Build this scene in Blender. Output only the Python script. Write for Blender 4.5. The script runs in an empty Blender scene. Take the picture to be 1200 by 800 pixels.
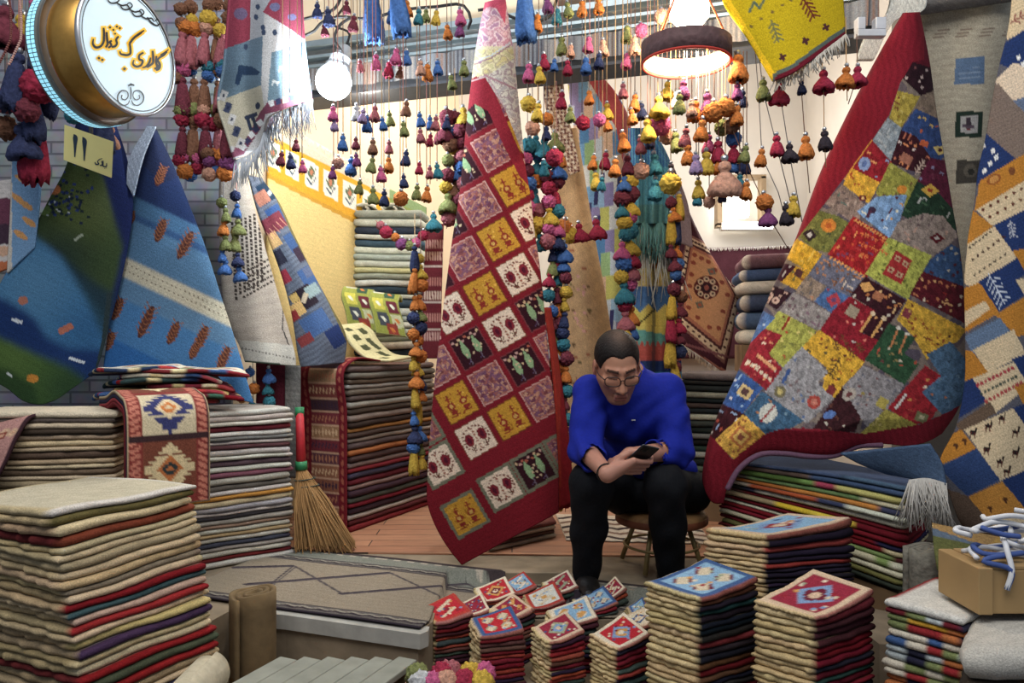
import bpy, bmesh, math, random
import numpy as np
from mathutils import Vector, Matrix, noise as mnoise
scene = bpy.context.scene
col = scene.collection
F, EYE, ZP = 900.0, 1.38, 0.38          # focal length in photo pixels, camera height, shop platform height
RNG = random.Random(7)
NR = np.random.RandomState(11)

def at(px, py, Y):
    return Vector(((px - 600) / F * Y, Y, EYE - (py - 400) / F * Y))
def X_(px, Y): return (px - 600) / F * Y
def Z_(py, Y): return EYE - (py - 400) / F * Y

def lin(c):
    c = np.asarray(c, dtype=float) / 255.0
    g = c.mean(); c = np.clip(g + (c - g) * .90, 0, 1) * .97
    return np.where(c <= 0.04045, c / 12.92, ((c + 0.055) / 1.055) ** 2.4)
def lin4(c):
    r = lin(c); return (float(r[0]), float(r[1]), float(r[2]), 1.0)

# ---------------------------------------------------------------- materials
MATS = {}
def mat_plain(name, c, rough=0.6, metal=0.0, emit=0.0, noise_amt=0.12, noise_scale=30, bump=0.0, spec=0.4):
    if name in MATS: return MATS[name]
    m = bpy.data.materials.new(name); m.use_nodes = True
    nt = m.node_tree; b = nt.nodes['Principled BSDF']
    b.inputs['Roughness'].default_value = rough; b.inputs['Metallic'].default_value = metal
    b.inputs['Specular IOR Level'].default_value = spec
    tc = nt.nodes.new('ShaderNodeTexCoord'); nz = nt.nodes.new('ShaderNodeTexNoise')
    nz.inputs['Scale'].default_value = noise_scale; nz.inputs['Detail'].default_value = 4
    nt.links.new(tc.outputs['Object'], nz.inputs['Vector'])
    mix = nt.nodes.new('ShaderNodeMixRGB'); mix.blend_type = 'MIX'
    l = lin4(c)
    mix.inputs[1].default_value = tuple(v * (1 - noise_amt * 1.6) for v in l[:3]) + (1,)
    mix.inputs[2].default_value = tuple(min(1, v * (1 + noise_amt * 1.6)) for v in l[:3]) + (1,)
    nt.links.new(nz.outputs['Fac'], mix.inputs[0]); nt.links.new(mix.outputs[0], b.inputs['Base Color'])
    if bump:
        bp = nt.nodes.new('ShaderNodeBump'); bp.inputs['Strength'].default_value = bump; bp.inputs['Distance'].default_value = 0.01
        nt.links.new(nz.outputs['Fac'], bp.inputs['Height']); nt.links.new(bp.outputs[0], b.inputs['Normal'])
    if emit:
        b.inputs['Emission Color'].default_value = l; b.inputs['Emission Strength'].default_value = emit
    MATS[name] = m; return m

def mat_wool(name='wool', rough=0.95, scale=220, amt=0.3, bump=0.5, stretch=(1, 1, 1), gain=1.0):
    if name in MATS: return MATS[name]
    m = bpy.data.materials.new(name); m.use_nodes = True
    nt = m.node_tree; b = nt.nodes['Principled BSDF']
    b.inputs['Roughness'].default_value = rough; b.inputs['Specular IOR Level'].default_value = 0.15
    at_ = nt.nodes.new('ShaderNodeAttribute'); at_.attribute_name = 'Col'
    tc = nt.nodes.new('ShaderNodeTexCoord'); mp = nt.nodes.new('ShaderNodeMapping'); mp.inputs['Scale'].default_value = stretch
    nz = nt.nodes.new('ShaderNodeTexNoise'); nz.inputs['Scale'].default_value = scale; nz.inputs['Detail'].default_value = 3
    nt.links.new(tc.outputs['Object'], mp.inputs[0]); nt.links.new(mp.outputs[0], nz.inputs['Vector'])
    mr = nt.nodes.new('ShaderNodeMapRange'); mr.inputs[1].default_value = 0.25; mr.inputs[2].default_value = 0.75
    mr.inputs[3].default_value = (1 - amt) * gain; mr.inputs[4].default_value = (1 + amt) * gain
    nt.links.new(nz.outputs['Fac'], mr.inputs[0])
    mx = nt.nodes.new('ShaderNodeVectorMath'); mx.operation = 'SCALE'
    nt.links.new(at_.outputs['Color'], mx.inputs[0]); nt.links.new(mr.outputs[0], mx.inputs['Scale'])
    nt.links.new(mx.outputs[0], b.inputs['Base Color'])
    bp = nt.nodes.new('ShaderNodeBump'); bp.inputs['Strength'].default_value = bump; bp.inputs['Distance'].default_value = 0.004
    nt.links.new(nz.outputs['Fac'], bp.inputs['Height']); nt.links.new(bp.outputs[0], b.inputs['Normal'])
    MATS[name] = m; return m
WOOL = mat_wool()

# ---------------------------------------------------------------- object helpers
LABELS = set()
def tag(o, label=None, cat=None, group=None, kind=None):
    if label:
        n = len(label.split())
        if n > 16: print('LABEL TOO LONG', n, label)
        if label in LABELS and not group: print('DUP LABEL', label)
        LABELS.add(label); o['label'] = label
    if cat: o['category'] = cat
    if group: o['group'] = group
    if kind: o['kind'] = kind
    return o
def empty(name, loc, label=None, cat=None, group=None):
    o = bpy.data.objects.new(name, None); o.empty_display_size = 0.05
    col.objects.link(o); o.location = loc
    if label: tag(o, label, cat, group)
    return o
def link_mesh(name, me, mat=None, parent=None, smooth=True):
    if mat is not None: me.materials.append(mat)
    if smooth: me.polygons.foreach_set('use_smooth', [True] * len(me.polygons))
    o = bpy.data.objects.new(name, me); col.objects.link(o)
    if parent is not None:
        o.parent = parent; w = Vector((0, 0, 0)); q = parent       # meshes are written in world coordinates
        while q is not None: w += q.location; q = q.parent
        o.location = -w
    return o
def mesh_from(verts, faces, cols=None, name='m'):
    me = bpy.data.meshes.new(name)
    me.from_pydata([tuple(v) for v in verts], [], [tuple(f) for f in faces])
    if cols is not None:
        a = me.color_attributes.new('Col', 'FLOAT_COLOR', 'POINT')
        c4 = np.ones((len(verts), 4)); c4[:, :3] = cols
        a.data.foreach_set('color', c4.astype(np.float32).ravel())
    me.update(); return me
def bm_obj(name, bm, mat, parent=None, smooth=False, label=None, cat=None, group=None, kind=None):
    me = bpy.data.meshes.new(name); bm.to_mesh(me); bm.free()
    o = link_mesh(name, me, mat, parent, smooth)
    if label or kind: tag(o, label, cat, group, kind)
    return o
def bx(bm, x0, x1, y0, y1, z0, z1, bevel=0.0, M=None):
    g = bmesh.ops.create_cube(bm, size=1.0); vs = g['verts']
    for v in vs: v.co = Vector((x0 + (v.co.x + .5) * (x1 - x0), y0 + (v.co.y + .5) * (y1 - y0), z0 + (v.co.z + .5) * (z1 - z0)))
    if bevel:
        es = list({e for v in vs for e in v.link_edges})
        r = bmesh.ops.bevel(bm, geom=es, offset=bevel, segments=2, affect='EDGES', profile=0.5)
        vs = list({v for f in r['faces'] for v in f.verts} | {v for v in vs if v.is_valid})
    if M is not None:
        for v in vs: v.co = M @ v.co
    return vs
def tube(bm, pts, r, n=8, caps=True):
    pts = [Vector(p) for p in pts]; rs = r if isinstance(r, (list, tuple)) else [r] * len(pts)
    rings = []; prev = None
    for i, p in enumerate(pts):
        d = (pts[min(i + 1, len(pts) - 1)] - pts[max(i - 1, 0)])
        d = d.normalized() if d.length > 1e-9 else Vector((0, 0, 1))
        if prev is None:
            a = d.orthogonal().normalized()
        else:
            a = (prev - d * prev.dot(d)); a = a.normalized() if a.length > 1e-6 else d.orthogonal().normalized()
        prev = a; b = d.cross(a)
        rings.append([bm.verts.new(p + (a * math.cos(2 * math.pi * k / n) + b * math.sin(2 * math.pi * k / n)) * rs[i]) for k in range(n)])
    for i in range(len(rings) - 1):
        for k in range(n):
            bm.faces.new((rings[i][k], rings[i][(k + 1) % n], rings[i + 1][(k + 1) % n], rings[i + 1][k]))
    if caps:
        bm.faces.new(rings[0][::-1]); bm.faces.new(rings[-1])
def lathe(bm, prof, n=24, M=None, caps=False):
    rings = []
    for r, z in prof:
        ring = []
        for k in range(n):
            v = Vector((r * math.cos(2 * math.pi * k / n), r * math.sin(2 * math.pi * k / n), z))
            ring.append(bm.verts.new(M @ v if M is not None else v))
        rings.append(ring)
    for i in range(len(rings) - 1):
        for k in range(n):
            bm.faces.new((rings[i][k], rings[i][(k + 1) % n], rings[i + 1][(k + 1) % n], rings[i + 1][k]))
    if caps:
        bm.faces.new(rings[0][::-1]); bm.faces.new(rings[-1])

# ---------------------------------------------------------------- painter: colours woven into the vertices of a rug
class Paint:
    def __init__(s, X, Y, base):
        s.X = X; s.Y = Y; s.C = np.empty((len(X), 3)); s.C[:] = lin(base)
    def _mask(s, m, c, alpha=1.0):
        if isinstance(m, np.ndarray) and m.dtype == bool:
            s.C[m] = s.C[m] * (1 - alpha) + lin(c) * alpha
        else:
            m = (m * alpha)[:, None]; s.C[:] = s.C * (1 - m) + lin(c) * m
    def inpoly(s, pts):
        x, y = s.X, s.Y; ins = np.zeros(len(x), bool); n = len(pts)
        for i in range(n):
            x1, y1 = pts[i]; x2, y2 = pts[(i + 1) % n]
            if y1 == y2: continue
            ins ^= ((y1 > y) != (y2 > y)) & (x < (x2 - x1) * (y - y1) / (y2 - y1) + x1)
        return ins
    def poly(s, pts, c, alpha=1.0):
        m = s.inpoly(pts); s._mask(m, c, alpha); return m
    def ell(s, cx, cy, rx, ry, c, rot=0.0, alpha=1.0):
        dx, dy = s.X - cx, s.Y - cy; r = math.radians(rot)
        u = dx * math.cos(r) + dy * math.sin(r); v = -dx * math.sin(r) + dy * math.cos(r)
        s._mask((u / rx) ** 2 + (v / ry) ** 2 < 1, c, alpha)
    def dia(s, cx, cy, rx, ry, c, rot=0.0):
        dx, dy = s.X - cx, s.Y - cy; r = math.radians(rot)
        u = dx * math.cos(r) + dy * math.sin(r); v = -dx * math.sin(r) + dy * math.cos(r)
        s._mask(abs(u) / rx + abs(v) / ry < 1, c)
    def rect(s, cx, cy, hx, hy, c, rot=0.0):
        dx, dy = s.X - cx, s.Y - cy; r = math.radians(rot)
        u = dx * math.cos(r) + dy * math.sin(r); v = -dx * math.sin(r) + dy * math.cos(r)
        s._mask((abs(u) < hx) & (abs(v) < hy), c)
    def line(s, p, q, w, c):
        px, py = p; dx, dy = q[0] - px, q[1] - py; L2 = dx * dx + dy * dy + 1e-9
        t = np.clip(((s.X - px) * dx + (s.Y - py) * dy) / L2, 0, 1)
        s._mask((s.X - px - t * dx) ** 2 + (s.Y - py - t * dy) ** 2 < (w / 2) ** 2, c)
    def pline(s, pts, w, c):
        for a, b in zip(pts[:-1], pts[1:]): s.line(a, b, w, c)
    def blur(s, n):
        A = s.C.reshape(*s.shape, 3)
        for _ in range(n):
            B = np.pad(A, ((1, 1), (1, 1), (0, 0)), 'edge'); A = (B[1:-1, 1:-1] * 2 + B[:-2, 1:-1] + B[2:, 1:-1] + B[1:-1, :-2] + B[1:-1, 2:]) / 6
        s.C[:] = A.reshape(-1, 3)
    def grain(s, amt=0.1, ang=0.0, k=1.3):
        r = math.radians(ang); v = -s.X * math.sin(r) + s.Y * math.cos(r)
        st = np.sin(v * k * 2.1 + 1.7 * np.sin(v * .37)) * .5 + np.sin(v * k + 2.3 * np.sin(s.X * .05 + v * .21)) * .5
        s.C *= (1 + amt * st)[:, None]; s.C *= (1 + NR.uniform(-amt, amt, len(s.X)))[:, None]
    def blotch(s, m, cols, sc=5.0, seed=0):
        ph = seed * 1.7
        n = np.sin(s.X / sc + ph + 1.6 * np.sin(s.Y / sc * .8 + ph)) + np.sin(s.Y / sc * 1.2 + 1.3 * np.sin(s.X / sc * .9 + 2 * ph))
        n = (n + 2) / 4 * len(cols)
        for i, c in enumerate(cols):
            s._mask(m & (n >= i) & (n < i + 1), c)
    def leafy(s, cx, cy, L, rot, c, w=1.4, n=4, c2=None):
        r = math.radians(rot); ux, uy = math.cos(r), math.sin(r)
        a = (cx - ux * L / 2, cy - uy * L / 2); b = (cx + ux * L / 2, cy + uy * L / 2)
        s.line(a, b, w, c)
        for i in range(n):
            t = (i + .6) / (n + .4); p = (a[0] + (b[0] - a[0]) * t, a[1] + (b[1] - a[1]) * t)
            for sg in (-1, 1):
                rr = r + sg * math.radians(50); s.line(p, (p[0] + math.cos(rr) * L * .28, p[1] + math.sin(rr) * L * .28), w, c2 or c)
    def scatter(s, pts, cols, n, size=2.2, kinds=('dia', 'dot', 'beast'), rot=30, rng=RNG):
        xs = [p[0] for p in pts]; ys = [p[1] for p in pts]; done = []
        def ins(x, y):
            r = False; k = len(pts)
            for i in range(k):
                x1, y1 = pts[i]; x2, y2 = pts[(i + 1) % k]
                if (y1 > y) != (y2 > y) and x < (x2 - x1) * (y - y1) / (y2 - y1) + x1: r = not r
            return r
        cx0, cy0 = sum(xs) / len(xs), sum(ys) / len(ys)
        tries = 0
        while len(done) < n and tries < n * 30:
            tries += 1
            x = rng.uniform(min(xs), max(xs)); y = rng.uniform(min(ys), max(ys))
            xo, yo = cx0 + (x - cx0) * 1.14, cy0 + (y - cy0) * 1.14
            if not ins(xo, yo): continue
            if any((x - a) ** 2 + (y - b) ** 2 < (size * 2.1) ** 2 for a, b in done): continue
            done.append((x, y)); c = rng.choice(cols); k = rng.choice(kinds)
            if k == 'dia': s.dia(x, y, size, size * 1.3, c, rot)
            elif k == 'dot': s.ell(x, y, size * .8, size * .7, c)
            elif k == 'sq': s.rect(x, y, size * .8, size * .8, c, rot)
            elif k == 'bar': s.rect(x, y, size * 1.8, size * .5, c, rng.choice((rot, rot + 90)))
            else:
                s.rect(x, y, size * 1.1, size * .45, c, rot)
                for sg in (-1, 1):
                    r = math.radians(rot); ox, oy = x + sg * size * .9 * math.cos(r), y + sg * size * .9 * math.sin(r)
                    s.line((ox, oy), (ox - math.sin(r) * size, oy + math.cos(r) * size), .9, c)

def resample(pts, n):
    pts = np.array(pts, float); m = len(pts)
    if m == 2:
        t = np.linspace(0, 1, n)[:, None]; return pts[0] * (1 - t) + pts[1] * t
    d = np.r_[0, np.cumsum(np.linalg.norm(np.diff(pts, axis=0), axis=1))]; d /= d[-1]
    t = np.linspace(0, 1, n); out = np.empty((n, pts.shape[1]))
    # monotone-ish Catmull-Rom
    tang = np.gradient(pts, d, axis=0)
    i = np.clip(np.searchsorted(d, t, side='right') - 1, 0, m - 2)
    h = (d[i + 1] - d[i]); u = (t - d[i]) / h
    h00 = 2 * u**3 - 3 * u**2 + 1; h10 = u**3 - 2 * u**2 + u; h01 = -2 * u**3 + 3 * u**2; h11 = u**3 - u**2
    for k in range(pts.shape[1]):
        out[:, k] = h00 * pts[i, k] + h10 * h * tang[i, k] + h01 * pts[i + 1, k] + h11 * h * tang[i + 1, k]
    return out

def cloth(name, left, right, depth, paint, nx=80, ny=160, top=None, bottom=None, thick=0.012, base=(150, 150, 150),
          label=None, cat='rug', group=None, parent=None, mat=None, smooth_edges=True):
    """A hanging textile: a Coons patch between its left and right edges; depth(s,t) is the distance of each point."""
    L = resample(left, ny); R = resample(right, ny)
    T = resample(top or [left[0], right[0]], nx); B = resample(bottom or [left[-1], right[-1]], nx)
    s = np.linspace(0, 1, nx)[None, :, None]; t = np.linspace(0, 1, ny)[:, None, None]
    G = (1 - s) * L[:, None] + s * R[:, None] + (1 - t) * T[None] + t * B[None] \
        - ((1 - s) * (1 - t) * L[0] + s * (1 - t) * R[0] + (1 - s) * t * L[-1] + s * t * R[-1])
    PX = G[..., 0].ravel(); PY = G[..., 1].ravel()
    S = np.broadcast_to(s[..., 0], (ny, nx)).ravel(); Tt = np.broadcast_to(t[..., 0], (ny, nx)).ravel()
    D = depth(S, Tt) if callable(depth) else np.full(nx * ny, float(depth))
    V = np.stack([(PX - 600) / F * D, D, EYE - (PY - 400) / F * D], 1)
    p = Paint(PX, PY, base); p.shape = (ny, nx); paint(p)
    idx = np.arange(nx * ny).reshape(ny, nx)
    # face the camera side
    Fc = np.stack([idx[:-1, :-1], idx[1:, :-1], idx[1:, 1:], idx[:-1, 1:]], -1).reshape(-1, 4)
    me = bpy.data.meshes.new(name); me.from_pydata(V.tolist(), [], Fc.tolist())
    a = me.color_attributes.new('Col', 'FLOAT_COLOR', 'POINT')
    c4 = np.ones((nx * ny, 4)); c4[:, :3] = np.clip(p.C, 0, 1); a.data.foreach_set('color', c4.astype(np.float32).ravel())
    me.update()
    o = link_mesh(name, me, mat or WOOL, parent)
    md = o.modifiers.new('thickness', 'SOLIDIFY'); md.thickness = thick; md.offset = -1
    if label: tag(o, label, cat, group)
    return o

def fringe(name, pts, length, Yfn, c, parent, n=None, spread=0.25, seed=1, r=0.0022):
    """Loose knotted warp threads along an edge given in photo pixels (or world points when Yfn is None)."""
    rg = random.Random(seed); pts3 = [Vector(p) for p in pts] if Yfn is None else [at(x, y, Yfn) for x, y in pts]
    tot = sum((b - a).length for a, b in zip(pts3[:-1], pts3[1:])); n = n or int(tot / 0.006)
    P3 = resample([tuple(p) for p in pts3], n); bm = bmesh.new()
    for p in P3:
        p = Vector(p); d = Vector((rg.uniform(-spread, spread), rg.uniform(-spread, spread), -1)).normalized()
        l = length * rg.uniform(.75, 1.1); q = p + d * l * .5 + Vector((rg.uniform(-.004, .004), rg.uniform(-.004, .004), 0))
        tube(bm, [p, q, q + (d + Vector((rg.uniform(-.3, .3), rg.uniform(-.3, .3), 0))).normalized() * l * .5], [r, r * .9, r * .5], 4)
    return bm_obj(name, bm, mat_plain('fringe_' + '_'.join(map(str, c)), c, .95, noise_amt=.15, noise_scale=80), parent, True)

ORD = ['topmost', 'second', 'third', 'fourth', 'fifth', 'sixth', 'seventh', 'eighth', 'ninth', 'tenth', 'eleventh', 'twelfth', 'thirteenth',
       'fourteenth', 'fifteenth', 'sixteenth', 'seventeenth', 'eighteenth', 'nineteenth', 'twentieth', 'twenty-first', 'twenty-second',
       'twenty-third', 'twenty-fourth', 'twenty-fifth', 'twenty-sixth', 'twenty-seventh', 'twenty-eighth', 'twenty-ninth', 'thirtieth',
       'thirty-first', 'thirty-second', 'thirty-third', 'thirty-fourth', 'thirty-fifth']
# ================================================================ the setting
def struct(name, bm, mat, smooth=False):
    o = bm_obj(name, bm, mat, None, smooth); o['kind'] = 'structure'; return o
def prism(poly, z0, z1):
    bm = bmesh.new(); a = [bm.verts.new((x, y, z0)) for x, y in poly]; b = [bm.verts.new((x, y, z1)) for x, y in poly]
    bm.faces.new(a[::-1]); bm.faces.new(b); n = len(poly)
    for i in range(n): bm.faces.new((a[i], a[(i + 1) % n], b[(i + 1) % n], b[i]))
    bmesh.ops.recalc_face_normals(bm, faces=bm.faces); return bm
def wallseg(name, p, q, z0, z1, th, mat):
    p = Vector((p[0], p[1], 0)); q = Vector((q[0], q[1], 0)); d = (q - p).normalized(); n = Vector((d.y, -d.x, 0)) * -th
    return struct(name, prism([(p.x, p.y), (q.x, q.y), (q.x + n.x, q.y + n.y), (p.x + n.x, p.y + n.y)], z0, z1), mat)

def mat_brick():
    m = bpy.data.materials.new('whitewashed_brick'); m.use_nodes = True; nt = m.node_tree; b = nt.nodes['Principled BSDF']
    tc = nt.nodes.new('ShaderNodeTexCoord'); mp = nt.nodes.new('ShaderNodeMapping'); mp.inputs['Rotation'].default_value = (math.radians(90), 0, 0)
    br = nt.nodes.new('ShaderNodeTexBrick'); br.inputs['Scale'].default_value = 1.0
    br.inputs['Brick Width'].default_value = 0.2; br.inputs['Row Height'].default_value = 0.062; br.inputs['Mortar Size'].default_value = 0.006
    br.inputs['Color1'].default_value = lin4((176, 178, 186)); br.inputs['Color2'].default_value = lin4((146, 150, 160)); br.inputs['Mortar'].default_value = lin4((118, 120, 130))
    nz = nt.nodes.new('ShaderNodeTexNoise'); nz.inputs['Scale'].default_value = 14
    mx = nt.nodes.new('ShaderNodeMixRGB'); mx.blend_type = 'MULTIPLY'; mx.inputs[0].default_value = 0.6
    nt.links.new(tc.outputs['Object'], mp.inputs[0]); nt.links.new(mp.outputs[0], br.inputs['Vector']); nt.links.new(tc.outputs['Object'], nz.inputs['Vector'])
    nt.links.new(br.outputs['Color'], mx.inputs[1]); nt.links.new(nz.outputs['Color'], mx.inputs[2]); nt.links.new(mx.outputs[0], b.inputs['Base Color'])
    bp = nt.nodes.new('ShaderNodeBump'); bp.inputs['Strength'].default_value = .5; bp.inputs['Distance'].default_value = .01; bp.invert = True
    nt.links.new(br.outputs['Fac'], bp.inputs['Height']); nt.links.new(bp.outputs[0], b.inputs['Normal']); b.inputs['Roughness'].default_value = .9
    return m
def mat_planks(name, c1, c2, w, axis_rot=0.0):
    m = bpy.data.materials.new(name); m.use_nodes = True; nt = m.node_tree; b = nt.nodes['Principled BSDF']
    tc = nt.nodes.new('ShaderNodeTexCoord'); mp = nt.nodes.new('ShaderNodeMapping'); mp.inputs['Rotation'].default_value = (0, 0, axis_rot)
    br = nt.nodes.new('ShaderNodeTexBrick'); br.inputs['Scale'].default_value = 1.0
    br.inputs['Brick Width'].default_value = 1.4; br.inputs['Row Height'].default_value = w; br.inputs['Mortar Size'].default_value = 0.003
    br.inputs['Color1'].default_value = lin4(c1); br.inputs['Color2'].default_value = lin4(c2); br.inputs['Mortar'].default_value = lin4([v * .35 for v in c2])
    nz = nt.nodes.new('ShaderNodeTexNoise'); nz.inputs['Scale'].default_value = 8; nz.inputs['Detail'].default_value = 6
    m2 = nt.nodes.new('ShaderNodeMapping'); m2.inputs['Scale'].default_value = (1, 14, 1)
    mx = nt.nodes.new('ShaderNodeMixRGB'); mx.blend_type = 'OVERLAY'; mx.inputs[0].default_value = 0.5
    nt.links.new(tc.outputs['Object'], mp.inputs[0]); nt.links.new(mp.outputs[0], br.inputs['Vector']); nt.links.new(mp.outputs[0], m2.inputs[0]); nt.links.new(m2.outputs[0], nz.inputs['Vector'])
    nt.links.new(br.outputs['Color'], mx.inputs[1]); nt.links.new(nz.outputs['Fac'], mx.inputs[2]); nt.links.new(mx.outputs[0], b.inputs['Base Color'])
    b.inputs['Roughness'].default_value = .6
    return m
STONE = mat_plain('grey_stone', (136, 120, 98), .9, noise_amt=.35, noise_scale=9, bump=.6)
PLASTER = mat_plain('white_plaster', (196, 190, 182), .95, noise_amt=.06, noise_scale=4)
CREAM = mat_plain('cream_plaster', (236, 214, 180), .95, noise_amt=.05, noise_scale=3)
DARK = mat_plain('dark_steel', (62, 64, 70), .55, .3, noise_amt=.2)

PLAT = [(-2.9, 2.62), (-1.12, 2.62), (-1.05, 2.87), (-.834, 2.83), (-.3235, 2.647), (-.285, 2.75), (-.285, 3.33), (.215, 3.33), (.215, 3.07), (1.2, 3.07), (1.22, 2.55), (3.0, 2.3), (3.0, 6.8), (-2.9, 6.8)]
struct('floor', prism(PLAT, 0.0, ZP - .004), STONE)
bm = bmesh.new(); bx(bm, -4, 4, -1.5, 8, -.1, 0); struct('street_floor', bm, mat_plain('street_stone', (96, 92, 86), .9, noise_amt=.3, noise_scale=6, bump=.4))
bm = bmesh.new(); bx(bm, -1.0, 1.6, 1.95, 2.6, 0, .19); bx(bm, -.283, 1.2, 2.6, 3.069, 0, .19); bx(bm, -.283, .213, 3.069, 3.329, 0, .19); bx(bm, -.283, 1.19, 2.90, 3.068, .19, .328); bx(bm, -.283, .213, 3.068, 3.328, .19, .328); bx(bm, -1.0, -.33, 2.6, 2.82, 0, .19)
struct('step', bm, STONE)
bm = bmesh.new(); q_ = [(-1.03, 2.855), (-.834, 2.815), (-.315, 2.630), (-.29, 2.66), (-.29, 2.70), (-.83, 2.88), (-1.03, 2.92)]
struct('trim_4', prism(q_, ZP - .055, ZP - .002), mat_plain('pale_stone_lip', (168, 166, 158), .85, noise_amt=.2, noise_scale=14, bump=.4))
struct('wooden_floor', prism([(-1.5, 3.66), (2.0, 3.52), (2.0, 6.6), (-1.5, 6.6)], ZP - .003, ZP + .004),
       mat_planks('floor_boards', (176, 122, 88), (158, 104, 74), .11))
wallseg('wall_front_left', (-2.9, 4.0), (-1.46, 4.0), ZP, 4.6, .3, mat_brick())
wallseg('wall_left', (-1.46, 4.02), (-.45, 6.5), ZP, 4.6, .2, CREAM)
wallseg('wall_back', (-.7, 6.5), (2.5, 6.5), ZP, 4.6, .2, PLASTER)
wallseg('wall_right', (2.5, 6.6), (2.3, 3.9), ZP, 4.6, .2, PLASTER)
wallseg('wall_front_right', (1.98, 3.86), (3.2, 3.7), ZP, 4.6, .2, mat_plain('grey_plaster', (120, 116, 108), .95))
bm = bmesh.new(); bx(bm, -3, 3.2, 3.7, 6.8, 4.6, 4.7); struct('ceiling', bm, PLASTER)
# wall carried by the beam
BA = Vector((X_(330, 4.19), 4.19, 0)); BB = Vector((X_(1030, 3.28), 3.28, 0)); BD = (BB - BA).normalized(); BN = Vector((BD.y, -BD.x, 0))
def beam_pt(t, off, z): 
    p = BA + (BB - BA) * t + BN * off; return Vector((p.x, p.y, z))
def beam_box(t0, t1, o0, o1, z0, z1):
    return prism([tuple(beam_pt(t, o, 0))[:2] for t, o in ((t0, o0), (t1, o0), (t1, o1), (t0, o1))], z0, z1)
struct('wall_above_beam', beam_box(0, .52, -.25, -.05, 2.985, 4.6), CREAM)
PLK = mat_planks('lintel_boards', (120, 96, 78), (96, 76, 62), .07, 0)
struct('boarding_above_beam', beam_box(.52, 1, -.25, -.05, 2.985, 4.6), mat_plain('brown_boards', (128, 104, 86), .8, noise_amt=.3, noise_scale=12))
# steel channel beam and its striped woven band
BEAM = empty('steel_beam', beam_pt(.5, 0, 2.7)); BEAM['kind'] = 'structure'
bm = beam_box(0, 1, -.2, -.04, 2.70, 2.98); bm_obj('web', bm, DARK, BEAM)
STL = mat_plain('galvanised_steel', (150, 166, 172), .4, .6, noise_amt=.15)
for z0, z1, o in ((2.955, 2.985, .03), (2.895, 2.91, .02), (2.845, 2.86, .02), (2.69, 2.705, .0)):
    bm_obj('flange', beam_box(0, 1, -.2, o, z0, z1), STL if z0 > 2.7 else DARK, BEAM)
bm_obj('upper_face', beam_box(0, 1, -.04, -.03, 2.83, 2.97), mat_plain('beam_face', (142, 140, 136), .6, .2, noise_amt=.25, noise_scale=6), BEAM)
n = 260; verts = []; cols = []; faces = []
pal = [(96, 98, 104), (150, 146, 140), (84, 74, 70), (128, 134, 140), (170, 160, 150), (60, 60, 70), (140, 110, 96)]
for i in range(n):
    t = .0 + 1.0 * i / (n - 1); w = .008 * math.sin(i * .5)
    c = lin(pal[(i * 7 + (i // 5) * 3) % len(pal)]) if i % 2 else lin((120, 122, 126))
    for z in (2.725, 2.84): verts.append(beam_pt(t, .015 + w, z)); cols.append(c)
for i in range(n - 1): faces.append((2 * i, 2 * i + 2, 2 * i + 3, 2 * i + 1))
o = link_mesh('striped_band', mesh_from(verts, faces, np.array(cols)), WOOL); tag(o, 'grey striped woven band hung along the steel beam over the shop opening', 'band')

# ---------------------------------------------------------------- round lit sign
SC = at(151, 60, 2.75); SN = Vector((.955, -.295, .02)).normalized(); SU = Vector((0, 0, 1)); SR = SU.cross(SN).normalized(); SU = SN.cross(SR)
def sign_frame(u, v, w): return SC + SR * u + SU * v + SN * w
SM = Matrix((SR.to_4d(), SU.to_4d(), SN.to_4d(), SC.to_4d())).transposed(); SM[3] = (0, 0, 0, 1)
for i in range(3): SM[i][3] = SC[i]
RAD = .222
SIGN = empty('round_shop_sign', SC, 'round drum-shaped lit shop sign with golden side and yellow-black lettering, hanging top left', 'sign')
GOLD = mat_plain('brushed_gold', (196, 148, 70), .35, .85, noise_amt=.12, noise_scale=60)
bm = bmesh.new(); lathe(bm, [(RAD * .985, -.135), (RAD * .985, 0), (RAD * .97, .002)], 64, SM); bm_obj('drum_side', bm, GOLD, SIGN, True)
bm = bmesh.new(); lathe(bm, [(RAD * .97, .003), (0.0005, .003)], 64, SM); bm_obj('face_panel', bm, mat_plain('lit_face', (205, 226, 236), .5, emit=.32, noise_amt=.02), SIGN)
bm = bmesh.new(); lathe(bm, [(RAD * 1.0, -.012), (RAD * 1.02, -.004), (RAD * 1.02, .008), (RAD * .985, .008)], 64, SM); bm_obj('face_rim', bm, mat_plain('silver_rim', (190, 192, 196), .3, .8), SIGN, True)
bm = bmesh.new(); lathe(bm, [(RAD * 1.1, -.135), (RAD * 1.1, -.145), (RAD * .98, -.137)], 64, SM); lathe(bm, [(RAD * 1.0, -.2), (RAD * 1.1, -.2), (RAD * 1.1, -.145)], 64, SM); bm_obj('rear_plate', bm, mat_plain('grey_plate', (128, 118, 108), .5, .5), SIGN, True)
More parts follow.
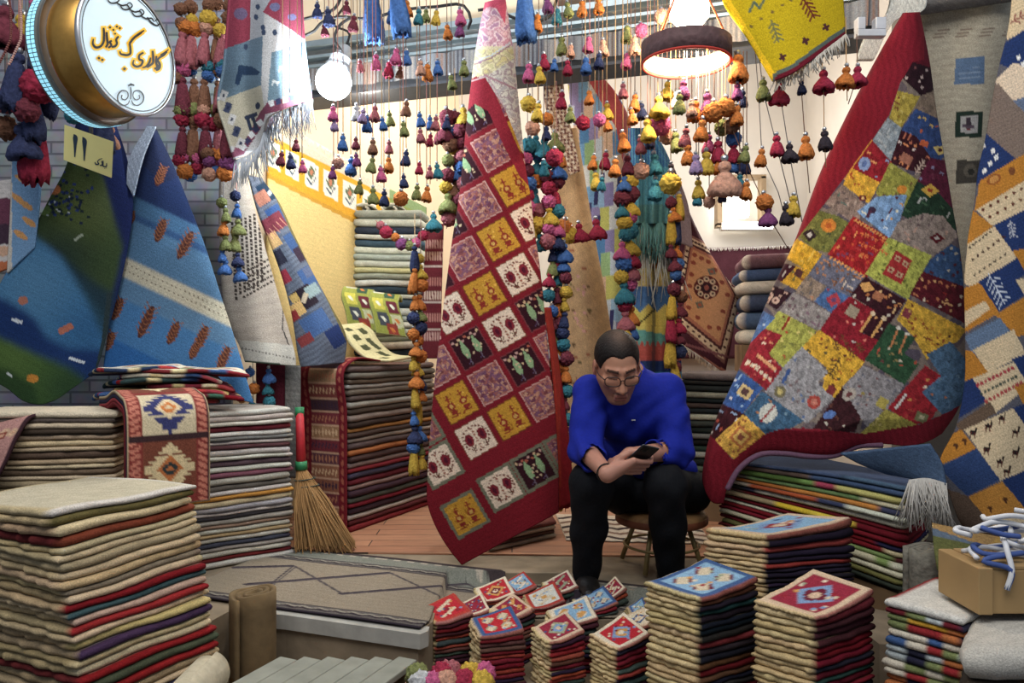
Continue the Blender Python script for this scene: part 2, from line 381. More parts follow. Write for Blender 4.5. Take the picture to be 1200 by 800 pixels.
# mosaic of light tiles round the rear edge
bm = bmesh.new()
for k in range(110):
    a0 = 2 * math.pi * k / 110; a1 = 2 * math.pi * (k + .8) / 110
    for w0, w1 in ((-.19, -.174), (-.171, -.156)):
        r = RAD * 1.115
        q = [bm.verts.new(sign_frame(r * math.cos(a), r * math.sin(a), w)) for a, w in ((a0, w0), (a1, w0), (a1, w1), (a0, w1))]
        bm.faces.new(q[::-1] if k >= 0 else q)
bm_obj('light_tiles', bm, mat_plain('light_tile', (130, 200, 226), .3, emit=1.3, noise_amt=.2, noise_scale=90), SIGN)
bm = bmesh.new(); tube(bm, [sign_frame(0, RAD, -.1), sign_frame(0, RAD, -.1) + Vector((0, 0, .6))], .012, 8)
bm_obj('hanger_rod', bm, DARK, SIGN)
def on_plane(px, py, O, N, lift):
    d = Vector(((px - 600) / F, 1, -(py - 400) / F)); e = Vector((0, 0, EYE)); t = (O + N * lift - e).dot(N) / d.dot(N); return e + d * t
def strokes(name, sl, O, N, lift, mat, parent, cx=0, cy=0, sc=4.0, grow=0.0):
    """flat calligraphic strokes lying on a plane: each stroke is a list of (x, y, width) read off the writing"""
    bm = bmesh.new()
    for st in sl:
        P = resample([(a / sc + cx, b / sc + cy, w / sc) for a, b, w in st], max(6, 7 * len(st))) if len(st) > 1 else None
        if P is None:
            a, b, w = st[0]; c = (a / sc + cx, b / sc + cy); r = w / sc / 2 + grow
            vs = [bm.verts.new(on_plane(c[0] + r * dx, c[1] + r * dy, O, N, lift)) for dx, dy in ((1, 0), (0, 1), (-1, 0), (0, -1))]
            bm.faces.new(vs); continue
        rows = []
        for i in range(len(P)):
            d = P[min(i + 1, len(P) - 1), :2] - P[max(i - 1, 0), :2]; d = d / (np.linalg.norm(d) + 1e-9); nrm = np.array([-d[1], d[0]])
            w = max(P[i, 2], .1) / 2 + grow; c = P[i, :2]
            if grow and i == 0: c = c - d * grow
            if grow and i == len(P) - 1: c = c + d * grow
            rows.append([bm.verts.new(on_plane(*(c + nrm * w), O, N, lift)), bm.verts.new(on_plane(*(c - nrm * w), O, N, lift))])
        for a, b in zip(rows[:-1], rows[1:]): bm.faces.new((a[0], b[0], b[1], a[1]))
    bmesh.ops.recalc_face_normals(bm, faces=bm.faces)
    return bm_obj(name, bm, mat, parent)
# "گالری گبه قشقایی"
LET = [
 # گالری : gaf, alef, lam, re, ye
 [(783,243,6),(768,258,9),(748,270,9),(738,282,10)], [(738,282,9),(748,300,12),(744,322,12),(732,330,7)],
 [(790,232,4),(770,248,7),(752,258,5)],
 [(733,262,8),(732,290,10),(735,318,10),(724,322,8)], [(716,238,9),(718,270,11),(716,296,10),(704,306,9),(690,316,7)],
 [(706,270,6),(700,292,10),(684,312,8),(668,318,5)],
 [(672,246,8),(652,262,9),(654,278,10),(668,284,10),(662,304,9),(640,312,10),(624,300,8),(628,280,5)],
 # گبه
 [(676,142,5),(650,160,9),(622,184,10),(608,204,10)], [(608,204,9),(612,232,10),(610,252,10),(596,258,10),(580,256,10),(566,252,8),(562,240,6)],
 [(664,154,4),(640,170,6),(622,180,4)], [(584,322,16)],
 # قشقایی
 [(556,170,8),(545,186,10),(548,204,9),(540,216,10),(524,220,9)], [(524,190,8),(516,196,10),(522,212,9),(508,224,9)],
 [(500,150,9),(502,180,11),(504,208,10),(496,222,8)],
 [(486,130,8),(488,170,11),(484,200,10),(470,218,10),(450,222,11),(436,206,9),(438,182,5)],
 [(516,128,13)], [(532,140,12)], [(548,124,12)], [(562,132,12)], [(540,158,10)], [(464,272,14)], [(480,280,14)]]
YEL = mat_plain('yellow_letter_halo', (238, 186, 40), .5, emit=.35, noise_amt=.03); BLK = mat_plain('black_paint', (22, 20, 20), .5)
strokes('letter_outline', LET, SC, SN, .005, YEL, SIGN, grow=2.3)
strokes('lettering', LET, SC, SN, .0065, BLK, SIGN, grow=.12)
cur = []
for sx in (-1, 1):
    c = (612 + sx * 30, 448); cur.append([(612 + sx * 4, 470, 4), (612 + sx * 14, 488, 5), (c[0], 494, 5), (c[0] + sx * 26, 478, 6), (c[0] + sx * 30, 448, 7), (c[0] + sx * 8, 424, 6), (c[0] - sx * 14, 430, 5),
                (c[0] - sx * 18, 452, 5), (c[0] - sx * 4, 468, 5), (c[0] + sx * 12, 460, 5), (c[0] + sx * 10, 444, 6)])
cur += [[(612, 466, 5), (614, 430, 6), (612, 408, 5)], [(600, 402, 7), (616, 396, 9), (630, 400, 7)], [(614, 394, 12)]]
for dx, dy, s in ((0, 0, 1), (60, 30, 1), (115, 62, 1)):
    cur.append([(500 + dx, -10 + dy, 4), (520 + dx, 14 + dy, 7), (545 + dx, 12 + dy, 8), (560 + dx, -4 + dy, 6), (548 + dx, -18 + dy, 5), (534 + dx, -8 + dy, 5)])
    cur.append([(545 + dx, 12 + dy, 6), (572 + dx, 26 + dy, 8), (596 + dx, 24 + dy, 7), (608 + dx, 40 + dy, 5)])
cur += [[(690, 80, 6), (712, 108, 9), (738, 120, 9), (750, 104, 7), (738, 90, 6), (726, 100, 5)]]
strokes('lower_scroll', cur[:5], SC, SN, .0065, BLK, SIGN); strokes('upper_scroll', cur[5:], SC, SN, .0065, BLK, SIGN)
ringp = []
bm = bmesh.new(); lathe(bm, [(RAD * .925, .005), (RAD * .94, .005)], 64, SM); bm_obj('border_line', bm, BLK, SIGN)

# ---------------------------------------------------------------- number plaque
q = [at(76, 146, 3.0), at(133, 166, 3.12), at(131, 208, 3.12), at(75, 187, 3.0)]; PN = (q[1] - q[0]).cross(q[3] - q[0]).normalized()
if PN.y > 0: PN = -PN
PL = empty('number_plaque', q[3], 'small pale yellow house-number plaque hanging below the round sign', 'plaque')
bm = bmesh.new(); a = [bm.verts.new(p) for p in q]; b = [bm.verts.new(p - PN * .008) for p in q]
bm.faces.new(a); bm.faces.new(b[::-1])
for i in range(4): bm.faces.new((a[i], b[i], b[(i + 1) % 4], a[(i + 1) % 4]))
bmesh.ops.recalc_face_normals(bm, faces=bm.faces)
bm_obj('board', bm, mat_plain('pale_yellow', (222, 216, 140), .5, noise_amt=.03, emit=.12), PL)
BLU = mat_plain('ink_blue', (40, 60, 84), .5)
strokes('numerals', [[(432, 336, 4), (440, 352, 26), (440, 400, 18), (438, 470, 6)], [(484, 352, 4), (494, 372, 26), (495, 420, 18), (493, 492, 6)]], q[0], PN, .0015, BLU, PL, 0, 90, 5.0)
strokes('small_word', [[(625, 505, 5), (622, 525, 8), (606, 524, 8), (604, 500, 7), (604, 490, 5)], [(596, 492, 6), (598, 516, 8), (586, 520, 8)], [(600, 478, 4), (580, 486, 6), (572, 496, 6), (578, 510, 8), (562, 512, 8), (556, 500, 5)],
       [(622, 534, 6)], [(614, 536, 6)]], q[0], PN, .0015, BLU, PL, 0, 90, 5.0)
bm = bmesh.new(); bx(bm, -.0, .012, 0, .012, 0, 1.4, M=Matrix.Translation(at(104, 160, 3.12))); bm_obj('hanger', bm, DARK, PL)

# ---------------------------------------------------------------- lamps
def glow(name, c, s): return mat_plain(name, c, .4, emit=s, noise_amt=0.0)
BC = at(391, 96, 3.55)
BL = empty('light_bulb', BC, 'glowing round white bulb in a ribbed socket, hanging beside the fringed kilim', 'light bulb')
R = .082
bm = bmesh.new(); bmesh.ops.create_uvsphere(bm, u_segments=32, v_segments=20, radius=R, matrix=Matrix.Translation(BC)); bm_obj('globe', bm, glow('bulb_glow', (225, 245, 255), 14), BL, True)
ax = (at(405, 55, 3.6) - BC).normalized(); RM = ax.to_track_quat('Z', 'Y').to_matrix().to_4x4(); RM.translation = BC
bm = bmesh.new(); lathe(bm, [(.06, .055), (.062, .075)] + [(.05 + .004 * (i % 2), .078 + .006 * i) for i in range(8)] + [(.045, .13), (.034, .135), (.034, .185), (.02, .195)], 28, RM); bm_obj('socket', bm, mat_plain('white_porcelain', (196, 206, 212), .4), BL, True)
bm = bmesh.new(); p0 = RM @ Vector((0, 0, .19)); tube(bm, resample([tuple(p0), tuple(p0 + Vector((.02, 0, .06))), tuple(p0 + Vector((-.06, .05, .12))), tuple(p0 + Vector((-.05, .2, .28)))], 14), .006, 6); bm_obj('cable', bm, BLK, BL, True)

LC = at(808, 20, 3.0)
LP = empty('hanging_lamp', LC, 'hanging lamp with bright white bulb above a dark carved hoop rimmed in red', 'lamp')
bm = bmesh.new(); lathe(bm, [(.02, .22), (.05, .215), (.066, .18), (.074, .06), (.076, .0), (.05, -.03), (.0005, -.04)], 32, Matrix.Translation(LC)); bm_obj('bulb', bm, glow('lamp_glow', (255, 238, 214), 9), LP, True)
HC = at(804, 62, 3.0); HR = .168
prof = [(HR, -.038), (HR + .006, -.036), (HR + .006, .038), (HR, .04), (HR - .004, .036), (HR - .004, -.036), (HR, -.038)]
bm = bmesh.new(); lathe(bm, prof, 56, Matrix.Translation(HC)); bmesh.ops.recalc_face_normals(bm, faces=bm.faces); bm_obj('hoop', bm, mat_plain('dark_carved_hoop', (84, 58, 60), .7, noise_amt=.4, noise_scale=40, bump=.6), LP, True)
bm = bmesh.new(); tube(bm, [HC + Vector(((HR + .001) * math.cos(a * math.pi / 24), (HR + .001) * math.sin(a * math.pi / 24), -.04)) for a in range(49)], .006, 6); bm_obj('red_rim', bm, mat_plain('red_cord', (196, 56, 44), .8), LP, True)
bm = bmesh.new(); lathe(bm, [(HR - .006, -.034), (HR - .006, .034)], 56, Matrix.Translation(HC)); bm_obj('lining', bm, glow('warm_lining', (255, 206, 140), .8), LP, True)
bm = bmesh.new()
for k in range(4):
    a = math.pi / 4 + k * math.pi / 2; tube(bm, [HC + Vector((HR * math.cos(a), HR * math.sin(a), .03)), LC + Vector((0, 0, .23))], .004, 6)
tube(bm, [LC + Vector((0, 0, .2)), LC + Vector((0, 0, .7))], .008, 6); bm_obj('hanging_cords', bm, mat_plain('orange_cord', (190, 92, 50), .8), LP, True)

# lit wall lamp deep in the shop and the tube below it
bm = bmesh.new(); w0 = at(868, 235, 6.3)
WL = empty('wall_lantern', w0, 'bright square lantern in a metal frame on the rear wall', 'lantern')
bx(bm, w0.x - .10, w0.x + .07, 6.28, 6.36, w0.z - .14, w0.z + .10, .02); bm_obj('lit_panel', bm, glow('lantern_glow', (255, 250, 235), 10), WL)
bm = bmesh.new()
for x in (-.17, .19): bx(bm, w0.x + x - .02, w0.x + x + .02, 6.3, 6.4, w0.z - .2, w0.z + .2)
for z in (-.2, .2): bx(bm, w0.x - .19, w0.x + .21, 6.3, 6.4, w0.z + z - .015, w0.z + z + .015)
bm_obj('frame', bm, mat_plain('brass_frame', (150, 128, 100), .5, .5), WL)
t0 = at(850, 264, 6.25); t1 = at(905, 264, 6.25)
TB = empty('tube_light', t0, 'white fluorescent tube fixed to the rear wall under the lantern', 'light')
bm = bmesh.new(); tube(bm, [t0, t1], .028, 12); bm_obj('tube', bm, glow('tube_glow', (250, 252, 255), 9), TB, True)
bm = bmesh.new(); bx(bm, t0.x - .02, t1.x + .02, 6.28, 6.36, t0.z - .03, t0.z + .03); bm_obj('housing', bm, PLASTER, TB)
# ================================================================ hanging rugs
def wavy(Y0, dx=0.0, dt=0.0, fold=0.0, nf=2.0, ph=0.0, edge=0.03):
    """depth of a hanging cloth: base, slope across, slope down, vertical folds, edges curling back"""
    return lambda s, t: Y0 + dx * (s - .5) + dt * t + fold * np.sin(2 * np.pi * nf * s + ph + t * 1.3) * (.3 + .7 * t) + edge * (np.abs(2 * s - 1) ** 6)

# ---- centre rug: tilted grid of framed panels on crimson
CRIM = (126, 24, 36); GA = np.array([38.75, -22.5]); GB = np.array([22.5, 41.25]); G0 = np.array([568.0, 344.0])
GINV = np.linalg.inv(np.stack([GA, GB], 1))
kindmap = {}
for k in ((0, 0), (1, -1), (2, -2), (-1, 3), (-2, 2), (-3, 4), (3, -3)): kindmap[k] = 'gold'
for k in ((1, 0), (-1, 0), (0, 1), (2, -1), (-2, 3), (-3, 3), (-2, 4)): kindmap[k] = 'white'
for k in ((1, 1), (-1, 1), (0, 2), (-1, 4), (0, -2), (1, -3), (2, -4), (-1, -1), (0, -3)): kindmap[k] = 'dark'
def cell_center(i, j):
    c = G0 + GA * i + GB * j
    if j >= 4: c = c + np.array([7, 17.0])
    if i <= -3: c = c + np.array([-4, 9.0])
    return c
def paint_centre(p):
    p.C[:] = lin(CRIM); r0 = -30.0
    hx, hy = 19.6, 20.4
    for i in range(-5, 5):
        for j in range(-7, 6):
            c = cell_center(i, j)
            if not (490 < c[0] < 680 and 85 < c[1] < 650): continue
            if j > 4 or (i < -3): continue
            k = kindmap.get((i, j), 'mauve'); frame = (j == 4 or i == -3)
            yscale = 1.0
            a = math.radians(-30.1); ux = np.array([math.cos(a), math.sin(a)]); uy = np.array([-math.sin(a), math.cos(a)])
            def pt(u, v): q = c + ux * u + uy * v; return (q[0], q[1])
            bodyc = {'gold': (196, 142, 44), 'white': (226, 202, 178), 'dark': (52, 18, 28), 'mauve': (156, 92, 84)}[k]
            edge = {'gold': (120, 62, 30), 'white': (128, 66, 50), 'dark': (120, 56, 60), 'mauve': (196, 150, 140)}[k]
            if frame:
                p.rect(c[0], c[1], 22, 22.5, (112, 112, 92), -30); p.rect(c[0], c[1], 18.2, 18.5, bodyc, -30)
            else:
                p.rect(c[0], c[1], hx, hy, edge, -30); p.rect(c[0], c[1], hx - 1.3, hy - 1.3, bodyc, -30)
            msk = p.inpoly([pt(-17, -17), pt(17, -17), pt(17, 17), pt(-17, 17)])
            if k == 'mauve':
                p.blotch(msk, [(120, 62, 66), (170, 108, 92), (132, 84, 104), (184, 128, 104), (110, 58, 76)], 3.4, i * 3 + j)
                p.blotch(msk & ((p.X + p.Y * .6) % 9 < 4), [(150, 84, 80), (116, 72, 98), (190, 140, 116)], 2.2, i + j * 5)
            elif k == 'white':
                for sx in (-8.5, 8.5):
                    q = pt(sx, -1); p.ell(q[0], q[1], 5.2, 7.6, (126, 34, 46), -30); p.ell(q[0], q[1], 2.2, 4, (84, 20, 40), -30)
                    p.line(pt(sx, 5), pt(sx, 14), 1.4, (92, 46, 40)); p.line(pt(sx, 12), pt(sx - 4, 8), 1.2, (92, 60, 40)); p.line(pt(sx, 12), pt(sx + 4, 8), 1.2, (92, 60, 40))
                for m in range(22):
                    an = m * .2857; q = pt(15.5 * math.cos(an), 14.5 * math.sin(an)); p.ell(q[0], q[1], 1.5, 1.1, (116, 60, 50))
                for m in range(7): q = pt(0, -12 + m * 4); p.ell(q[0], q[1], 1.4, 1.2, (150, 84, 66))
            elif k == 'gold':
                for m in range(26):
                    q = pt(RNG.uniform(-16, 16), RNG.uniform(-16, 16)); p.ell(q[0], q[1], 1.4, 1.1, RNG.choice([(158, 100, 30), (222, 172, 70), (140, 70, 30)]))
                for sx in (-8, 8):
                    p.ell(*pt(sx, 1), 4.6, 4.6, (146, 50, 34), -30); p.ell(*pt(sx, 1), 2.4, 2.4, (206, 160, 80), -30); p.ell(*pt(sx, 9), 4.0, 3, (140, 44, 34), -30)
                    p.line(pt(sx - 5, 13), pt(sx + 5, 13), 1.6, (140, 44, 34)); p.line(pt(sx, -4), pt(sx, -12), 1.8, (146, 50, 34)); p.line(pt(sx - 3, -8), pt(sx + 3, -8), 1.5, (146, 50, 34))
            else:
                for sx in (-7, 8):
                    p.ell(*pt(sx, 0), 4.0, 9.5, (136, 166, 120), -30); p.ell(*pt(sx, -9.5), 1.6, 4, (136, 166, 120), -30); p.line(pt(sx, 8), pt(sx, 17), 1.2, (110, 96, 110))
                    p.line(pt(sx, 13), pt(sx - 4, 16), 1.0, (96, 76, 110))
                for m in range(9): q = pt(-16 + m * 4, -15 + (m % 2) * 3); p.ell(q[0], q[1], 1.9, 1.6, RNG.choice([(206, 170, 130), (170, 90, 70), (196, 150, 140)]))
                for m in range(6): q = pt(RNG.uniform(-15, 16), RNG.uniform(-4, 12)); p.ell(q[0], q[1], 1.3, 1.3, (206, 176, 140))
    for j in range(-7, 5):      # darker seams between rows
        c = cell_center(0, j) + GB * .5
    # red diagonal band and pale floral fold at the top
    p.poly([(540, 95), (571, 88), (615, 192), (625, 225), (608, 205), (590, 170), (572, 130), (556, 122), (545, 132)], (142, 34, 48))
    top = p.inpoly([(568, 90), (600, 60), (610, 100), (614, 180), (611, 176), (592, 128)]); p._mask(top, (196, 186, 176))
    p.blotch(top, [(176, 168, 166), (206, 200, 186), (168, 148, 150), (212, 206, 190)], 2.6, 3)
    up = p.inpoly([(545, 92), (572, 88), (606, 66), (600, -5), (560, -5)]); p._mask(up, (214, 204, 168))
    p.blotch(up & (p.Y > 58), [(206, 200, 150), (224, 214, 168), (184, 170, 140), (214, 200, 140)], 2.6, 5)
    p.blotch(up & (p.Y < 54), [(214, 176, 182), (196, 140, 156), (222, 196, 200), (176, 132, 160)], 2.6, 6)
    for yy in (0, 1): p.pline([(556, 72 + yy * 3), (574, 66 + yy * 3), (598, 50 + yy * 3)], 1.6, (150, 110, 130) if yy else (196, 206, 214))
    p.pline([(548, 97), (571, 88), (590, 124)], 2.0, (186, 160, 160)); p.pline([(568, 88), (604, 104)], 2, (168, 120, 130))
    p.poly([(560, 14), (572, -6), (594, -6), (592, 28), (582, 10), (574, 8)], (206, 82, 108))
    p.grain(.09, -30, 1.1)
CL = [(568, 3), (560, 42), (553, 90), (548, 130), (543, 180), (538, 230), (530, 280), (522, 340), (516, 390), (511, 430), (507, 470), (503, 520), (501, 555), (501, 590), (513, 622), (528, 646), (541, 662)]
CR = [(592, -4), (599, 40), (604, 80), (608, 120), (612, 160), (616, 195), (622, 232), (627, 275), (631, 300), (635, 332), (640, 385), (645, 435), (650, 475), (653, 520), (655, 565), (655, 600)]
def d_centre(s, t): return 3.40 + .035 * np.sin(s * 5 + 1) * t + .07 * np.abs(2 * s - 1) ** 4 * (1 - t * .6) - .04 * np.sin(t * 3.1)
CENTRE = empty('panel_rug', at(541, 662, 3.42), 'tall crimson rug of gold, white and dark framed panels hanging in the shop entrance', 'rug')
cloth('rug_face', CL, CR, d_centre, paint_centre, 110, 420, parent=CENTRE)
def paint_rear(p):
    p.C[:] = lin((150, 26, 36)); p._mask(p.X < 657, (176, 60, 40), .6); p.grain(.1, 0)
cloth('turned_edge', [(640, 360), (648, 420), (653, 480), (654, 540), (655, 598)], [(646, 360), (656, 430), (664, 490), (670, 545), (673, 590)], lambda s, t: 3.47 + .10 * s, paint_rear, 8, 50, parent=CENTRE)

# ---- large patchwork gabbeh on the right
PATCH = [
 ([(1058,92),(1068,72),(1093,80),(1094,108),(1080,113)], (46,22,30), [(196,170,160),(120,70,70)], 6),
 ([(1052,106),(1078,113),(1073,123),(1056,150),(1042,138)], (170,148,60), [(140,110,40),(196,176,90),(120,70,40)], 8),
 ([(1080,112),(1094,106),(1099,140),(1073,128)], (142,120,100), [(120,100,90)], 3),
 ([(1073,127),(1099,139),(1108,182),(1100,190),(1080,185),(1056,152)], (52,74,124), [(210,100,60),(220,180,100),(90,110,150)], 8),
 ([(1040,138),(1057,150),(1045,191),(1022,165)], (136,146,152), [(110,124,140),(176,180,180)], 9),
 ([(1056,152),(1074,160),(1092,186),(1085,206),(1043,191)], (62,24,32), [(214,190,180),(196,110,80),(230,140,90)], 13),
 ([(1022,164),(1045,190),(1030,216),(998,198)], (146,30,40), [(130,150,180),(230,150,90),(120,30,40)], 5),
 ([(1090,185),(1108,188),(1118,246),(1100,226),(1074,213)], (96,30,52), [(140,130,160),(120,50,70)], 5),
 ([(997,196),(1031,214),(1018,239),(988,216)], (214,162,50), [(170,70,40),(190,130,40),(120,60,40)], 8),
 ([(1043,190),(1076,211),(1062,242),(1048,246),(1026,226)], (150,146,62), [(120,120,50),(186,176,90),(110,84,50)], 14),
 ([(987,216),(1014,240),(1004,264),(966,238)], (140,118,106), [(100,84,80),(180,156,140),(90,110,100)], 9),
 ([(1004,248),(1028,230),(1063,228),(1055,257),(1042,279),(1026,266)], (122,156,196), [(230,220,190),(90,50,60),(220,160,90),(220,230,240)], 9),
 ([(1075,212),(1102,228),(1121,250),(1120,274),(1080,264),(1056,252)], (38,62,44), [(190,190,180),(110,70,60),(70,100,70)], 12),
 ([(1082,250),(1105,253),(1124,276),(1108,290),(1090,302),(1042,280),(1052,260)], (152,134,122), [(120,100,96),(176,156,140),(100,80,80),(190,150,130)], 16),
 ([(958,246),(982,253),(998,263),(977,296),(957,294),(933,276)], (112,112,54), [(90,96,50),(140,136,70),(70,70,50)], 10),
 ([(1000,253),(1042,279),(1016,325),(970,298)], (160,32,36), [(212,80,50),(190,60,60),(224,140,80),(120,60,90)], 26),
 ([(1041,278),(1092,299),(1064,351),(1014,321)], (176,178,78), [(110,116,50),(140,140,60)], 22),
 ([(1090,304),(1115,286),(1130,294),(1131,336),(1106,331),(1082,318)], (56,84,126), [(150,160,170),(90,40,50),(90,120,150),(190,180,160)], 13),
 ([(1081,318),(1131,336),(1133,380),(1066,345)], (96,26,36), [(226,170,110),(200,120,80),(220,200,170),(150,40,40)], 20),
 ([(1064,350),(1133,386),(1122,400),(1086,421),(1070,394),(1051,374)], (222,172,56), [(110,60,40),(196,130,40),(150,70,40),(90,50,40)], 20),
 ([(933,279),(965,299),(951,320),(915,299)], (222,168,44), [(196,136,40),(236,190,80)], 12),
 ([(931,311),(951,319),(935,340),(914,330)], (218,162,48), [(120,110,60),(150,90,50)], 4),
 ([(911,306),(933,312),(916,330),(901,322)], (66,24,38), [(190,180,170)], 3),
 ([(898,330),(928,344),(910,363),(888,348)], (52,26,34), [(200,160,140),(180,150,130)], 6),
 ([(964,298),(1013,323),(996,349),(946,323)], (104,104,120), [(160,104,70),(210,190,170),(120,76,50),(190,130,90)], 24),
 ([(946,322),(970,337),(955,354),(932,341)], (150,128,108), [(196,130,90),(110,100,96)], 6),
 ([(969,336),(995,347),(975,367),(954,353)], (72,104,152), [(190,50,60),(170,60,70)], 3),
 ([(930,342),(976,368),(960,387),(913,365)], (146,136,130), [(110,84,90),(176,168,160),(130,100,110)], 16),
 ([(1014,324),(1062,352),(1042,380),(1030,400),(1008,388),(1026,364),(996,346)], (58,24,32), [(216,150,90),(196,120,70),(210,196,176),(226,180,120)], 17),
 ([(996,347),(1026,364),(1010,390),(1032,400),(1012,424),(960,388),(977,362)], (142,30,42), [(196,180,170),(196,110,90),(220,120,100)], 9),
 ([(1042,378),(1073,396),(1060,414),(1077,426),(1060,451),(1013,421),(1030,398)], (50,84,56), [(190,80,60),(150,130,80),(110,60,60),(210,200,170)], 12),
 ([(960,386),(1013,424),(982,469),(963,457),(968,430),(939,406)], (220,166,50), [(110,60,40),(170,80,40),(150,110,40),(90,80,50)], 18),
 ([(913,364),(957,387),(931,418),(918,430),(900,414),(897,381)], (168,166,74), [(190,80,50),(120,120,60),(110,60,40),(220,200,110)], 11),
 ([(892,383),(917,393),(901,414),(917,432),(898,457),(858,424)], (152,36,46), [(226,150,100),(200,90,80),(230,200,170)], 17),
 ([(888,361),(909,372),(878,403),(862,407)], (84,116,166), [(190,200,210),(70,90,140)], 6),
 ([(918,430),(940,406),(971,436),(958,448),(977,466),(946,496),(933,490),(897,459)], (150,146,146), [(110,110,120),(180,176,170),(120,100,100),(90,110,150)], 17),
 ([(855,426),(894,454),(871,484),(836,478)], (54,86,146), [(220,220,220),(150,180,210),(40,60,120)], 16),
 ([(893,458),(942,493),(919,506),(895,509),(870,486)], (62,96,124), [(110,140,160),(180,120,80),(50,80,110)], 8),
 ([(845,472),(874,486),(841,518),(828,508)], (64,24,30), [(220,210,200),(150,170,200),(190,80,60)], 7),
 ([(871,485),(897,508),(860,538),(837,516)], (224,170,70), [(190,120,60),(150,84,50)], 16),
 ([(988,452),(1016,474),(1002,506),(950,506),(975,470)], (60,28,32), [(90,110,170),(200,190,170),(100,60,50)], 6),
 ([(1012,428),(1060,450),(1036,488),(1018,504),(987,453)], (144,138,138), [(170,150,140),(110,110,120),(160,140,70),(120,80,80)], 15),
 ([(1084,428),(1104,441),(1081,459),(1102,474),(1090,494),(1070,498),(1040,478)], (160,36,44), [(220,150,80),(190,70,60),(230,210,180)], 9),
 ([(1086,415),(1114,400),(1131,420),(1131,472),(1105,486),(1080,459),(1103,441)], (80,112,142), [(110,140,160),(60,90,120),(200,120,80),(50,70,90)], 13),
 ([(1038,479),(1080,500),(1007,509)], (170,156,70), [(130,130,60),(210,190,110)], 7)]
GR, GY, GW = (132, 26, 40), (222, 172, 56), (222, 210, 190)
def paint_gabbeh(p):
    p.C[:] = lin((112, 96, 92)); p.blotch(np.ones(len(p.X), bool), [(104, 90, 92), (132, 116, 104), (90, 80, 92)], 7)
    p.poly([(1040, 0), (1100, 0), (1100, 84), (1070, 74), (1058, 92)], (104, 20, 36))
    rg = random.Random(5)
    for pts, c, sc, n in PATCH:
        p.poly(pts, c); m = p.inpoly(pts); p.blotch(m & (NR.rand(len(p.X)) < .5), [tuple(v * .85 for v in c), tuple(min(255, v * 1.12) for v in c)], 3, len(sc))
        p.scatter(pts, sc, n, 2.1, ('dia', 'dot', 'beast', 'sq', 'bar'), 30, rg)
    # motifs one can recognise
    p.poly([(1050,293),(1069,305),(1056,333),(1034,321)], (172,46,46))
    for a, b in ((1052,303),(1061,309),(1044,316),(1054,322)): p.rect(a, b, 3.6, 3, (196,160,120), 30); p.ell(a, b, 1.7, 1.7, (150,50,50))
    p.dia(1090, 223, 11, 8, (226,176,70), 5); p.rect(1090, 223, 3, 2, (170,60,40), 20)
    p.dia(1098, 279, 9, 6.5, (96,26,34), 5); p.dia(1098, 279, 3.5, 2.6, (190,180,170), 5)
    p.ell(971, 264, 9, 8, (214,130,50)); p.ell(971, 264, 4, 3.5, (196,96,40)); p.dia(949, 275, 9, 8, (46,30,34), 10); p.dia(949, 275, 4, 3.5, (200,190,180), 10)
    p.ell(1057, 222, 6, 5, (226,140,50)); p.dia(1102, 176, 9, 6, (220,190,110), 20); p.ell(1102, 176, 2.6, 2.2, (80,30,40)); p.rect(1083, 168, 5, 3.4, (214,100,60), 20)
    p.rect(1062, 186, 7, 5.5, (176,110,86), 30); p.leafy(1078, 196, 20, -55, (200,170,150), 1.2); p.ell(1013, 192, 7, 8, (130,150,190), 20); p.ell(1013, 192, 3, 4, (90,110,160), 20)
    p.ell(1011, 232, 4.6, 4, (110,40,40)); p.ell(1011, 232, 2, 1.6, (220,180,110)); p.ell(1022, 246, 5, 4, (60,40,60)); p.rect(1018, 251, 2, 5, (80,40,60), 30)
    for a, b in ((898,338),(909,352),(902,346)): p.ell(a, b, 4.4, 4, (206,170,150)); p.ell(a, b, 1.5, 1.4, (90,40,40))
    p.rect(977, 351, 7, 6, (180,60,70), -30); p.ell(977, 351, 3, 3, (110,70,110)); p.dia(1016, 336, 9, 7, (220,160,90), 20); p.rect(1029, 347, 6, 5, (176,110,76), 30)
    for a, b in ((1022,376),(1035,382)): p.line((a,b-8),(a-13,b+12), 3, (218,160,90)); p.ell(a+1, b-9, 3, 2.6, (230,200,160))
    p.rect(999, 365, 7, 6.5, (160,144,120), 30); p.rect(936, 320, 4.4, 4.4, (90,50,50), 30); p.rect(1063, 367, 5, 5.5, (140,60,66), 25); p.ell(1066, 364, 1.8, 1.6, (220,170,90))
    for a, b in ((1052,392),(1062,399)): p.line((a,b-6),(a-8,b+14), 2.4, (206,130,80)); p.ell(a+1, b-8, 3.2, 2, (230,220,200))
    for k in range(4): p.leafy(980 + k * 9, 404 + k * 4 - (k % 2) * 10, 14, 60, (110,70,40), 1.2, 3)
    p.leafy(978, 430, 26, 120, (96,70,40), 1.5, 4); p.line((925,372),(917,386), 3, (150,50,36)); p.ell(900, 484, 10, 12, (206,204,190), 35); p.line((908,475),(892,493), 2.2, (150,40,46))
    p.ell(954, 471, 8, 8, (176,70,60)); p.ell(954, 471, 4, 4, (200,120,100)); p.ell(914, 459, 7, 7, (120,110,80)); p.rect(914, 459, 3, 3, (200,180,110), 30); p.line((917,448),(925,434), 4, (60,86,140))
    p.ell(995, 462, 9, 7, (176,164,150), -35); p.ell(995, 462, 4, 3, (110,60,60), -35); p.ell(972, 486, 8, 4.5, (90,120,180), -20); p.rect(974, 457, 5, 5, (130,50,50), 30)
    p.rect(1034, 472, 6, 6, (190,170,80), 30); p.rect(1080, 489, 7, 5.5, (120,120,80), 20); p.rect(1080, 489, 3, 2.4, (190,180,140), 20); p.line((1062,462),(1050,478), 3, (226,220,210))
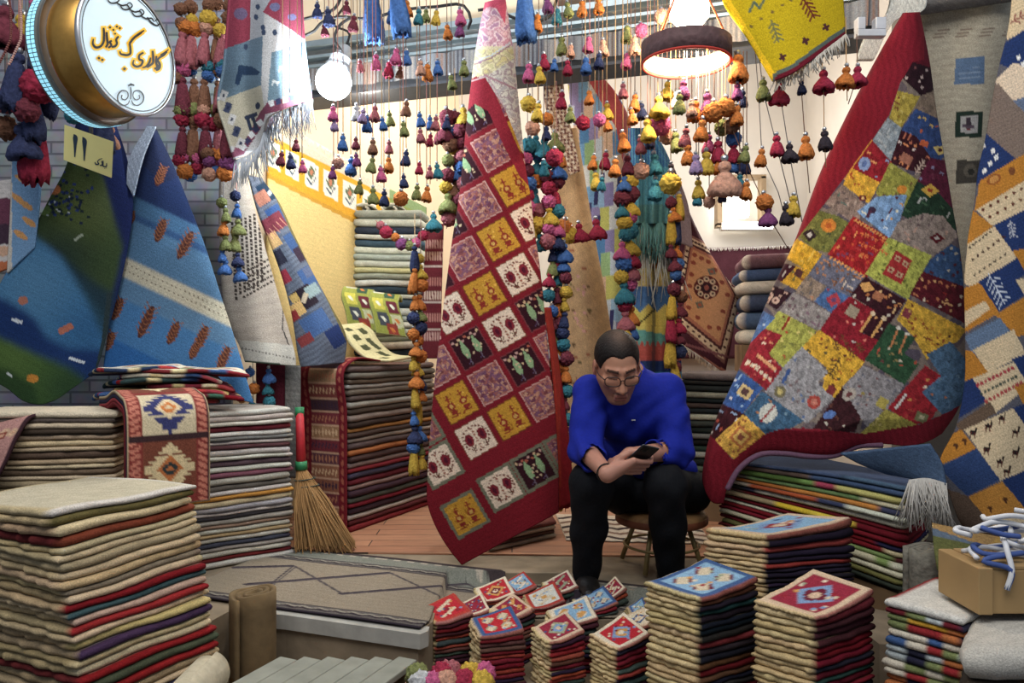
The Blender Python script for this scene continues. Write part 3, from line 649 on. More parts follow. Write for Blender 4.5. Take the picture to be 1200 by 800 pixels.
    p.rect(873, 459, 8, 7, (210,180,120), 35); p.rect(873, 459, 4, 4, (90,60,60), 35); p.rect(868, 512, 10, 10, (190,110,60), 42); p.rect(868, 512, 7, 7, (226,180,90), 42); p.rect(868, 512, 3.5, 3.5, (150,80,60), 42)
    for k in range(6): p.rect(889 + k * 3.6, 421 + k * 3 - 4, 2.4, 2, (226,160,110), 35); p.rect(877 + k * 5, 424 + k * 4, 2.4, 2, (220,200,170), 35)
    for k in range(7): p.leafy(1012 + (k % 3) * 12, 275 + k * 4, 11, 30, (220,110,60), 1.1, 2)
    for k in range(10): p.rect(1003 + k * 3.6, 258 + k * 2.2, 2.2, 1.2, (226,150,80), -30); p.rect(974 + k * 4.2, 302 + k * 2.4, 2.2, 1.2, (226,150,80), -30)
    p.poly([(1078, 446), (1062, 420), (1080, 410), (1060, 395)], (90,60,40), .0)
    # crimson border sweeping round two sides
    p.poly([(1030, 0), (1083, 0), (1083, 70), (1070, 72), (1055, 97), (1042, 135), (1022, 164), (999, 196), (970, 234), (937, 276), (917, 301), (897, 332), (886, 352), (860, 400), (800, 500)], GR)
    p.pline([(1022, 164), (999, 196), (990, 210)], 1.3, (216, 150, 60))
    p.poly([(790, 500), (829, 506), (859, 538), (895, 509), (913, 503), (940, 501), (1012, 508), (1078, 497), (1108, 484), (1135, 470), (1140, 560), (850, 640), (790, 640)], GR)
    p.C *= (1 + .10 * np.sin(p.X * .8 + 2 * np.sin(p.Y * .13)))[:, None]; p.grain(.08, 30, 1.2)
GL = [(1058, 15), (1042, 42), (1005, 110), (962, 200), (930, 285), (902, 345), (880, 400), (858, 450), (840, 488), (826, 535), (824, 568), (838, 590), (848, 590)]
GRt = [(1078, 14), (1090, 75), (1096, 120), (1106, 180), (1116, 240), (1126, 300), (1131, 360), (1132, 420), (1130, 462), (1118, 488), (1104, 508)]
GB_ = [(848, 590), (852, 572), (866, 548), (888, 532), (920, 530), (945, 533), (978, 532), (1006, 521), (1034, 520), (1070, 522), (1090, 516), (1104, 508)]
def d_gab(s, t): return 3.17 - .18 * t ** 3 + .05 * np.sin(s * 7 + .5) * t + .10 * np.abs(2 * s - 1) ** 5 - .06 * np.sin(np.pi * s) * t + .10 * np.clip(t - .93, 0, 1) / .07 * np.sin(np.pi * s)
GAB = empty('patchwork_rug', at(848, 590, 3.1), 'huge patchwork rug of small animal squares with crimson border, draped over the right-hand pile', 'rug')
cloth('rug_face', GL, GRt, d_gab, paint_gabbeh, 210, 330, bottom=GB_, parent=GAB, thick=.02)
bm = bmesh.new(); ed = [at(x, y + 1.5, 3.17 - .2 + .02) for x, y in GB_]; tube(bm, [tuple(v) for v in resample([tuple(e) for e in ed[1:9]], 60)], .011, 6)
bm_obj('bound_edge', bm, mat_plain('purple_binding', (104, 70, 92), .9, noise_amt=.3, noise_scale=120), GAB, True)

# ---- cream, navy and ochre gabbeh at the far right
CRE, NAV, OCH, GBN = (212, 190, 152), (34, 54, 104), (188, 124, 44), (104, 84, 68)
FR = [([(1180,-30),(1260,-30),(1240,25),(1180,46)],CRE),([(1172,75),(1178,50),(1200,35),(1230,25),(1230,78),(1187,82)],NAV),([(1165,95),(1187,74),(1230,82),(1230,112),(1187,119)],(222,200,172)),([(1187,118),(1230,104),(1230,135),(1198,133)],(96,112,140)),
 ([(1160,100),(1170,98),(1187,118),(1200,131),(1230,135),(1230,185),(1190,186),(1153,156)],(124,108,98)),([(1153,154),(1190,186),(1143,218),(1146,180)],NAV),([(1148,212),(1187,188),(1202,180),(1230,178),(1230,206),(1142,247)],OCH),
 ([(1144,246),(1200,212),(1230,203),(1230,242),(1200,248),(1163,265)],CRE),([(1164,264),(1198,247),(1230,240),(1230,288),(1186,294)],NAV),([(1140,246),(1164,265),(1130,290)],OCH),([(1134,286),(1165,265),(1187,295),(1192,303),(1140,338),(1128,330)],CRE),
 ([(1146,330),(1192,302),(1204,319),(1190,329),(1201,346),(1170,366)],NAV),([(1187,294),(1230,285),(1230,322),(1202,319)],OCH),([(1190,328),(1230,320),(1230,348),(1202,348)],CRE),([(1128,338),(1148,331),(1171,366),(1130,390)],OCH),([(1128,366),(1155,352),(1160,362),(1130,384)],CRE),
 ([(1166,369),(1202,347),(1230,344),(1230,388),(1192,394)],OCH),([(1130,394),(1172,372),(1193,402),(1140,416)],(96,118,148)),([(1140,410),(1188,386),(1202,414),(1158,437)],CRE),([(1130,410),(1140,412),(1158,436),(1128,447)],OCH),
 ([(1186,420),(1230,406),(1230,440),(1199,442)],NAV),([(1139,443),(1188,424),(1206,452),(1161,488)],CRE),([(1188,452),(1230,440),(1230,472),(1202,480)],OCH),([(1126,450),(1140,443),(1156,470),(1124,490)],NAV),([(1120,497),(1160,470),(1168,484),(1126,507)],GBN),
 ([(1130,503),(1188,478),(1230,476),(1230,542),(1172,563)],CRE),([(1187,478),(1230,462),(1230,505),(1204,502)],NAV),([(1098,545),(1112,510),(1126,503),(1145,526),(1108,542)],OCH),([(1100,548),(1144,525),(1172,562),(1134,582)],(44,66,112)),([(1134,582),(1174,564),(1204,597),(1157,611)],(190,130,54)),
 ([(1174,562),(1230,540),(1230,602),(1202,597)],NAV),([(1108,572),(1134,581),(1160,612),(1202,640),(1230,668),(1150,680)],(96,78,66)),([(1158,611),(1202,596),(1230,602),(1230,664),(1196,640)],CRE)]
def paint_farright(p):
    p.C[:] = lin((90, 90, 100)); rg = random.Random(9)
    for pts, c in FR:
        p.poly(pts, c)
    for pts in ([(1146,160),(1184,188),(1150,205)], [(1182,55),(1225,45),(1225,75),(1190,78)]):
        p.scatter(pts, [(226, 226, 222)], 5, 3.2, ('dia',), 20, rg)
    for k in range(7):
        p.dia(1152 + k * 9, 246 - k * 5, 2.6, 2.4, (96, 50, 40)); p.dia(1160 + k * 9, 254 - k * 5, 2.6, 2.4, (96, 50, 40))
        p.dia(1140 + k * 6, 304 - k * 4.4, 2.6, 2, (70, 40, 36)); p.rect(1136 + k * 4, 290 - k * 3, 1.6, 1.2, (50, 40, 40), -35); p.rect(1142 + k * 6, 322 - k * 4, 1.6, 1.2, (50, 40, 40), -35)
    p.leafy(1168, 338, 40, 62, (190, 200, 216), 1.3, 6); p.leafy(1186, 268, 20, 80, (176, 180, 190), 1.2, 4)
    for a, b in ((1140,507),(1158,499),(1174,490),(1156,526),(1172,541),(1190,506),(1190,530),(1180,552)):
        p.ell(a, b, 4, 2.6, (40, 30, 30), 20); p.line((a + 3, b), (a + 4, b - 6), 2, (40, 30, 30)); p.line((a - 2, b), (a - 3, b + 6), 1.4, (90, 40, 36)); p.line((a + 2, b), (a + 2, b + 6), 1.4, (90, 40, 36))
    for k in range(10):
        p.rect(1146 + k * 4.5, 451 - k * 2.2, 1.8, 2.2, (170, 60, 70), -25); p.rect(1150 + k * 4.5, 461 - k * 2.2, 1.8, 1.6, (70, 80, 70), -25); p.rect(1156 + k * 4.5, 470 - k * 2.4, 1.8, 2.2, (170, 70, 70), -25)
    for a, b in ((1160, 595), (1178, 585), (1120, 522), (1130, 516)): p.ell(a, b, 3, 2.2, (84, 50, 30)); p.rect(a + 1, b + 3, 1, 2.5, (84, 50, 30))
    p.ell(1165, 210, 9, 6, (150, 84, 40), -30); p.ell(1165, 210, 6, 3.6, (200, 140, 70), -30); p.ell(1186, 200, 4, 5, (120, 70, 40)); p.leafy(1196, 20, 26, -30, (150, 90, 80), 2, 3)
    p.C *= (1 + .10 * np.sin((p.X * .42 + p.Y * .9) * 1.5 + np.sin(p.X * .2)))[:, None]; p.grain(.10, -26, 1.4)
FL = [(1188, -40), (1182, 30), (1170, 80), (1162, 120), (1154, 165), (1146, 200), (1142, 235), (1134, 280), (1130, 330), (1131, 396), (1130, 450), (1120, 500), (1101, 545), (1112, 578), (1124, 610), (1152, 645)]
cloth('panelled_rug', FL, [(1290, -40), (1280, 200), (1270, 450), (1250, 690)], wavy(3.02, -.1, -.15, .02, 1.5), paint_farright, 120, 380,
      label='navy, cream and ochre patchwork rug with striding birds, hanging at the far right edge', thick=.018)

# ---- cream rug with three small squares behind it
def paint_cream3(p):
    p.C[:] = lin((172, 164, 144)); p.C *= (1 + .06 * np.sin(p.Y * .7 + np.sin(p.X * .08) * 2))[:, None]
    p.poly([(1120, 69), (1154, 65), (1153, 98), (1118, 99)], (88, 112, 144)); 
    for k in range(4): p.line((1124, 74 + k * 6), (1148, 72 + k * 6), 1.2, (120, 140, 164))
    p.poly([(1120, 131), (1152, 130), (1151, 161), (1119, 161)], (36, 52, 44)); p.poly([(1126, 136), (1146, 135), (1146, 155), (1125, 156)], (160, 158, 156)); p.rect(1135, 145, 2, 8, (110, 40, 46)); p.rect(1135, 148, 7, 2, (84, 70, 84)); p.rect(1135, 142, 3, 5, (60, 50, 60))
    p.poly([(1121, 188), (1151, 187), (1149, 214), (1120, 215)], (70, 66, 60)); p.ell(1137, 200, 8, 8, (96, 90, 80)); p.ell(1138, 201, 4, 4, (50, 50, 46))
    for yy in (33, 37, 41): p.line((1084, yy + 3), (1178, yy), 1.0, (128, 112, 98))
    p.grain(.08, 0, 1.6)
W3 = empty('cream_rug', at(1130, 300, 3.45), 'plain cream rug with three small squares hanging between the two patchwork rugs', 'rug')
cloth('rug_face', [(1078, 12), (1081, 90), (1086, 180), (1092, 260), (1098, 330), (1104, 420)], [(1186, 0), (1184, 90), (1176, 180), (1166, 260), (1160, 330), (1150, 420)], wavy(3.42, 0, 0, .03, 1), paint_cream3, 90, 220, parent=W3, thick=.015)
def plain_paint(c, amt=.1, bands=None, ang=0):
    def f(p):
        p.C[:] = lin(c)
        if bands: bands(p)
        p.grain(amt, ang, 1.4)
    return f
cloth('top_fold', [(1040, -30), (1052, 5), (1080, 18)], [(1200, -40), (1190, -8), (1186, 2)], lambda s, t: 3.36 - .05 * np.sin(np.pi * t), plain_paint((120, 116, 112), .16), 60, 16, parent=W3)
cloth('white_fringe_fold', [(1048, -20), (1040, 15), (1016, 40), (1005, 70)], [(1086, -20), (1084, 10), (1052, 22), (1024, 70)], 3.3, plain_paint((206, 206, 196), .22, None, 60), 30, 40, label='pale shaggy rug edge poking out behind the crimson rug top', thick=.02)

# ---- yellow flatweave top right
def paint_yellow(p):
    p.C[:] = lin((206, 176, 20))
    p.poly([(843, -10), (850, -10), (912, 92), (906, 94)], (250, 206, 30))
    d = [(905, 92), (930, 82), (952, 66), (972, 50), (992, 37)]
    p.poly([(906, 86), (930, 74), (952, 58), (974, 42), (992, 30), (992, 60), (905, 110)], (90, 104, 96)); p.poly([(908, 90), (930, 79), (952, 64), (974, 48), (992, 36), (1000, 80), (905, 120)], (116, 24, 40))
    p.leafy(908, 36, 26, 70, (122, 120, 70), 2.2, 4); p.leafy(947, 8, 30, 60, (116, 46, 34), 2.2, 5)
    for a, b in ((968, 32), (944, 48), (917, 67)):
        for r in (45, 135): p.rect(a, b, 4.6, 1.7, (84, 44, 44), r + 15)
    for a, b in ((880, 31), (892, 22), (905, 14), (917, 6), (927, 0)): p.ell(a, b, 2.2, 1.8, (130, 106, 44))
    p.pline([(878, 14), (884, 2), (890, 10), (896, -2)], 3, (96, 110, 84)); p.grain(.06, -20)
YR = empty('yellow_flatweave', at(905, 92, 2.9), 'bright yellow flatweave rug with brown branches, hanging top right', 'rug')
cloth('rug_face', [(843, -60), (846, 0), (875, 45), (905, 96)], [(986, -60), (988, -10), (990, 20), (992, 40)], wavy(2.9, .1, 0, .02, 1, 1), paint_yellow, 120, 110, bottom=[(905, 96), (930, 85), (952, 70), (974, 53), (992, 40)], parent=YR)
fringe('fringe', [(908, 94), (930, 84), (952, 70), (974, 53), (991, 40)], .055, 2.9, (190, 184, 172), YR, 90, .5, r=.003)

# ---- flatwoven kilim with animals, near the bulb
def paint_animals(p):
    p.C[:] = lin((196, 198, 200)); RD, GBL = (150, 62, 82), (104, 130, 150)
    p.poly([(255, -30), (296, -30), (293, 46), (262, 60)], RD); p.poly([(294, -30), (335, -30), (310, 12), (308, 44), (293, 47)], (168, 176, 184))
    p.poly([(330, -30), (370, -30), (362, 49), (334, 30), (308, 14), (318, -2)], RD); p.poly([(255, 60), (308, 42), (306, 100), (255, 119)], GBL); p.poly([(318, 62), (370, 44), (372, 112), (313, 122)], (112, 142, 160))
    p.poly([(255, 118), (306, 100), (310, 128), (286, 172), (255, 170)], (190, 186, 166))
    p.poly([(313, 120), (372, 106), (372, 118), (311, 134), (306, 150), (286, 180), (270, 186), (276, 172), (290, 160), (303, 134)], (128, 70, 92))
    for k in range(6): p.rect(318 + k * 8, 121 - k * 2.2, 3, 3.6, (220, 226, 230) if k % 2 == 0 else (60, 70, 110), -14)
    for k in range(5): p.rect(285 + k * 5, 172 - k * 7, 3.4, 3.4, (220, 226, 230) if k % 2 == 0 else (60, 60, 96), -40)
    for k in range(5): p.rect(262 + k * 5, 112 + k * 14, 4, 6, (64, 74, 104) if k % 2 else (210, 212, 214), 20); p.rect(262 + k * 5, 112 + k * 14, 1.4, 2, (40, 50, 80), 20)
    p.poly([(275, 98), (280, 76), (295, 78), (305, 84), (302, 88), (284, 88), (280, 100)], (44, 66, 96)); p.rect(292, 145, 2, 8, (50, 60, 84), -20); p.rect(298, 143, 2, 8, (50, 60, 84), -20); p.rect(294, 136, 8, 2.4, (50, 60, 84), -20); p.ell(302, 124, 3, 4, (50, 60, 84))
    for a, b in ((341, 62), (331, 80), (348, 90), (323, 96), (357, 70)): p.rect(a, b, 4, 1.6, (214, 222, 226), 20); p.line((a - 3, b), (a - 4, b + 4), 1.3, (214, 222, 226)); p.line((a + 3, b), (a + 2, b + 4), 1.3, (214, 222, 226))
    for a, b in ((308, 32), (302, 8), (300, 20), (309, 38), (322, 38), (322, 10), (288, 55)): p.ell(a, b, 2.6, 3.4, (60, 76, 104))
    p.ell(322, 8, 6, 5, (110, 110, 150)); p.ell(342, 20, 5, 4, (110, 110, 150)); p.ell(282, 16, 8, 7, (110, 96, 130)); p.grain(.05, 0)
AK = empty('animal_kilim', at(300, 185, 3.3), 'red, grey-blue and white kilim with woven animals hanging left of the bulb', 'rug')
cloth('kilim_face', [(272, -40), (268, 20), (263, 80), (257, 122), (266, 152), (276, 184)], [(354, -40), (356, 20), (360, 70), (366, 116)], lambda s, t: 3.3 + .10 * np.sin(s * 7.5) * (.4 + .6 * t), paint_animals, 110, 170,
      bottom=[(276, 186), (290, 181), (302, 172), (308, 156), (314, 138), (332, 128), (350, 122), (366, 116)], parent=AK)
fringe('fringe', [(276, 187), (290, 182), (303, 172), (309, 156), (315, 139), (332, 129), (350, 123), (366, 117)], .13, 3.32, (186, 194, 204), AK, 150, .3, r=.003)

# ---- landscape rug on the left
def soft(p, m, c, cx, cy, r, a):
    w = np.exp(-((p.X - cx) ** 2 + (p.Y - cy) ** 2) / (2 * r * r)) * m * a; p.C[:] = p.C * (1 - w[:, None]) + lin(c) * w[:, None]
def paint_land(p):
    p.C[:] = lin((28, 40, 84)); N = lambda k, s: np.sin(p.X / s + k) * np.cos(p.Y / s * .8 + k * 2)
    e = p.Y + .0 * p.X
    u = (p.X - 20) * .62 + (p.Y - 200) * -.78     # across the hill line
    m = p.inpoly([(60, 170), (140, 190), (150, 260), (132, 345), (108, 330), (60, 290), (34, 274), (20, 300)]); p._mask(m, (56, 74, 42)); soft(p, m, (92, 106, 48), 88, 250, 26, .8); soft(p, m, (36, 54, 50), 70, 300, 30, .8); soft(p, m, (84, 96, 60), 118, 240, 20, .7)
    p.poly([(90, 150), (165, 150), (165, 260), (148, 300), (135, 260), (122, 210)], (24, 34, 78))
    w = p.inpoly([(-40, 330), (20, 300), (34, 272), (70, 300), (100, 340), (126, 372), (122, 410), (80, 408), (54, 394), (40, 372), (8, 352), (-40, 340)]); p._mask(w, (58, 114, 160)); soft(p, w, (84, 132, 168), 40, 330, 40, .7); soft(p, w, (40, 84, 130), 100, 390, 30, .7)
    dk = p.inpoly([(70, 298), (110, 330), (134, 345), (124, 400), (100, 350)]); p._mask(dk, (34, 58, 62), .8)
    b = p.inpoly([(-40, 336), (8, 352), (40, 372), (54, 394), (80, 408), (124, 410), (112, 440), (80, 470), (-40, 420)]); p._mask(b, (26, 52, 104))
    g = p.inpoly([(-40, 380), (0, 396), (40, 414), (80, 430), (100, 444), (70, 470), (40, 480), (-40, 480)]); p._mask(g, (60, 90, 42)); soft(p, g, (88, 116, 56), 10, 415, 34, .8); soft(p, g, (40, 66, 44), 80, 455, 26, .8)
    p.poly([(-40, 425), (10, 432), (40, 452), (48, 480), (-40, 480)], (36, 62, 36), .8)
    p.blur(16)
    rg = random.Random(3)
    for k in range(60): x = rg.gauss(80, 11); y = rg.gauss(232, 14); p.ell(x, y, 2.2, 1.8, rg.choice([(30, 40, 66), (40, 56, 110), (30, 44, 50)]))
    for k in range(9): x = rg.uniform(54, 100); y = rg.uniform(214, 254); p.ell(x, y, 1.3, 1, (190, 200, 200))
    p.ell(64, 222, 7, 6, (190, 110, 60)); p.ell(52, 246, 8, 6, (96, 120, 60)); p.rect(92, 278, 6, 1.6, (150, 160, 140), -35)
    p.ell(27, 352, 6, 5, (176, 110, 90)); p.rect(77, 385, 9, 4, (176, 104, 84), -28); p.ell(38, 443, 7, 5, (200, 130, 50)); p.rect(90, 422, 10, 1.6, (206, 214, 220), 18); p.rect(20, 376, 7, 2, (206, 214, 220), 18); p.rect(11, 439, 3.5, 1.6, (206, 214, 210), 30)
    p.pline([(128, 345), (122, 400), (113, 440)], 6, (44, 58, 60)); p.grain(.08, 25, .9)
cloth('landscape_rug', [(90, 140), (76, 200), (58, 235), (30, 290), (2, 335), (-18, 380), (-22, 430), (-22, 450)], [(134, 140), (150, 190), (156, 235), (150, 290), (138, 345), (126, 390), (118, 420), (112, 436)], wavy(3.53, .05, -.05, .025, 1.2), paint_land, 120, 220,
      bottom=[(-22, 440), (8, 455), (28, 470), (45, 474), (62, 470), (85, 455), (112, 436)], label='pictorial rug of green hills and blue water hanging under the number plaque', thick=.016)

# ---- blue feather rug
def paint_feather(p):
    p.C[:] = lin((78, 120, 164)); v = p.Y - .47 * (p.X - 140)
    def band(a, b, c, al=1.0): p._mask((v > a) & (v < b), c, al)
    band(-100, 222, (34, 50, 92)); band(222, 242, (70, 110, 148)); band(242, 250, (52, 86, 132)); band(250, 300, (84, 124, 160)); band(298, 322, (204, 196, 170)); band(322, 348, (92, 132, 168)); band(348, 400, (70, 124, 178)); band(400, 480, (46, 104, 172)); p.blur(3)
    p._mask(p.inpoly([(150, 150), (190, 150), (215, 205), (190, 215), (165, 190)]), (36, 46, 80))
    for k in range(24):
        for r in range(2): x = 144 + k * 5.2 + r * 2.5; p.ell(x, 305 + .47 * (x - 140) + r * 8, 1.0, .9, (110, 96, 80))
    for a, b, L, ro in ((188, 206, 24, -68), (188, 270, 28, -70), (217, 287, 36, -62), (137, 362, 28, -66), (171, 377, 40, -66), (203, 390, 28, -66), (236, 396, 30, -66), (262, 420, 30, -66), (128, 400, 24, -66), (153, 255, 16, -76), (228, 410, 22, -66)):
        p.ell(a, b, L * .52, 5.2, (98, 56, 46), ro); p.leafy(a, b, L, ro, (70, 44, 46), 1.2, 6, (150, 92, 60))
    p.grain(.10, 25, 1.5)
cloth('feather_rug', [(176, 152), (168, 185), (155, 235), (146, 280), (138, 320), (131, 360), (125, 400), (121, 430)], [(184, 152), (204, 195), (222, 240), (241, 290), (257, 340), (270, 380), (285, 430), (297, 472)], wavy(3.62, .06, -.05, .02, 1.1, 1), paint_feather, 130, 210,
      label='blue rug with brown feathers and a white dotted band, hanging left of the cream one', thick=.016)
cloth('feather_rug_corner', [(172, 148), (150, 190), (148, 215)], [(182, 148), (168, 182), (156, 230)], 3.56, plain_paint((150, 164, 184), .25, None, 70), 20, 40, label='pale shaggy corner of a rug turned over the blue feather rug top', thick=.012)

# ---- cream rug with dotted chevrons
def paint_dots(p):
    p.C[:] = lin((178, 166, 152)); p.C *= (1 + .05 * np.sin(p.Y * .5 + p.X * .13))[:, None]
    for k in range(7):
        for j in range(22):
            x = 272 + k * 5.2 + j * .25; y = 262 + j * 4.6 - k * 2
            if y < 350 - k * 3: p.rect(x, y, 1.5, 1.7, (58, 48, 44))
    for r in range(5):
        for j in range(14):
            x = 282 + j * 4.0; y = 350 - r * 7 - j * 2.2
            if x > 284 + r * 2: p.rect(x, y, 1.6, 1.2, (58, 48, 44), -25)
    p.pline([(332, 360), (331, 385), (340, 408)], 1.4, (60, 56, 54)); p._mask(p.Y > 400 + (p.X - 300) * .1, (196, 192, 180))
    for k in range(16): p.ell(284 + k * 4, 408 + k * .8, 1.2, 1, (110, 106, 100))
    p.line((287, 424), (347, 430), 4, (70, 84, 70)); p.grain(.06, 0)
cloth('dotted_rug', [(258, 190), (256, 240), (258, 300), (260, 340), (266, 380), (280, 404), (287, 424)], [(286, 195), (300, 250), (315, 305), (329, 355), (341, 395), (347, 425), (347, 429)], wavy(3.76, .05, -.02, .02, 1.2), paint_dots, 90, 180,
      label='cream rug with rows of black dots forming a chevron, right of the feather rug')

# ---- grey-blue patch rug
def paint_patch(p):
    p.C[:] = lin((96, 104, 120)); v = p.Y + .62 * p.X
    p.C *= (1 + .18 * np.sin(v * .9 + np.sin(p.X * .2)))[:, None]
    Q = [((312, 225), 8, 12, (30, 52, 76)), ((328, 250), 14, 12, (52, 84, 136)), ((320, 262), 14, 10, (120, 50, 62)), ((318, 283), 10, 9, (214, 170, 110)), ((346, 282), 10, 12, (56, 84, 130)), ((354, 296), 8, 9, (56, 40, 56)), ((325, 303), 9, 9, (44, 44, 60)),
         ((331, 326), 9, 8, (150, 46, 62)), ((365, 322), 13, 12, (60, 90, 140)), ((357, 349), 12, 13, (44, 34, 44)), ((345, 349), 5, 5, (206, 170, 96)), ((348, 363), 9, 8, (224, 180, 110)), ((343, 371), 7, 6, (150, 50, 50)), ((370, 379), 16, 13, (70, 100, 150)), ((396, 393), 12, 12, (38, 54, 104)), ((362, 318), 6, 6, (90, 100, 130)), ((366, 340), 8, 7, (140, 160, 160)), ((307, 232), 8, 8, (170, 110, 90)), ((330, 390), 9, 8, (90, 80, 90)), ((358, 398), 9, 6, (140, 60, 60))]
    for (x, y), hx, hy, c in Q: p.rect(x, y, hx, hy, c, -32)
    p.dia(316, 226, 3, 4, (190, 206, 206)); p.rect(357, 349, 3, 6, (200, 180, 150), 20)
    for k in range(5): p.line((312 + k * 4, 272 - k * 4), (320 + k * 4, 280 - k * 4), 1, (190, 130, 110))
    p.pline([(318, 215), (342, 270), (380, 340), (412, 408)], 4, (110, 100, 60)); p.grain(.12, -32, 1.6)
cloth('patch_rug', [(290, 205), (302, 250), (318, 290), (332, 330), (342, 370), (349, 415), (352, 430)], [(306, 208), (326, 235), (345, 275), (366, 318), (390, 362), (406, 395), (404, 425)], wavy(3.92, .12, .0, .02, 1.2), paint_patch, 90, 160,
      label='grey-blue patchwork rug hanging in a diagonal fold beside the yellow-bordered rug')

# ---- wall rug with yellow border, on the left wall of the shop
def paint_yb(p):
    p.C[:] = lin((228, 200, 130)); n = np.clip((p.X - 420) / 60, 0, 1); p._mask(n, (170, 186, 130), .8)
    top = 160 + (p.X - 330) * .52
    p._mask((p.Y < top + 52), (226, 164, 44)); p._mask(p.Y < top + 6, (214, 200, 180)); p._mask((p.Y > top + 52) & (p.Y < top + 57), (204, 150, 50))
    for k in range(8):
        x = 320 + k * 22.5; y = 160 + (x - 330) * .52 + 26
        p.poly([(x - 8, y - 18), (x + 8, y - 10), (x + 8, y + 20), (x - 8, y + 12)], (232, 228, 214)); p.dia(x, y - 2, 5, 9, (90, 110, 80)); p.dia(x, y - 2, 2.4, 4.5, (196, 120, 90))
        for s_ in (-1, 1): p.line((x, y + 12), (x + s_ * 5, y + 4), 1.6, (70, 90, 110)); p.line((x, y + 6), (x + s_ * 5, y - 6), 1.4, (90, 110, 90))
    p._mask((p.X > 456) & (p.Y < top + 60), (110, 150, 90), .85); p.grain(.05, 10)
ywall = lambda s, t: 3.097 / (.407 + (600 - (316 + 184 * s)) / 900) - .06
cloth('bordered_wall_rug', [(316, 150), (314, 250), (314, 430)], [(500, 243), (500, 320), (500, 430)], ywall, paint_yb, 130, 150,
      label='cream rug with a golden border of white flower panels on the left wall', thick=.01)
fringe('rug_fringe', [(340, 150), (380, 172), (410, 188)], .04, 4.4, (214, 210, 204), bpy.data.objects['bordered_wall_rug'], 60, .5)

# ---- tall rugs behind the seated man
def paint_beige(p):
    p.C[:] = lin((206, 166, 118)); rg = random.Random(4)
    for k in range(40): p.rect(rg.uniform(664, 690), rg.uniform(270, 500), 3, 1, rg.choice([(120, 90, 60), (170, 100, 70), (110, 96, 60)]), rg.uniform(-40, 40))
    for k in range(18): p.ell(rg.uniform(660, 686), rg.uniform(320, 390), 2, 2, (220, 160, 150))
    p.C *= (1 + .05 * np.sin(p.Y * .3 + p.X * .2))[:, None]; p.grain(.07, 15)
cloth('beige_rug', [(650, 150), (648, 300), (648, 450), (648, 575)], [(676, 150), (694, 260), (712, 360), (724, 450), (728, 575)], wavy(4.25, .1, 0, .03, 1), paint_beige, 50, 140, label='plain beige rug hanging behind the seated man, left of the pastel checks')
def paint_geo(p):
    p.C[:] = lin((196, 160, 130)); i = ((p.X + p.Y) // 4).astype(int); j = ((p.X - p.Y) // 4).astype(int); p._mask((i + j) % 2 == 0, (110, 60, 52)); p._mask((i * 3 + j) % 5 == 0, (224, 206, 176)); p.grain(.08)
cloth('brown_check_rug', [(636, 92), (640, 130), (650, 165), (668, 205)], [(660, 92), (664, 130), (672, 160), (680, 200)], 4.15, paint_geo, 40, 70, label='brown and cream finely checked rug end showing high behind the tassels')
def paint_pastel(p):
    p.C[:] = lin((150, 190, 216)); rg = random.Random(8); pal = [(120, 170, 214), (224, 228, 226), (206, 206, 110), (150, 140, 190), (160, 200, 140), (150, 190, 224), (226, 190, 160), (86, 140, 196), (200, 214, 226)]
    a = (p.Y + (p.X - 700) * (.55 * np.clip((250 - p.Y) / 120, .15, 1))); r = (a // 27).astype(int); c = ((p.X + r * 5) // 11).astype(int)
    for rr in range(-5, 25):
        for cc in range(55, 75):
            m = (r == rr) & (c == cc)
            if m.any(): p._mask(m, rg.choice(pal))
    for k in range(8): p.rect(rg.uniform(690, 730), rg.uniform(180, 380), 2.4, 12, (60, 60, 110), 4)
    m = p.inpoly([(684, 85), (710, 86), (732, 128), (734, 210), (722, 150), (700, 112)]); p._mask(m, (196, 84, 92)); p._mask(p.X > 731, (176, 96, 100)); p.grain(.06)
cloth('pastel_checked_rug', [(664, 88), (672, 150), (684, 215), (697, 300), (708, 370), (716, 430), (720, 480)], [(700, 84), (720, 106), (734, 130), (735, 215), (735, 300), (735, 400), (735, 480)], wavy(4.6, .1, 0, .02, 1), paint_pastel, 80, 190,
      label='pale blue, white and yellow checked rug with a pinkish edge, deep in the shop')
def paint_tealf(p):
    p.C[:] = lin((196, 200, 190)); st = np.sin(p.X * 1.1 + np.sin(p.Y * .05) * 2)
    p._mask(p.Y < 500, (206, 204, 190)); p._mask((p.X // 9).astype(int) % 3 == 0, (150, 140, 110)); p._mask(((p.X // 9).astype(int) % 3 == 1) & (p.Y > 300), (190, 120, 60))
    p._mask((p.Y > 315) & (p.Y < 345), (214, 190, 100), .7); p._mask((p.Y > 336) & (p.Y < 372), (70, 110, 160)); p._mask((p.Y > 366 - abs((p.X % 20) - 10)) & (p.Y < 392), (216, 196, 96)); p._mask((p.Y > 384 + (p.X - 740) * .2) & (p.Y < 408), (96, 160, 150))
    p._mask((p.Y > 402 + 3 * np.sin(p.X)) & (p.Y < 424), (186, 84, 74)); p._mask(p.Y > 422, (40, 60, 110)); p._mask(p.Y > 436, (60, 130, 170)); p.line((748, 380), (768, 362), 2, (30, 30, 30)); p._mask((p.X > 764) & (p.X < 768), (50, 60, 70), .6); p.grain(.08)
TL = empty('meadow_rug', at(765, 450, 4.1), 'many-coloured pictorial rug under a long teal fringe, right behind the man', 'rug')
cloth('rug_face', [(738, 236), (738, 320), (740, 400), (744, 480)], [(792, 236), (796, 320), (798, 400), (800, 480)], wavy(4.1, .05, 0, .04, 2), paint_tealf, 60, 130, parent=TL)
def paint_tealtop(p):
    p.C[:] = lin((70, 132, 150)); p._mask(p.Y < 195, (52, 96, 150)); p._mask((np.sin(p.X * 1.8) > .2), (96, 156, 166), .7); p._mask(p.Y > 240, (84, 120, 100), .5); p.grain(.14, 90)
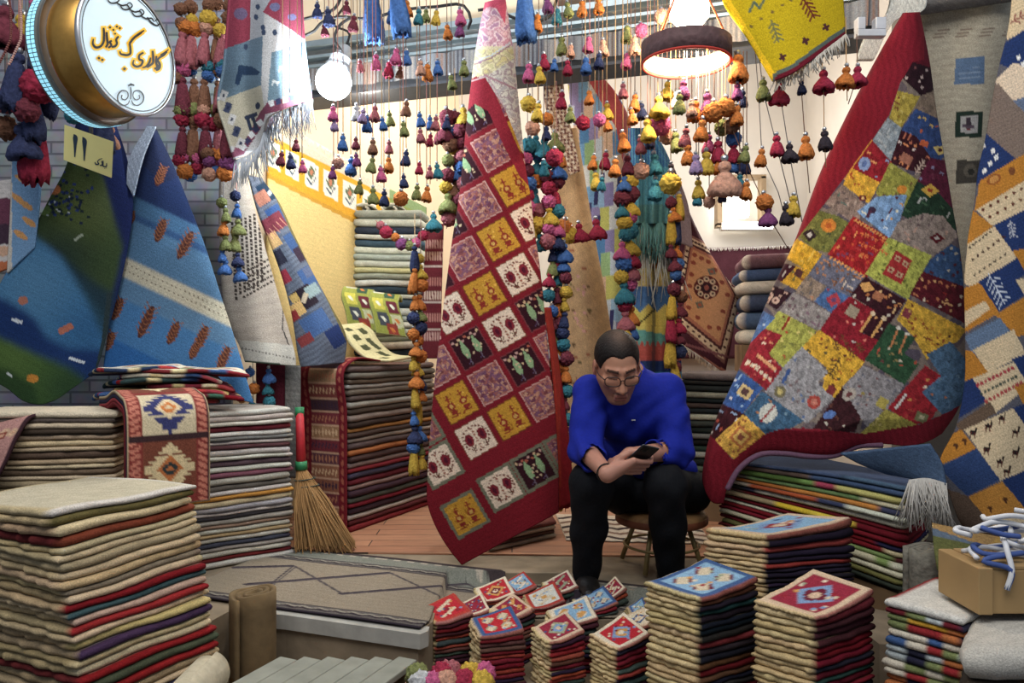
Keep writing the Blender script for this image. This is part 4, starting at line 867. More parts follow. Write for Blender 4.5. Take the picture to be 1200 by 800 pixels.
cloth('teal_flap', [(736, 150), (736, 200), (738, 262)], [(766, 150), (788, 196), (790, 262)], wavy(4.03, 0, 0, .03, 3), paint_tealtop, 60, 70, parent=TL)
fringe('teal_fringe', [(739, 258), (765, 262), (790, 258)], .2, 4.04, (84, 132, 128), TL, 60, .12, r=.005)
fringe('white_fringe', [(742, 262), (770, 264), (796, 262)], .42, 4.07, (206, 210, 200), TL, 34, .06, r=.004)

# ---- medallion rug
def paint_medal(p):
    p.C[:] = lin((70, 34, 44)); R_ = -0.52
    C0 = (828, 337)
    def q(u, v): a = math.radians(33); return (C0[0] + u * math.cos(a) - v * math.sin(a), C0[1] + u * math.sin(a) + v * math.cos(a))
    poly0 = [(808, 282), (836, 296), (864, 346), (846, 414), (798, 374), (800, 330)]
    for k, c in ((1.28, (76, 36, 50)), (1.16, (140, 96, 90)), (1.1, (214, 190, 160)), (.96, (84, 44, 48)), (.9, (176, 110, 90)), (.82, (208, 152, 108))):
        p.poly([(C0[0] + (x - C0[0]) * k, C0[1] + (y - C0[1]) * k) for x, y in poly0], c)
    rg = random.Random(2)
    for k in range(44):
        t = k / 44 * len(poly0); i = int(t); f = t - i; a, b = poly0[i], poly0[(i + 1) % len(poly0)]; x, y = a[0] + (b[0] - a[0]) * f, a[1] + (b[1] - a[1]) * f
        p.ell(C0[0] + (x - C0[0]) * 1.03, C0[1] + (y - C0[1]) * 1.03, 2, 1.4, (80, 50, 50), 30)
        if k % 3 == 0: p.ell(C0[0] + (x - C0[0]) * .7, C0[1] + (y - C0[1]) * .7, 3.2, 2.4, (150, 74, 60), 30)
    p.ell(C0[0], C0[1], 15, 14, (96, 40, 42)); 
    for k in range(8): a = k * math.pi / 4; p.ell(C0[0] + 10 * math.cos(a), C0[1] + 10 * math.sin(a), 3.4, 3.2, (206, 180, 150)); p.ell(C0[0] + 10 * math.cos(a), C0[1] + 10 * math.sin(a), 1.5, 1.5, (50, 30, 36))
    p.ell(C0[0], C0[1], 6.5, 6, (50, 32, 40)); p.ell(C0[0], C0[1], 3, 3, (150, 80, 70))
    for x, y in ((834, 318), (820, 357)): p.dia(x, y, 6, 5, (110, 110, 100), 30); p.dia(x, y, 3, 2.5, (170, 90, 70), 30)
    p.line((796, 404), (856, 440), 5, (170, 110, 96)); p.line((792, 400), (860, 420), 3, (130, 80, 86)); p.grain(.06, 33)
MD = empty('medallion_rug', at(850, 436, 4.9), 'oriental rug with a dark round medallion on tan, hanging right of the man', 'rug')
cloth('rug_face', [(790, 232), (794, 280), (798, 330), (799, 370), (799, 402)], [(806, 244), (822, 278), (846, 318), (864, 346), (860, 385), (850, 437)], wavy(4.9, .0, -.05, .015, 1), paint_medal, 90, 150, parent=MD)
fringe('fringe', [(799, 403), (825, 420), (850, 437)], .05, 4.88, (214, 206, 190), MD, 60, .3, r=.004)
cloth('grey_rug_fold', [(786, 196), (786, 230), (786, 280)], [(790, 196), (806, 238), (812, 290)], 4.8, plain_paint((150, 130, 136), .1), 20, 40, label='mauve-grey rug corner hanging above the medallion rug')

# dark cloth along the rear wall
cloth('dado_hanging', [(770, 292), (770, 420)], [(950, 287), (950, 420)], wavy(6.35, 0, 0, .01, 8), plain_paint((72, 36, 46), .1), 40, 30, label='dark maroon cloth hung along the foot of the rear wall', cat='hanging')
fringe('hanging_fringe', [(770, 291), (860, 290), (950, 286)], .03, 6.33, (200, 196, 190), bpy.data.objects['dado_hanging'], 120, .5, r=.004)

# ---- left edge: slivers of rugs behind the dark tassels
def paint_edge(p):
    p.C[:] = lin((110, 150, 190)); 
    for a, b in ((26, 210), (30, 240), (24, 275), (34, 260), (20, 232)): p.ell(a, b, 10, 3.5, (206, 150, 90), 35)
    p._mask(p.X < 14, (196, 190, 180)); p.grain(.1)
cloth('sky_blue_rug', [(14, 170), (12, 240), (8, 320)], [(48, 170), (46, 230), (40, 290)], 3.5, paint_edge, 30, 70, label='sky-blue rug with orange leaves half hidden at the left edge')
def paint_edge2(p):
    p.C[:] = lin((206, 200, 196)); p._mask((p.Y > 232) & (p.Y < 262), (110, 60, 80)); p._mask((p.Y > 262) & (p.Y < 286), (70, 50, 66)); p._mask(p.Y > 306, (196, 110, 70)); p._mask((p.Y > 288) & (p.Y < 300), (214, 170, 140)); p.grain(.1)
cloth('banded_kilim', [(-30, 215), (-30, 330)], [(14, 210), (8, 315)], 3.55, paint_edge2, 20, 50, label='narrow white, plum and orange banded kilim at the far left edge')

# narrow kilims near the tassel column left of the central rug
def paint_red(p):
    p.C[:] = lin((104, 36, 44)); v = p.Y + .1 * p.X
    for a, c in ((285, (176, 130, 120)), (300, (190, 150, 130)), (330, (170, 110, 100)), (345, (206, 180, 160)), (372, (176, 120, 110)), (394, (190, 150, 140))):
        for k in range(8): p.rect(498 + k * 3, a, 1, 5, c)
    for a in (310, 352, 384): p._mask((p.Y > a) & (p.Y < a + 2), (206, 190, 176))
    p.grain(.1)
cloth('maroon_kilim_strip', [(500, 262), (496, 330), (494, 420)], [(520, 262), (518, 330), (516, 420)], 4.55, paint_red, 24, 80, label='narrow maroon kilim strip hanging just left of the central rug')
# ================================================================ stacks of folded rugs
NAMES = [('cream', (222, 206, 170)), ('white', (214, 214, 210)), ('grey', (140, 138, 134)), ('dark grey', (84, 82, 84)), ('black', (34, 30, 32)), ('brown', (106, 78, 60)), ('dark brown', (66, 48, 42)), ('beige', (180, 160, 130)),
         ('crimson', (150, 30, 42)), ('dark red', (96, 24, 34)), ('rust', (166, 80, 50)), ('orange', (214, 124, 50)), ('ochre', (190, 146, 60)), ('yellow', (222, 190, 70)), ('olive', (110, 112, 60)), ('green', (70, 110, 70)), ('teal', (50, 90, 96)),
         ('navy', (34, 38, 66)), ('blue', (60, 90, 150)), ('pale blue', (140, 170, 196)), ('plum', (84, 50, 72)), ('pink', (206, 130, 140)), ('taupe', (120, 108, 98))]
def cname(c): return min(NAMES, key=lambda n: sum((a - b) ** 2 for a, b in zip(n[1], c)))[0]
def first_col(s):
    return s if isinstance(s, tuple) and not isinstance(s[0], tuple) else s[0][1]

def slab(name, quad, zb, zt, sides, top=None, m=14, jag=(0, 0, 0, 0), rag=0.003, seed=0, nprof=5, lift=None, rnd=1.0, topcol=None, parent=None, uvscale=40, bite=0.0):
    """One folded rug: four edge faces with rounded folds and a woven top. quad runs front-left, front-right, back-right, back-left."""
    rs = np.random.RandomState(seed); Q = np.array(quad, float)
    lu = np.linalg.norm(Q[1] - Q[0]); lv = np.linalg.norm(Q[3] - Q[0])
    def bil(u, v): return ((1 - u) * (1 - v))[:, None] * Q[0] + (u * (1 - v))[:, None] * Q[1] + (u * v)[:, None] * Q[2] + ((1 - u) * v)[:, None] * Q[3]
    c0 = Q.mean(0); h0 = float(zt(c0[:1], c0[1:])[0] - zb(c0[:1], c0[1:])[0]); r = h0 / 2 * rnd
    eu, ev = r / lu, r / lv; g = np.linspace(0, 1, m + 1)
    U, V = np.meshgrid(eu + g * (1 - 2 * eu), ev + g * (1 - 2 * ev)); U = U.ravel(); V = V.ravel()
    XY = bil(U, V); Zt = zt(XY[:, 0], XY[:, 1])
    if lift is not None: Zt = Zt + lift((U - eu) / (1 - 2 * eu), (V - ev) / (1 - 2 * ev))
    idx = np.arange((m + 1) ** 2).reshape(m + 1, m + 1)
    per = list(idx[0, :-1]) + list(idx[:-1, -1]) + list(idx[-1, :0:-1]) + list(idx[:0:-1, 0]); per = np.array(per); N = len(per)
    side = np.repeat(np.arange(4), m); along = np.tile(np.arange(m) / m, 4)
    nr = np.zeros((4, 2))
    for k in range(4): d = Q[(k + 1) % 4] - Q[k]; nr[k] = np.array([d[1], -d[0]]) / (np.linalg.norm(d) + 1e-9)
    nrm = nr[side].copy()
    for k in range(4): v = nr[k] + nr[k - 1]; nrm[k * m] = v / np.linalg.norm(v) * 1.25
    verts = [np.c_[XY, Zt]]; p = Paint((U - eu) / (1 - 2 * eu) * uvscale, (V - ev) / (1 - 2 * ev) * uvscale, topcol if topcol is not None else first_col(sides[0]))
    if callable(top): top(p)
    else: p.C *= NR.uniform(.9, 1.1, len(p.X))[:, None]
    cols = [p.C]
    px_, py_ = XY[per, 0], XY[per, 1]; zt_ = Zt[per]; zb_ = zb(px_, py_); 
    base = np.zeros((N, 3))
    for k in range(4):
        s = sides[k]
        for i in np.where(side == k)[0]:
            c = s
            if not (isinstance(s, tuple) and not isinstance(s[0], tuple)):
                for ue, cc in s:
                    if along[i] <= ue: c = cc; break
                else: c = s[-1][1]
            base[i] = lin(c)
    jg = np.array(jag)[side]
    off = jg * rs.uniform(0, 1, N) ** 1.3 + rag * rs.uniform(-1, 1, N)
    if bite: off += bite * np.sin(along * lu * 60 + seed)
    rings = [per]; n0 = (m + 1) ** 2
    for k in range(nprof - 1):
        th = math.pi / 2 - math.pi * (k + 1) / (nprof - 1) if k < nprof - 2 else -math.pi / 2
        mid = (zt_ + zb_) / 2; hh = (zt_ - zb_) / 2
        o = r * math.cos(th) + off * max(0, math.cos(th)) ** .5
        verts.append(np.c_[px_ + nrm[:, 0] * o, py_ + nrm[:, 1] * o, mid + hh * math.sin(th)])
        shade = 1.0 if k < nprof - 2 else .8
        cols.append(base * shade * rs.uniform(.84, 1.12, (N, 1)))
        rings.append(n0 + k * N + np.arange(N))
    F_ = [tuple(f) for f in np.stack([idx[:-1, :-1], idx[:-1, 1:], idx[1:, 1:], idx[1:, :-1]], -1).reshape(-1, 4)]
    for a, b in zip(rings[:-1], rings[1:]):
        for i in range(N): j = (i + 1) % N; F_.append((a[i], b[i], b[j], a[j]))
    F_.append(tuple(rings[-1][::-1]))
    if not callable(top): cols[0][per] = base * .95
    o = link_mesh(name, mesh_from(np.concatenate(verts), F_, np.clip(np.concatenate(cols), 0, 1)), WOOL, parent)
    return o

def wavefn(seed, amp, f):
    rs = random.Random(seed); a, b, c, d = [rs.uniform(0, 6.28) for _ in range(4)]
    return lambda x, y, i: amp * (np.sin(f * x + a + i * .33) * .5 + np.sin(f * .7 * y + b - i * .27) * .4 + np.sin(f * 1.9 * (x + y) + c + i * .5) * .25)

def stack(name, noun, where, group, quad, z0, hs, specs, amp=.004, f=6.0, jit=.006, lean=None, m=14, jag=(0, 0, 0, 0), rag=.002, seed=0, top=None, lift=None, sag=None, topcol=None, cat='rug', rnd=1.0, bite=0.0, nprof=5, tilt=None, curl=None):
    tilt0 = lambda x, y: 0 * x
    hr = random.Random(seed + 5); tot = float(sum(hs)); hs = np.array(hs) * np.array([hr.uniform(.72, 1.28) for _ in hs]); hs = hs * (tot / hs.sum())
    tilt = tilt or (lambda x, y: 0 * x); curl = curl or tilt0; w = wavefn(seed, amp, f); rs = random.Random(seed + 99); H = np.r_[0, np.cumsum(hs)]; n = len(hs); sag = sag or (lambda x, y: 0 * x)
    Q = np.array(quad, float); cen = Q.mean(0)
    for i in range(n):
        t = i / max(1, n - 1)
        zb = lambda x, y, i=i: z0 + H[i] + tilt(x, y) + w(x, y, i) * (i > 0) + curl(x, y) * max(0, (i - n + 6) / 6) ** 2 + sag(x, y) * (H[i] / H[-1]) + .0006
        zt = lambda x, y, i=i: z0 + H[i + 1] + tilt(x, y) + w(x, y, i + 1) + curl(x, y) * max(0, (i + 1 - n + 6) / 6) ** 2 + sag(x, y) * (H[i + 1] / H[-1])
        q = Q + np.array([[rs.uniform(-jit, jit), rs.uniform(-jit, jit)] for _ in range(4)])
        if lean is not None: q = q + np.array(lean(1 - t))
        sp = specs[i]; rank = n - 1 - i
        last = i == n - 1
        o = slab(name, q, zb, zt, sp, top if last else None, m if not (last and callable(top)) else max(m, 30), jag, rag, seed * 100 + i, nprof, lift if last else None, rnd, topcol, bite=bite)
        c = cname(first_col(sp[0])); c2 = cname(first_col(sp[1])) if first_col(sp[1]) != first_col(sp[0]) else c
        tag(o, f"{c}-edged {noun}, {ORD[rank]} of the {where}", cat, group)
def plinth(name, quad, z0, z1):
    o = struct(name, prism([tuple(q) for q in quad], z0, z1), mat_plain('worn_wood', (120, 92, 62), .8, noise_amt=.3, noise_scale=10)); return o
def inset(q, d):
    Q = np.array(q, float); c = Q.mean(0); return [tuple(c + (p - c) * (1 - d)) for p in Q]

CREAM_ = (206, 186, 148); WHT = (196, 192, 182); GRYW = (160, 154, 144); BEI = (176, 152, 118); MAR = (104, 24, 32); TEAL_ = (52, 78, 80); OLV = (106, 100, 52); DKB = (60, 44, 40)
def vary(c, a=14, rg=RNG): d = rg.uniform(-a, a); return tuple(max(0, min(255, v + d + rg.uniform(-4, 4))) for v in c)

# ---- near left stack
q1 = [(-1.64, 2.22), (-1.19, 2.0), (-.995, 2.40), (-1.445, 2.62)]
plinth('pallet', inset(q1, .08), 0, .30)
c1 = [BEI, (150, 130, 104), CREAM_, (40, 44, 70), CREAM_, BEI, (150, 36, 34), (70, 84, 60), (140, 28, 30), CREAM_, (186, 164, 124), (66, 48, 76), (200, 176, 120), CREAM_, (150, 30, 36), (190, 160, 140), TEAL_, (132, 26, 32), CREAM_, (150, 134, 118), (190, 166, 120), CREAM_, (168, 146, 116), (206, 184, 140), (196, 176, 140), (140, 68, 48), CREAM_, OLV, WHT]
n1 = len(c1); sp1 = []
for i, c in enumerate(c1):
    lf = vary((176, 152, 112)) if i not in (3, 8, 25) else (104, 36, 36)
    sp1.append((lf, vary(c, 8), vary(c), lf))
stack('folded_rug', 'folded wool rug', 'near left pile', 'folded rugs of the near left pile', q1, .30, [.0218] * n1, sp1, amp=.011, f=8, jit=.009, lean=lambda t: (.13 * t * .75, .0), m=18, jag=(.014, .003, 0, .01), seed=1, topcol=(186, 176, 150))

# ---- long white pile
q2 = [(-1.70, 3.08), (-1.03, 3.60), (-1.27, 3.91), (-1.94, 3.39)]
c2 = [WHT, (120, 40, 44), WHT, (150, 146, 140), (70, 70, 92), WHT, (176, 148, 110), WHT, (136, 110, 92), GRYW, (52, 44, 52), WHT, (150, 146, 150), (206, 190, 150), (180, 128, 56), WHT, (110, 104, 104), GRYW, (120, 72, 84), WHT, (96, 80, 90), (190, 184, 176), (176, 172, 170), (84, 50, 56), WHT, (120, 116, 112), (200, 196, 186), (110, 36, 46), WHT, (170, 160, 150), WHT]
sp2 = [(vary(c, 8), vary(c, 8), vary(c, 8), vary(c, 8)) for c in c2]
stack('folded_rug', 'folded flat rug', 'long white pile', 'folded rugs of the long white pile', q2, ZP, [.69 / len(c2)] * len(c2), sp2, amp=.005, f=9, jit=.010, m=20, jag=(.004, .004, 0, 0), rag=.003, seed=2, topcol=(170, 160, 150))

# ---- beige pile behind the near one
q3 = [(-1.93, 2.70), (-1.43, 2.76), (-1.46, 3.01), (-1.95, 2.96)]
plinth('pallet', inset(q3, .08), ZP - .003, .84)
c3 = [BEI, (150, 132, 104), CREAM_, (120, 100, 78), CREAM_, (170, 150, 118), (90, 76, 62), (190, 170, 136), CREAM_, (168, 150, 124), (60, 50, 46), (200, 186, 156), (90, 80, 70), (206, 194, 164)]
stack('folded_rug', 'folded beige rug', 'beige pile at left', 'folded rugs of the beige pile', q3, .84, [.0207] * 14, [(vary(c, 6),) * 4 for c in c3], amp=.003, jit=.008, m=16, jag=(.008, .004, 0, 0), seed=3)
# pink kilim thrown over the beige pile
def ribbon(name, path, wvec, th, paint, nu=60, nv=16, label=None, group=None, edge=None, parent=None, cat='rug'):
    """A strip of weaving following a 3-D path; the painter sees u along the path (0-100) and v across it (0-40)."""
    P = resample(path, nu); W = np.array(wvec, float)
    up = []
    for i in range(nu):
        d = P[min(i + 1, nu - 1)] - P[max(i - 1, 0)]; n = np.cross(d, W); up.append(n / (np.linalg.norm(n) + 1e-9))
    up = np.array(up); v = np.linspace(0, 1, nv)
    Vt = (P[:, None] + v[None, :, None] * W).reshape(-1, 3); 
    Uu = np.repeat(np.linspace(0, 100, nu), nv); Vv = np.tile(v * 40, nu)
    p = Paint(Uu, Vv, (150, 60, 60)); paint(p)
    Vb = Vt - np.repeat(up, nv, 0) * th; idx = np.arange(nu * nv).reshape(nu, nv); b = idx + nu * nv; F_ = []
    q = lambda I, flip: [tuple(f[::-1] if flip else f) for f in np.stack([I[:-1, :-1], I[1:, :-1], I[1:, 1:], I[:-1, 1:]], -1).reshape(-1, 4)]
    F_ += q(idx, False) + q(b, True)
    ed = list(idx[0]) + list(idx[1:, -1]) + list(idx[-1, -2::-1]) + list(idx[-2:0:-1, 0]); bb = [e + nu * nv for e in ed]
    for i in range(len(ed)): j = (i + 1) % len(ed); F_.append((ed[i], ed[j], bb[j], bb[i]))
    C = np.concatenate([p.C, p.C])
    if edge: C[[e for e in ed]] = lin(edge)
    me = mesh_from(np.concatenate([Vt, Vb]), F_, np.clip(C, 0, 1)); o = link_mesh(name, me, WOOL, parent)
    bm = bmesh.new(); bm.from_mesh(me); bmesh.ops.recalc_face_normals(bm, faces=bm.faces); bm.to_mesh(me); bm.free()
    if label: tag(o, label, cat, group)
    return o
def paint_pink(p):
    p.C[:] = lin((176, 128, 120)); rg = random.Random(3)
    for k in range(44): x = rg.uniform(10, 92); y = rg.uniform(3, 37); p.ell(x, y, 3.2, 3.6, rg.choice([(130, 60, 50), (170, 60, 66), (60, 40, 50), (196, 160, 130), (110, 80, 60)])); p.ell(x, y, 1.2, 1.4, (200, 150, 120))
    for a in (6, 84): p._mask((p.X > a) & (p.X < a + 4), (206, 184, 150)); p._mask((p.X > a + 4) & (p.X < a + 6), (50, 36, 40))
    p._mask(p.X > 92, (96, 66, 96)); p._mask((p.X > 92) & (((p.X + p.Y) // 3).astype(int) % 2 == 0), (150, 120, 140)); p._mask((p.Y < 2) | (p.Y > 38), (60, 36, 44)); p.grain(.08)
a0 = Vector((-1.74, 2.70, 1.085)); 
ribbon('pink_kilim', [(-1.66, 2.80, 1.11), (-1.70, 2.715, 1.105), (-1.715, 2.685, 1.06), (-1.75, 2.655, .95), (-1.82, 2.63, .80)], (-.20, -.02, -.05), .012, paint_pink, 70, 30, 'pink flowered kilim strip hanging over the beige pile at the left edge', edge=(70, 44, 50))
# runners lying on the beige pile and bending down over its end
Wd = np.array([.205, .175, 0.0])
def runner_path(o): 
    r = .055 + o; c = np.array([-1.375, 2.70]); d = np.array([.62, -.78]); top = 1.145 + o
    pts = []
    for s in (.38, .25, .12, 0.0): pts.append((*(c - d * s), top + .018 * math.sin(s * 14) - .02 * s))
    for k in range(1, 6): a = k * math.pi / 10; pts.append((*(c + d * r * math.sin(a)), 1.09 + r * math.cos(a)))
    for z in (1.0, .9, .8): pts.append((*(c + d * (r + .004)), z))
    return pts
def paint_runner(p):
    p.C[:] = lin((132, 52, 48)); cm = (206, 192, 158)
    for a, b, c in ((46, 69, cm), (72, 96, (120, 66, 50)), (12, 42, (120, 66, 50))):
        p._mask((p.X > a) & (p.X < b) & (p.Y > 7) & (p.Y < 33), c)
    for k in range(34):
        p.rect(k * 3, 3.5, .9, 2.6, (196, 120, 100), 25); p.rect(k * 3, 36.5, .9, 2.6, (196, 120, 100), -25)
    for a, c1_, c2_, c3_ in ((57.5, (56, 60, 110), (206, 120, 60), (220, 200, 160)), (84, (216, 196, 150), (50, 60, 60), (190, 110, 60)), (28, (216, 196, 150), (60, 70, 110), (190, 110, 60))):
        for s_ in (-1, 1):
            for k in range(5):
                x = a + s_ * (1 + k * 2.0); h = 10.5 - k * 2.2; p.rect(x, 20, .95, h, c1_); p.rect(x, 20 + h, .5, 1.6, c1_); p.rect(x, 20 - h, .5, 1.6, c1_)
        p.rect(a, 20, 11.5, .8, c1_); p.rect(a, 20, .8, 12.5, c1_); p.dia(a, 20, 5.6, 6.6, c3_); p.dia(a, 20, 3.4, 4.2, c2_); p.dia(a, 20, 1.4, 2, c3_)
    p._mask((p.X > 69) & (p.X < 72), (60, 40, 44)); p._mask((p.Y < .8) | (p.Y > 39), (60, 30, 40)); p.grain(.07)
for k, (c, nm) in enumerate((((112, 28, 36), 'crimson'), ((130, 36, 44), 'red'), ((36, 34, 58), 'navy'), ((150, 110, 90), 'patterned'))):
    o = .014 * k
    pr = paint_runner if k == 3 else plain_paint(c, .1)
    ribbon('kilim_runner', runner_path(o), Wd + k * np.array([.002, .002, 0]), .0125, pr, 110 if k == 3 else 50, 44 if k == 3 else 6,
           ['lowest crimson runner of the set bent over the beige pile', 'red runner second from below, bent over the beige pile', 'navy runner just under the medallion runner on the beige pile', 'kilim runner with star medallions draped over the end of the beige pile'][k],
           'runners draped over the beige pile', edge=[(120, 30, 38), (150, 50, 56), (34, 32, 56), (186, 166, 130)][k])
# ---- bright little kilims tossed on the long pile
BR = [((150, 40, 46), (1, 0)), ((46, 70, 60), (.3, 0)), ((110, 30, 44), (.1, 1)), ((60, 90, 140), (.5, 0)), ((206, 180, 110), (0, 0)), ((120, 36, 50), (0, 0)), ((40, 60, 60), (0, 0)), ((196, 190, 170), (0, 0)), ((130, 44, 50), (0, 0)), ((44, 60, 90), (0, 0))]
def paint_bright(p):
    p.C[:] = lin((206, 200, 180)); rg = random.Random(6)
    for k in range(26): p.dia(rg.uniform(0, 40), rg.uniform(0, 40), 4, 5, rg.choice([(150, 40, 46), (206, 170, 70), (60, 80, 130), (120, 130, 80), (220, 214, 200)]), rg.uniform(0, 90))
    p.grain(.08)
zz = 1.086
for k, (c, _) in enumerate(BR):
    rg = random.Random(40 + k); cx = -1.485 + .07 * (k % 3 - 1) + rg.uniform(-.04, .04); cy = 3.36 + (cx + 1.5) * .72 + rg.uniform(-.03, .03)
    L, W_ = rg.uniform(.17, .235), .10; a = math.atan2(.61, .79) + rg.uniform(-.25, .25); e = np.array([math.cos(a), math.sin(a)]); nn = np.array([-e[1], e[0]])
    c_ = np.array([cx, cy]); q = [c_ - e * L - nn * W_, c_ + e * L - nn * W_, c_ + e * L + nn * W_, c_ - e * L + nn * W_]
    zl = zz + .0195 * k; w = wavefn(50 + k // 3, .010, 11)
    droop = lambda x, y, cx=cx, L=L, k=k: -.10 * np.clip(np.abs(x - cx) / L - .5, 0, 1) ** 2 * min(1, k / 4)
    o = slab('small_kilim', q, lambda x, y, zl=zl: zl + w(x, y, 0) * (k > 0) + droop(x, y), lambda x, y, zl=zl: zl + .019 + w(x, y, 0) + droop(x, y), ([(.25, c), (.4, vary((206, 190, 140), 30, rg)), (.6, c), (.8, rg.choice([(60, 90, 140), (190, 60, 60), (214, 200, 160), (60, 100, 80)])), (1.0, vary((150, 40, 50), 30, rg))],) * 4, paint_bright if k > 6 else None, 22, (.004,) * 4, .003, 60 + k, topcol=c)
    tag(o, f"{cname(c)} small kilim, {ORD[9 - k]} of the bright heap on the long white pile", 'rug', 'bright kilims heaped on the long pile')

# ---- middle pile, its end dressed with a banded kilim
q4 = [(-.844, 4.0), (-.474, 4.74), (-.74, 4.873), (-1.11, 4.133)]
c4 = [(120, 36, 40), (90, 34, 38), (150, 140, 130), (60, 40, 44), (110, 30, 36), (80, 84, 74), (66, 44, 48), (120, 100, 90), (96, 30, 36), (56, 56, 74), (120, 34, 38), (130, 112, 100), (76, 62, 58), (150, 90, 50), (90, 74, 70), (140, 126, 116), (70, 56, 52), (166, 110, 58), (60, 48, 46), (126, 112, 104), (84, 70, 62), (150, 142, 132), (78, 62, 56), (104, 92, 84), (150, 144, 138), (88, 74, 68), (112, 100, 92), (96, 80, 74)]
stack('folded_rug', 'folded kilim', 'dark middle pile', 'folded kilims of the dark middle pile', q4, ZP, [.872 / 28] * 28, [(vary(c, 6),) * 4 for c in c4], amp=.005, f=8, jit=.008, m=18, jag=(.003, 0, 0, .003), seed=4, topcol=(120, 90, 80))
def paint_banded(p):
    p.C[:] = lin((120, 66, 52)); m = (p.Y > 6) & (p.Y < 31)
    bands = [(132, 80, 60), (104, 42, 50), (140, 100, 72), (110, 46, 50), (60, 40, 50), (150, 116, 84), (120, 60, 54), (70, 44, 52), (112, 44, 50), (150, 110, 78), (110, 40, 48), (90, 50, 60), (140, 90, 66)]
    for k, c in enumerate(bands * 2):
        a = k * 6; p._mask(m & (p.X > a) & (p.X < a + 5.2), c); p._mask(m & (p.X > a + 5.2) & (p.X < a + 6), (190, 150, 120))
        for j in range(8):
            cc = [(206, 170, 130), (60, 40, 60), (170, 110, 80)][k % 3]
            if k % 2: p.dia(a + 2.6, 8.5 + j * 3, 1.8, 1.1, cc)
            else: p.rect(a + 2.6, 8.5 + j * 3, 1.4, .5, cc, 35)
    p._mask((p.Y <= 6) | (p.Y >= 31), (112, 24, 34))
    for k in range(26): p.ell(k * 4, 34, 1.6, 1.2, (150, 70, 60)); p.ell(k * 4 + 2, 3, 1.4, 1.2, (160, 84, 66))
    p.grain(.06)
e4 = Vector((-.268, .134, 0)); n4 = Vector((-.447, -.894, 0)) * .022; p4 = Vector((-.844, 4.0, 0)) + n4
ribbon('banded_kilim', [tuple(p4 - n4 * 14 + Vector((0, 0, 1.268))), tuple(p4 - n4 * 2 + Vector((0, 0, 1.272))), tuple(p4 + Vector((0, 0, 1.25))), tuple(p4 + Vector((0, 0, 1.0))), tuple(p4 + Vector((0, 0, .7))), tuple(p4 + Vector((0, 0, .40)))], tuple(e4 * 1.0), .01, paint_banded, 130, 50,
       'rust banded kilim with maroon borders covering the end of the dark middle pile', edge=(112, 26, 36))
# draped rugs on the middle pile
def paint_cs(p):
    p.C[:] = lin((206, 196, 146)); 
    for x, y, hx, hy in ((14, 10, 4, 4), (30, 12, 5, 4), (48, 14, 5, 5), (20, 26, 6, 4.5), (44, 28, 11, 3.5), (66, 26, 8, 4), (80, 14, 5, 4)): p.rect(x, y, hx, hy, (74, 76, 50), 12)
    p.grain(.08)
ribbon('cream_square_rug', [(-.98, 4.22, 1.47), (-.92, 4.20, 1.43), (-.87, 4.18, 1.36), (-.80, 4.20, 1.295), (-.68, 4.26, 1.275)], (.11, .24, 0.02), .012, paint_cs, 60, 30, 'cream rug with dark olive squares flopped over the dark middle pile', edge=(190, 180, 140))
def paint_gy(p):
    p.C[:] = lin((150, 156, 70)); rg = random.Random(12)
    for x, y, c in ((20, 10, (190, 196, 180)), (30, 26, (60, 90, 70)), (52, 12, (206, 196, 80)), (56, 30, (110, 46, 56)), (76, 14, (70, 74, 84)), (78, 32, (190, 190, 150)), (10, 30, (60, 90, 140)), (92, 24, (150, 60, 50))): p.rect(x, y, 10, 7, c, 5); p.rect(x, y, 4, 2, rg.choice([(40, 40, 40), (206, 120, 60), (220, 220, 200)]), 30)
    p.grain(.08)
for k, (dx, dz, lb) in enumerate(((0, 0, 'olive and yellow figured rug roll leaning over the middle pile, left one'), (.11, -.02, 'olive and dark figured rug roll leaning over the middle pile, right one'))):
    b = at(402 + k * 32, 345 + k * 6, 4.55)
    ribbon('figured_rug', [tuple(b + Vector((0, .12, .04))), tuple(b + Vector((0, .02, .05))), tuple(b + Vector((0, -.05, 0))), tuple(b + Vector((.03, -.08, -.10))), tuple(b + Vector((.05, -.09, -.20)))], (.17, .03, -.02), .03, paint_gy, 50, 34, lb, 'figured rugs on the middle pile', edge=(150, 150, 110))

# ---- tall pile of folded white rugs at the back
q5 = [(-1.04, 5.0), (-.585, 5.0), (-.585, 5.28), (-.945, 5.28)]
plinth('bench', inset(q5, .06), ZP - .003, 1.06)
c5 = []
for k in range(26): c5.append(vary([(214, 216, 202), (170, 180, 172), (222, 220, 206), (70, 90, 106), (206, 210, 196), (54, 66, 80), (214, 216, 204), (150, 158, 146), (204, 200, 150)][k % 9 if k not in (8,) else 0], 10))
stack('folded_rug', 'folded white rug', 'tall rear pile', 'folded rugs of the tall rear pile', q5, 1.06, [.0455] * 26, [(c,) * 4 for c in c5], amp=.008, f=9, jit=.014, m=14, jag=(.01, .006, 0, .006), rag=.004, seed=5)
for k, x in enumerate((425, 458)):
    a = at(x, 246, 5.02); bm = bmesh.new()
    pr = [(Vector((.075 * (1 - t * .055) * math.cos(t * .55), 0, .03 * (1 - t * .055) * math.sin(t * .55)))) for t in range(14)]
    for dy in (0, .2): pass
    V_ = []; 
    for p_ in pr: V_.append([bm.verts.new(a + p_ + Vector((0, y, .01))) for y in (0, .22)])
    for r0, r1 in zip(V_[:-1], V_[1:]): bm.faces.new((r0[0], r1[0], r1[1], r0[1]))
    o = bm_obj('rolled_rug', bm, mat_plain('roll_cream', (206, 202, 184), .95, noise_scale=60), None, True); o.modifiers.new('t', 'SOLIDIFY').thickness = .012
    tag(o, ['left small cream roll curled on top of the tall rear pile', 'right small cream roll curled on top of the tall rear pile'][k], 'rug', 'cream rolls on the rear pile')

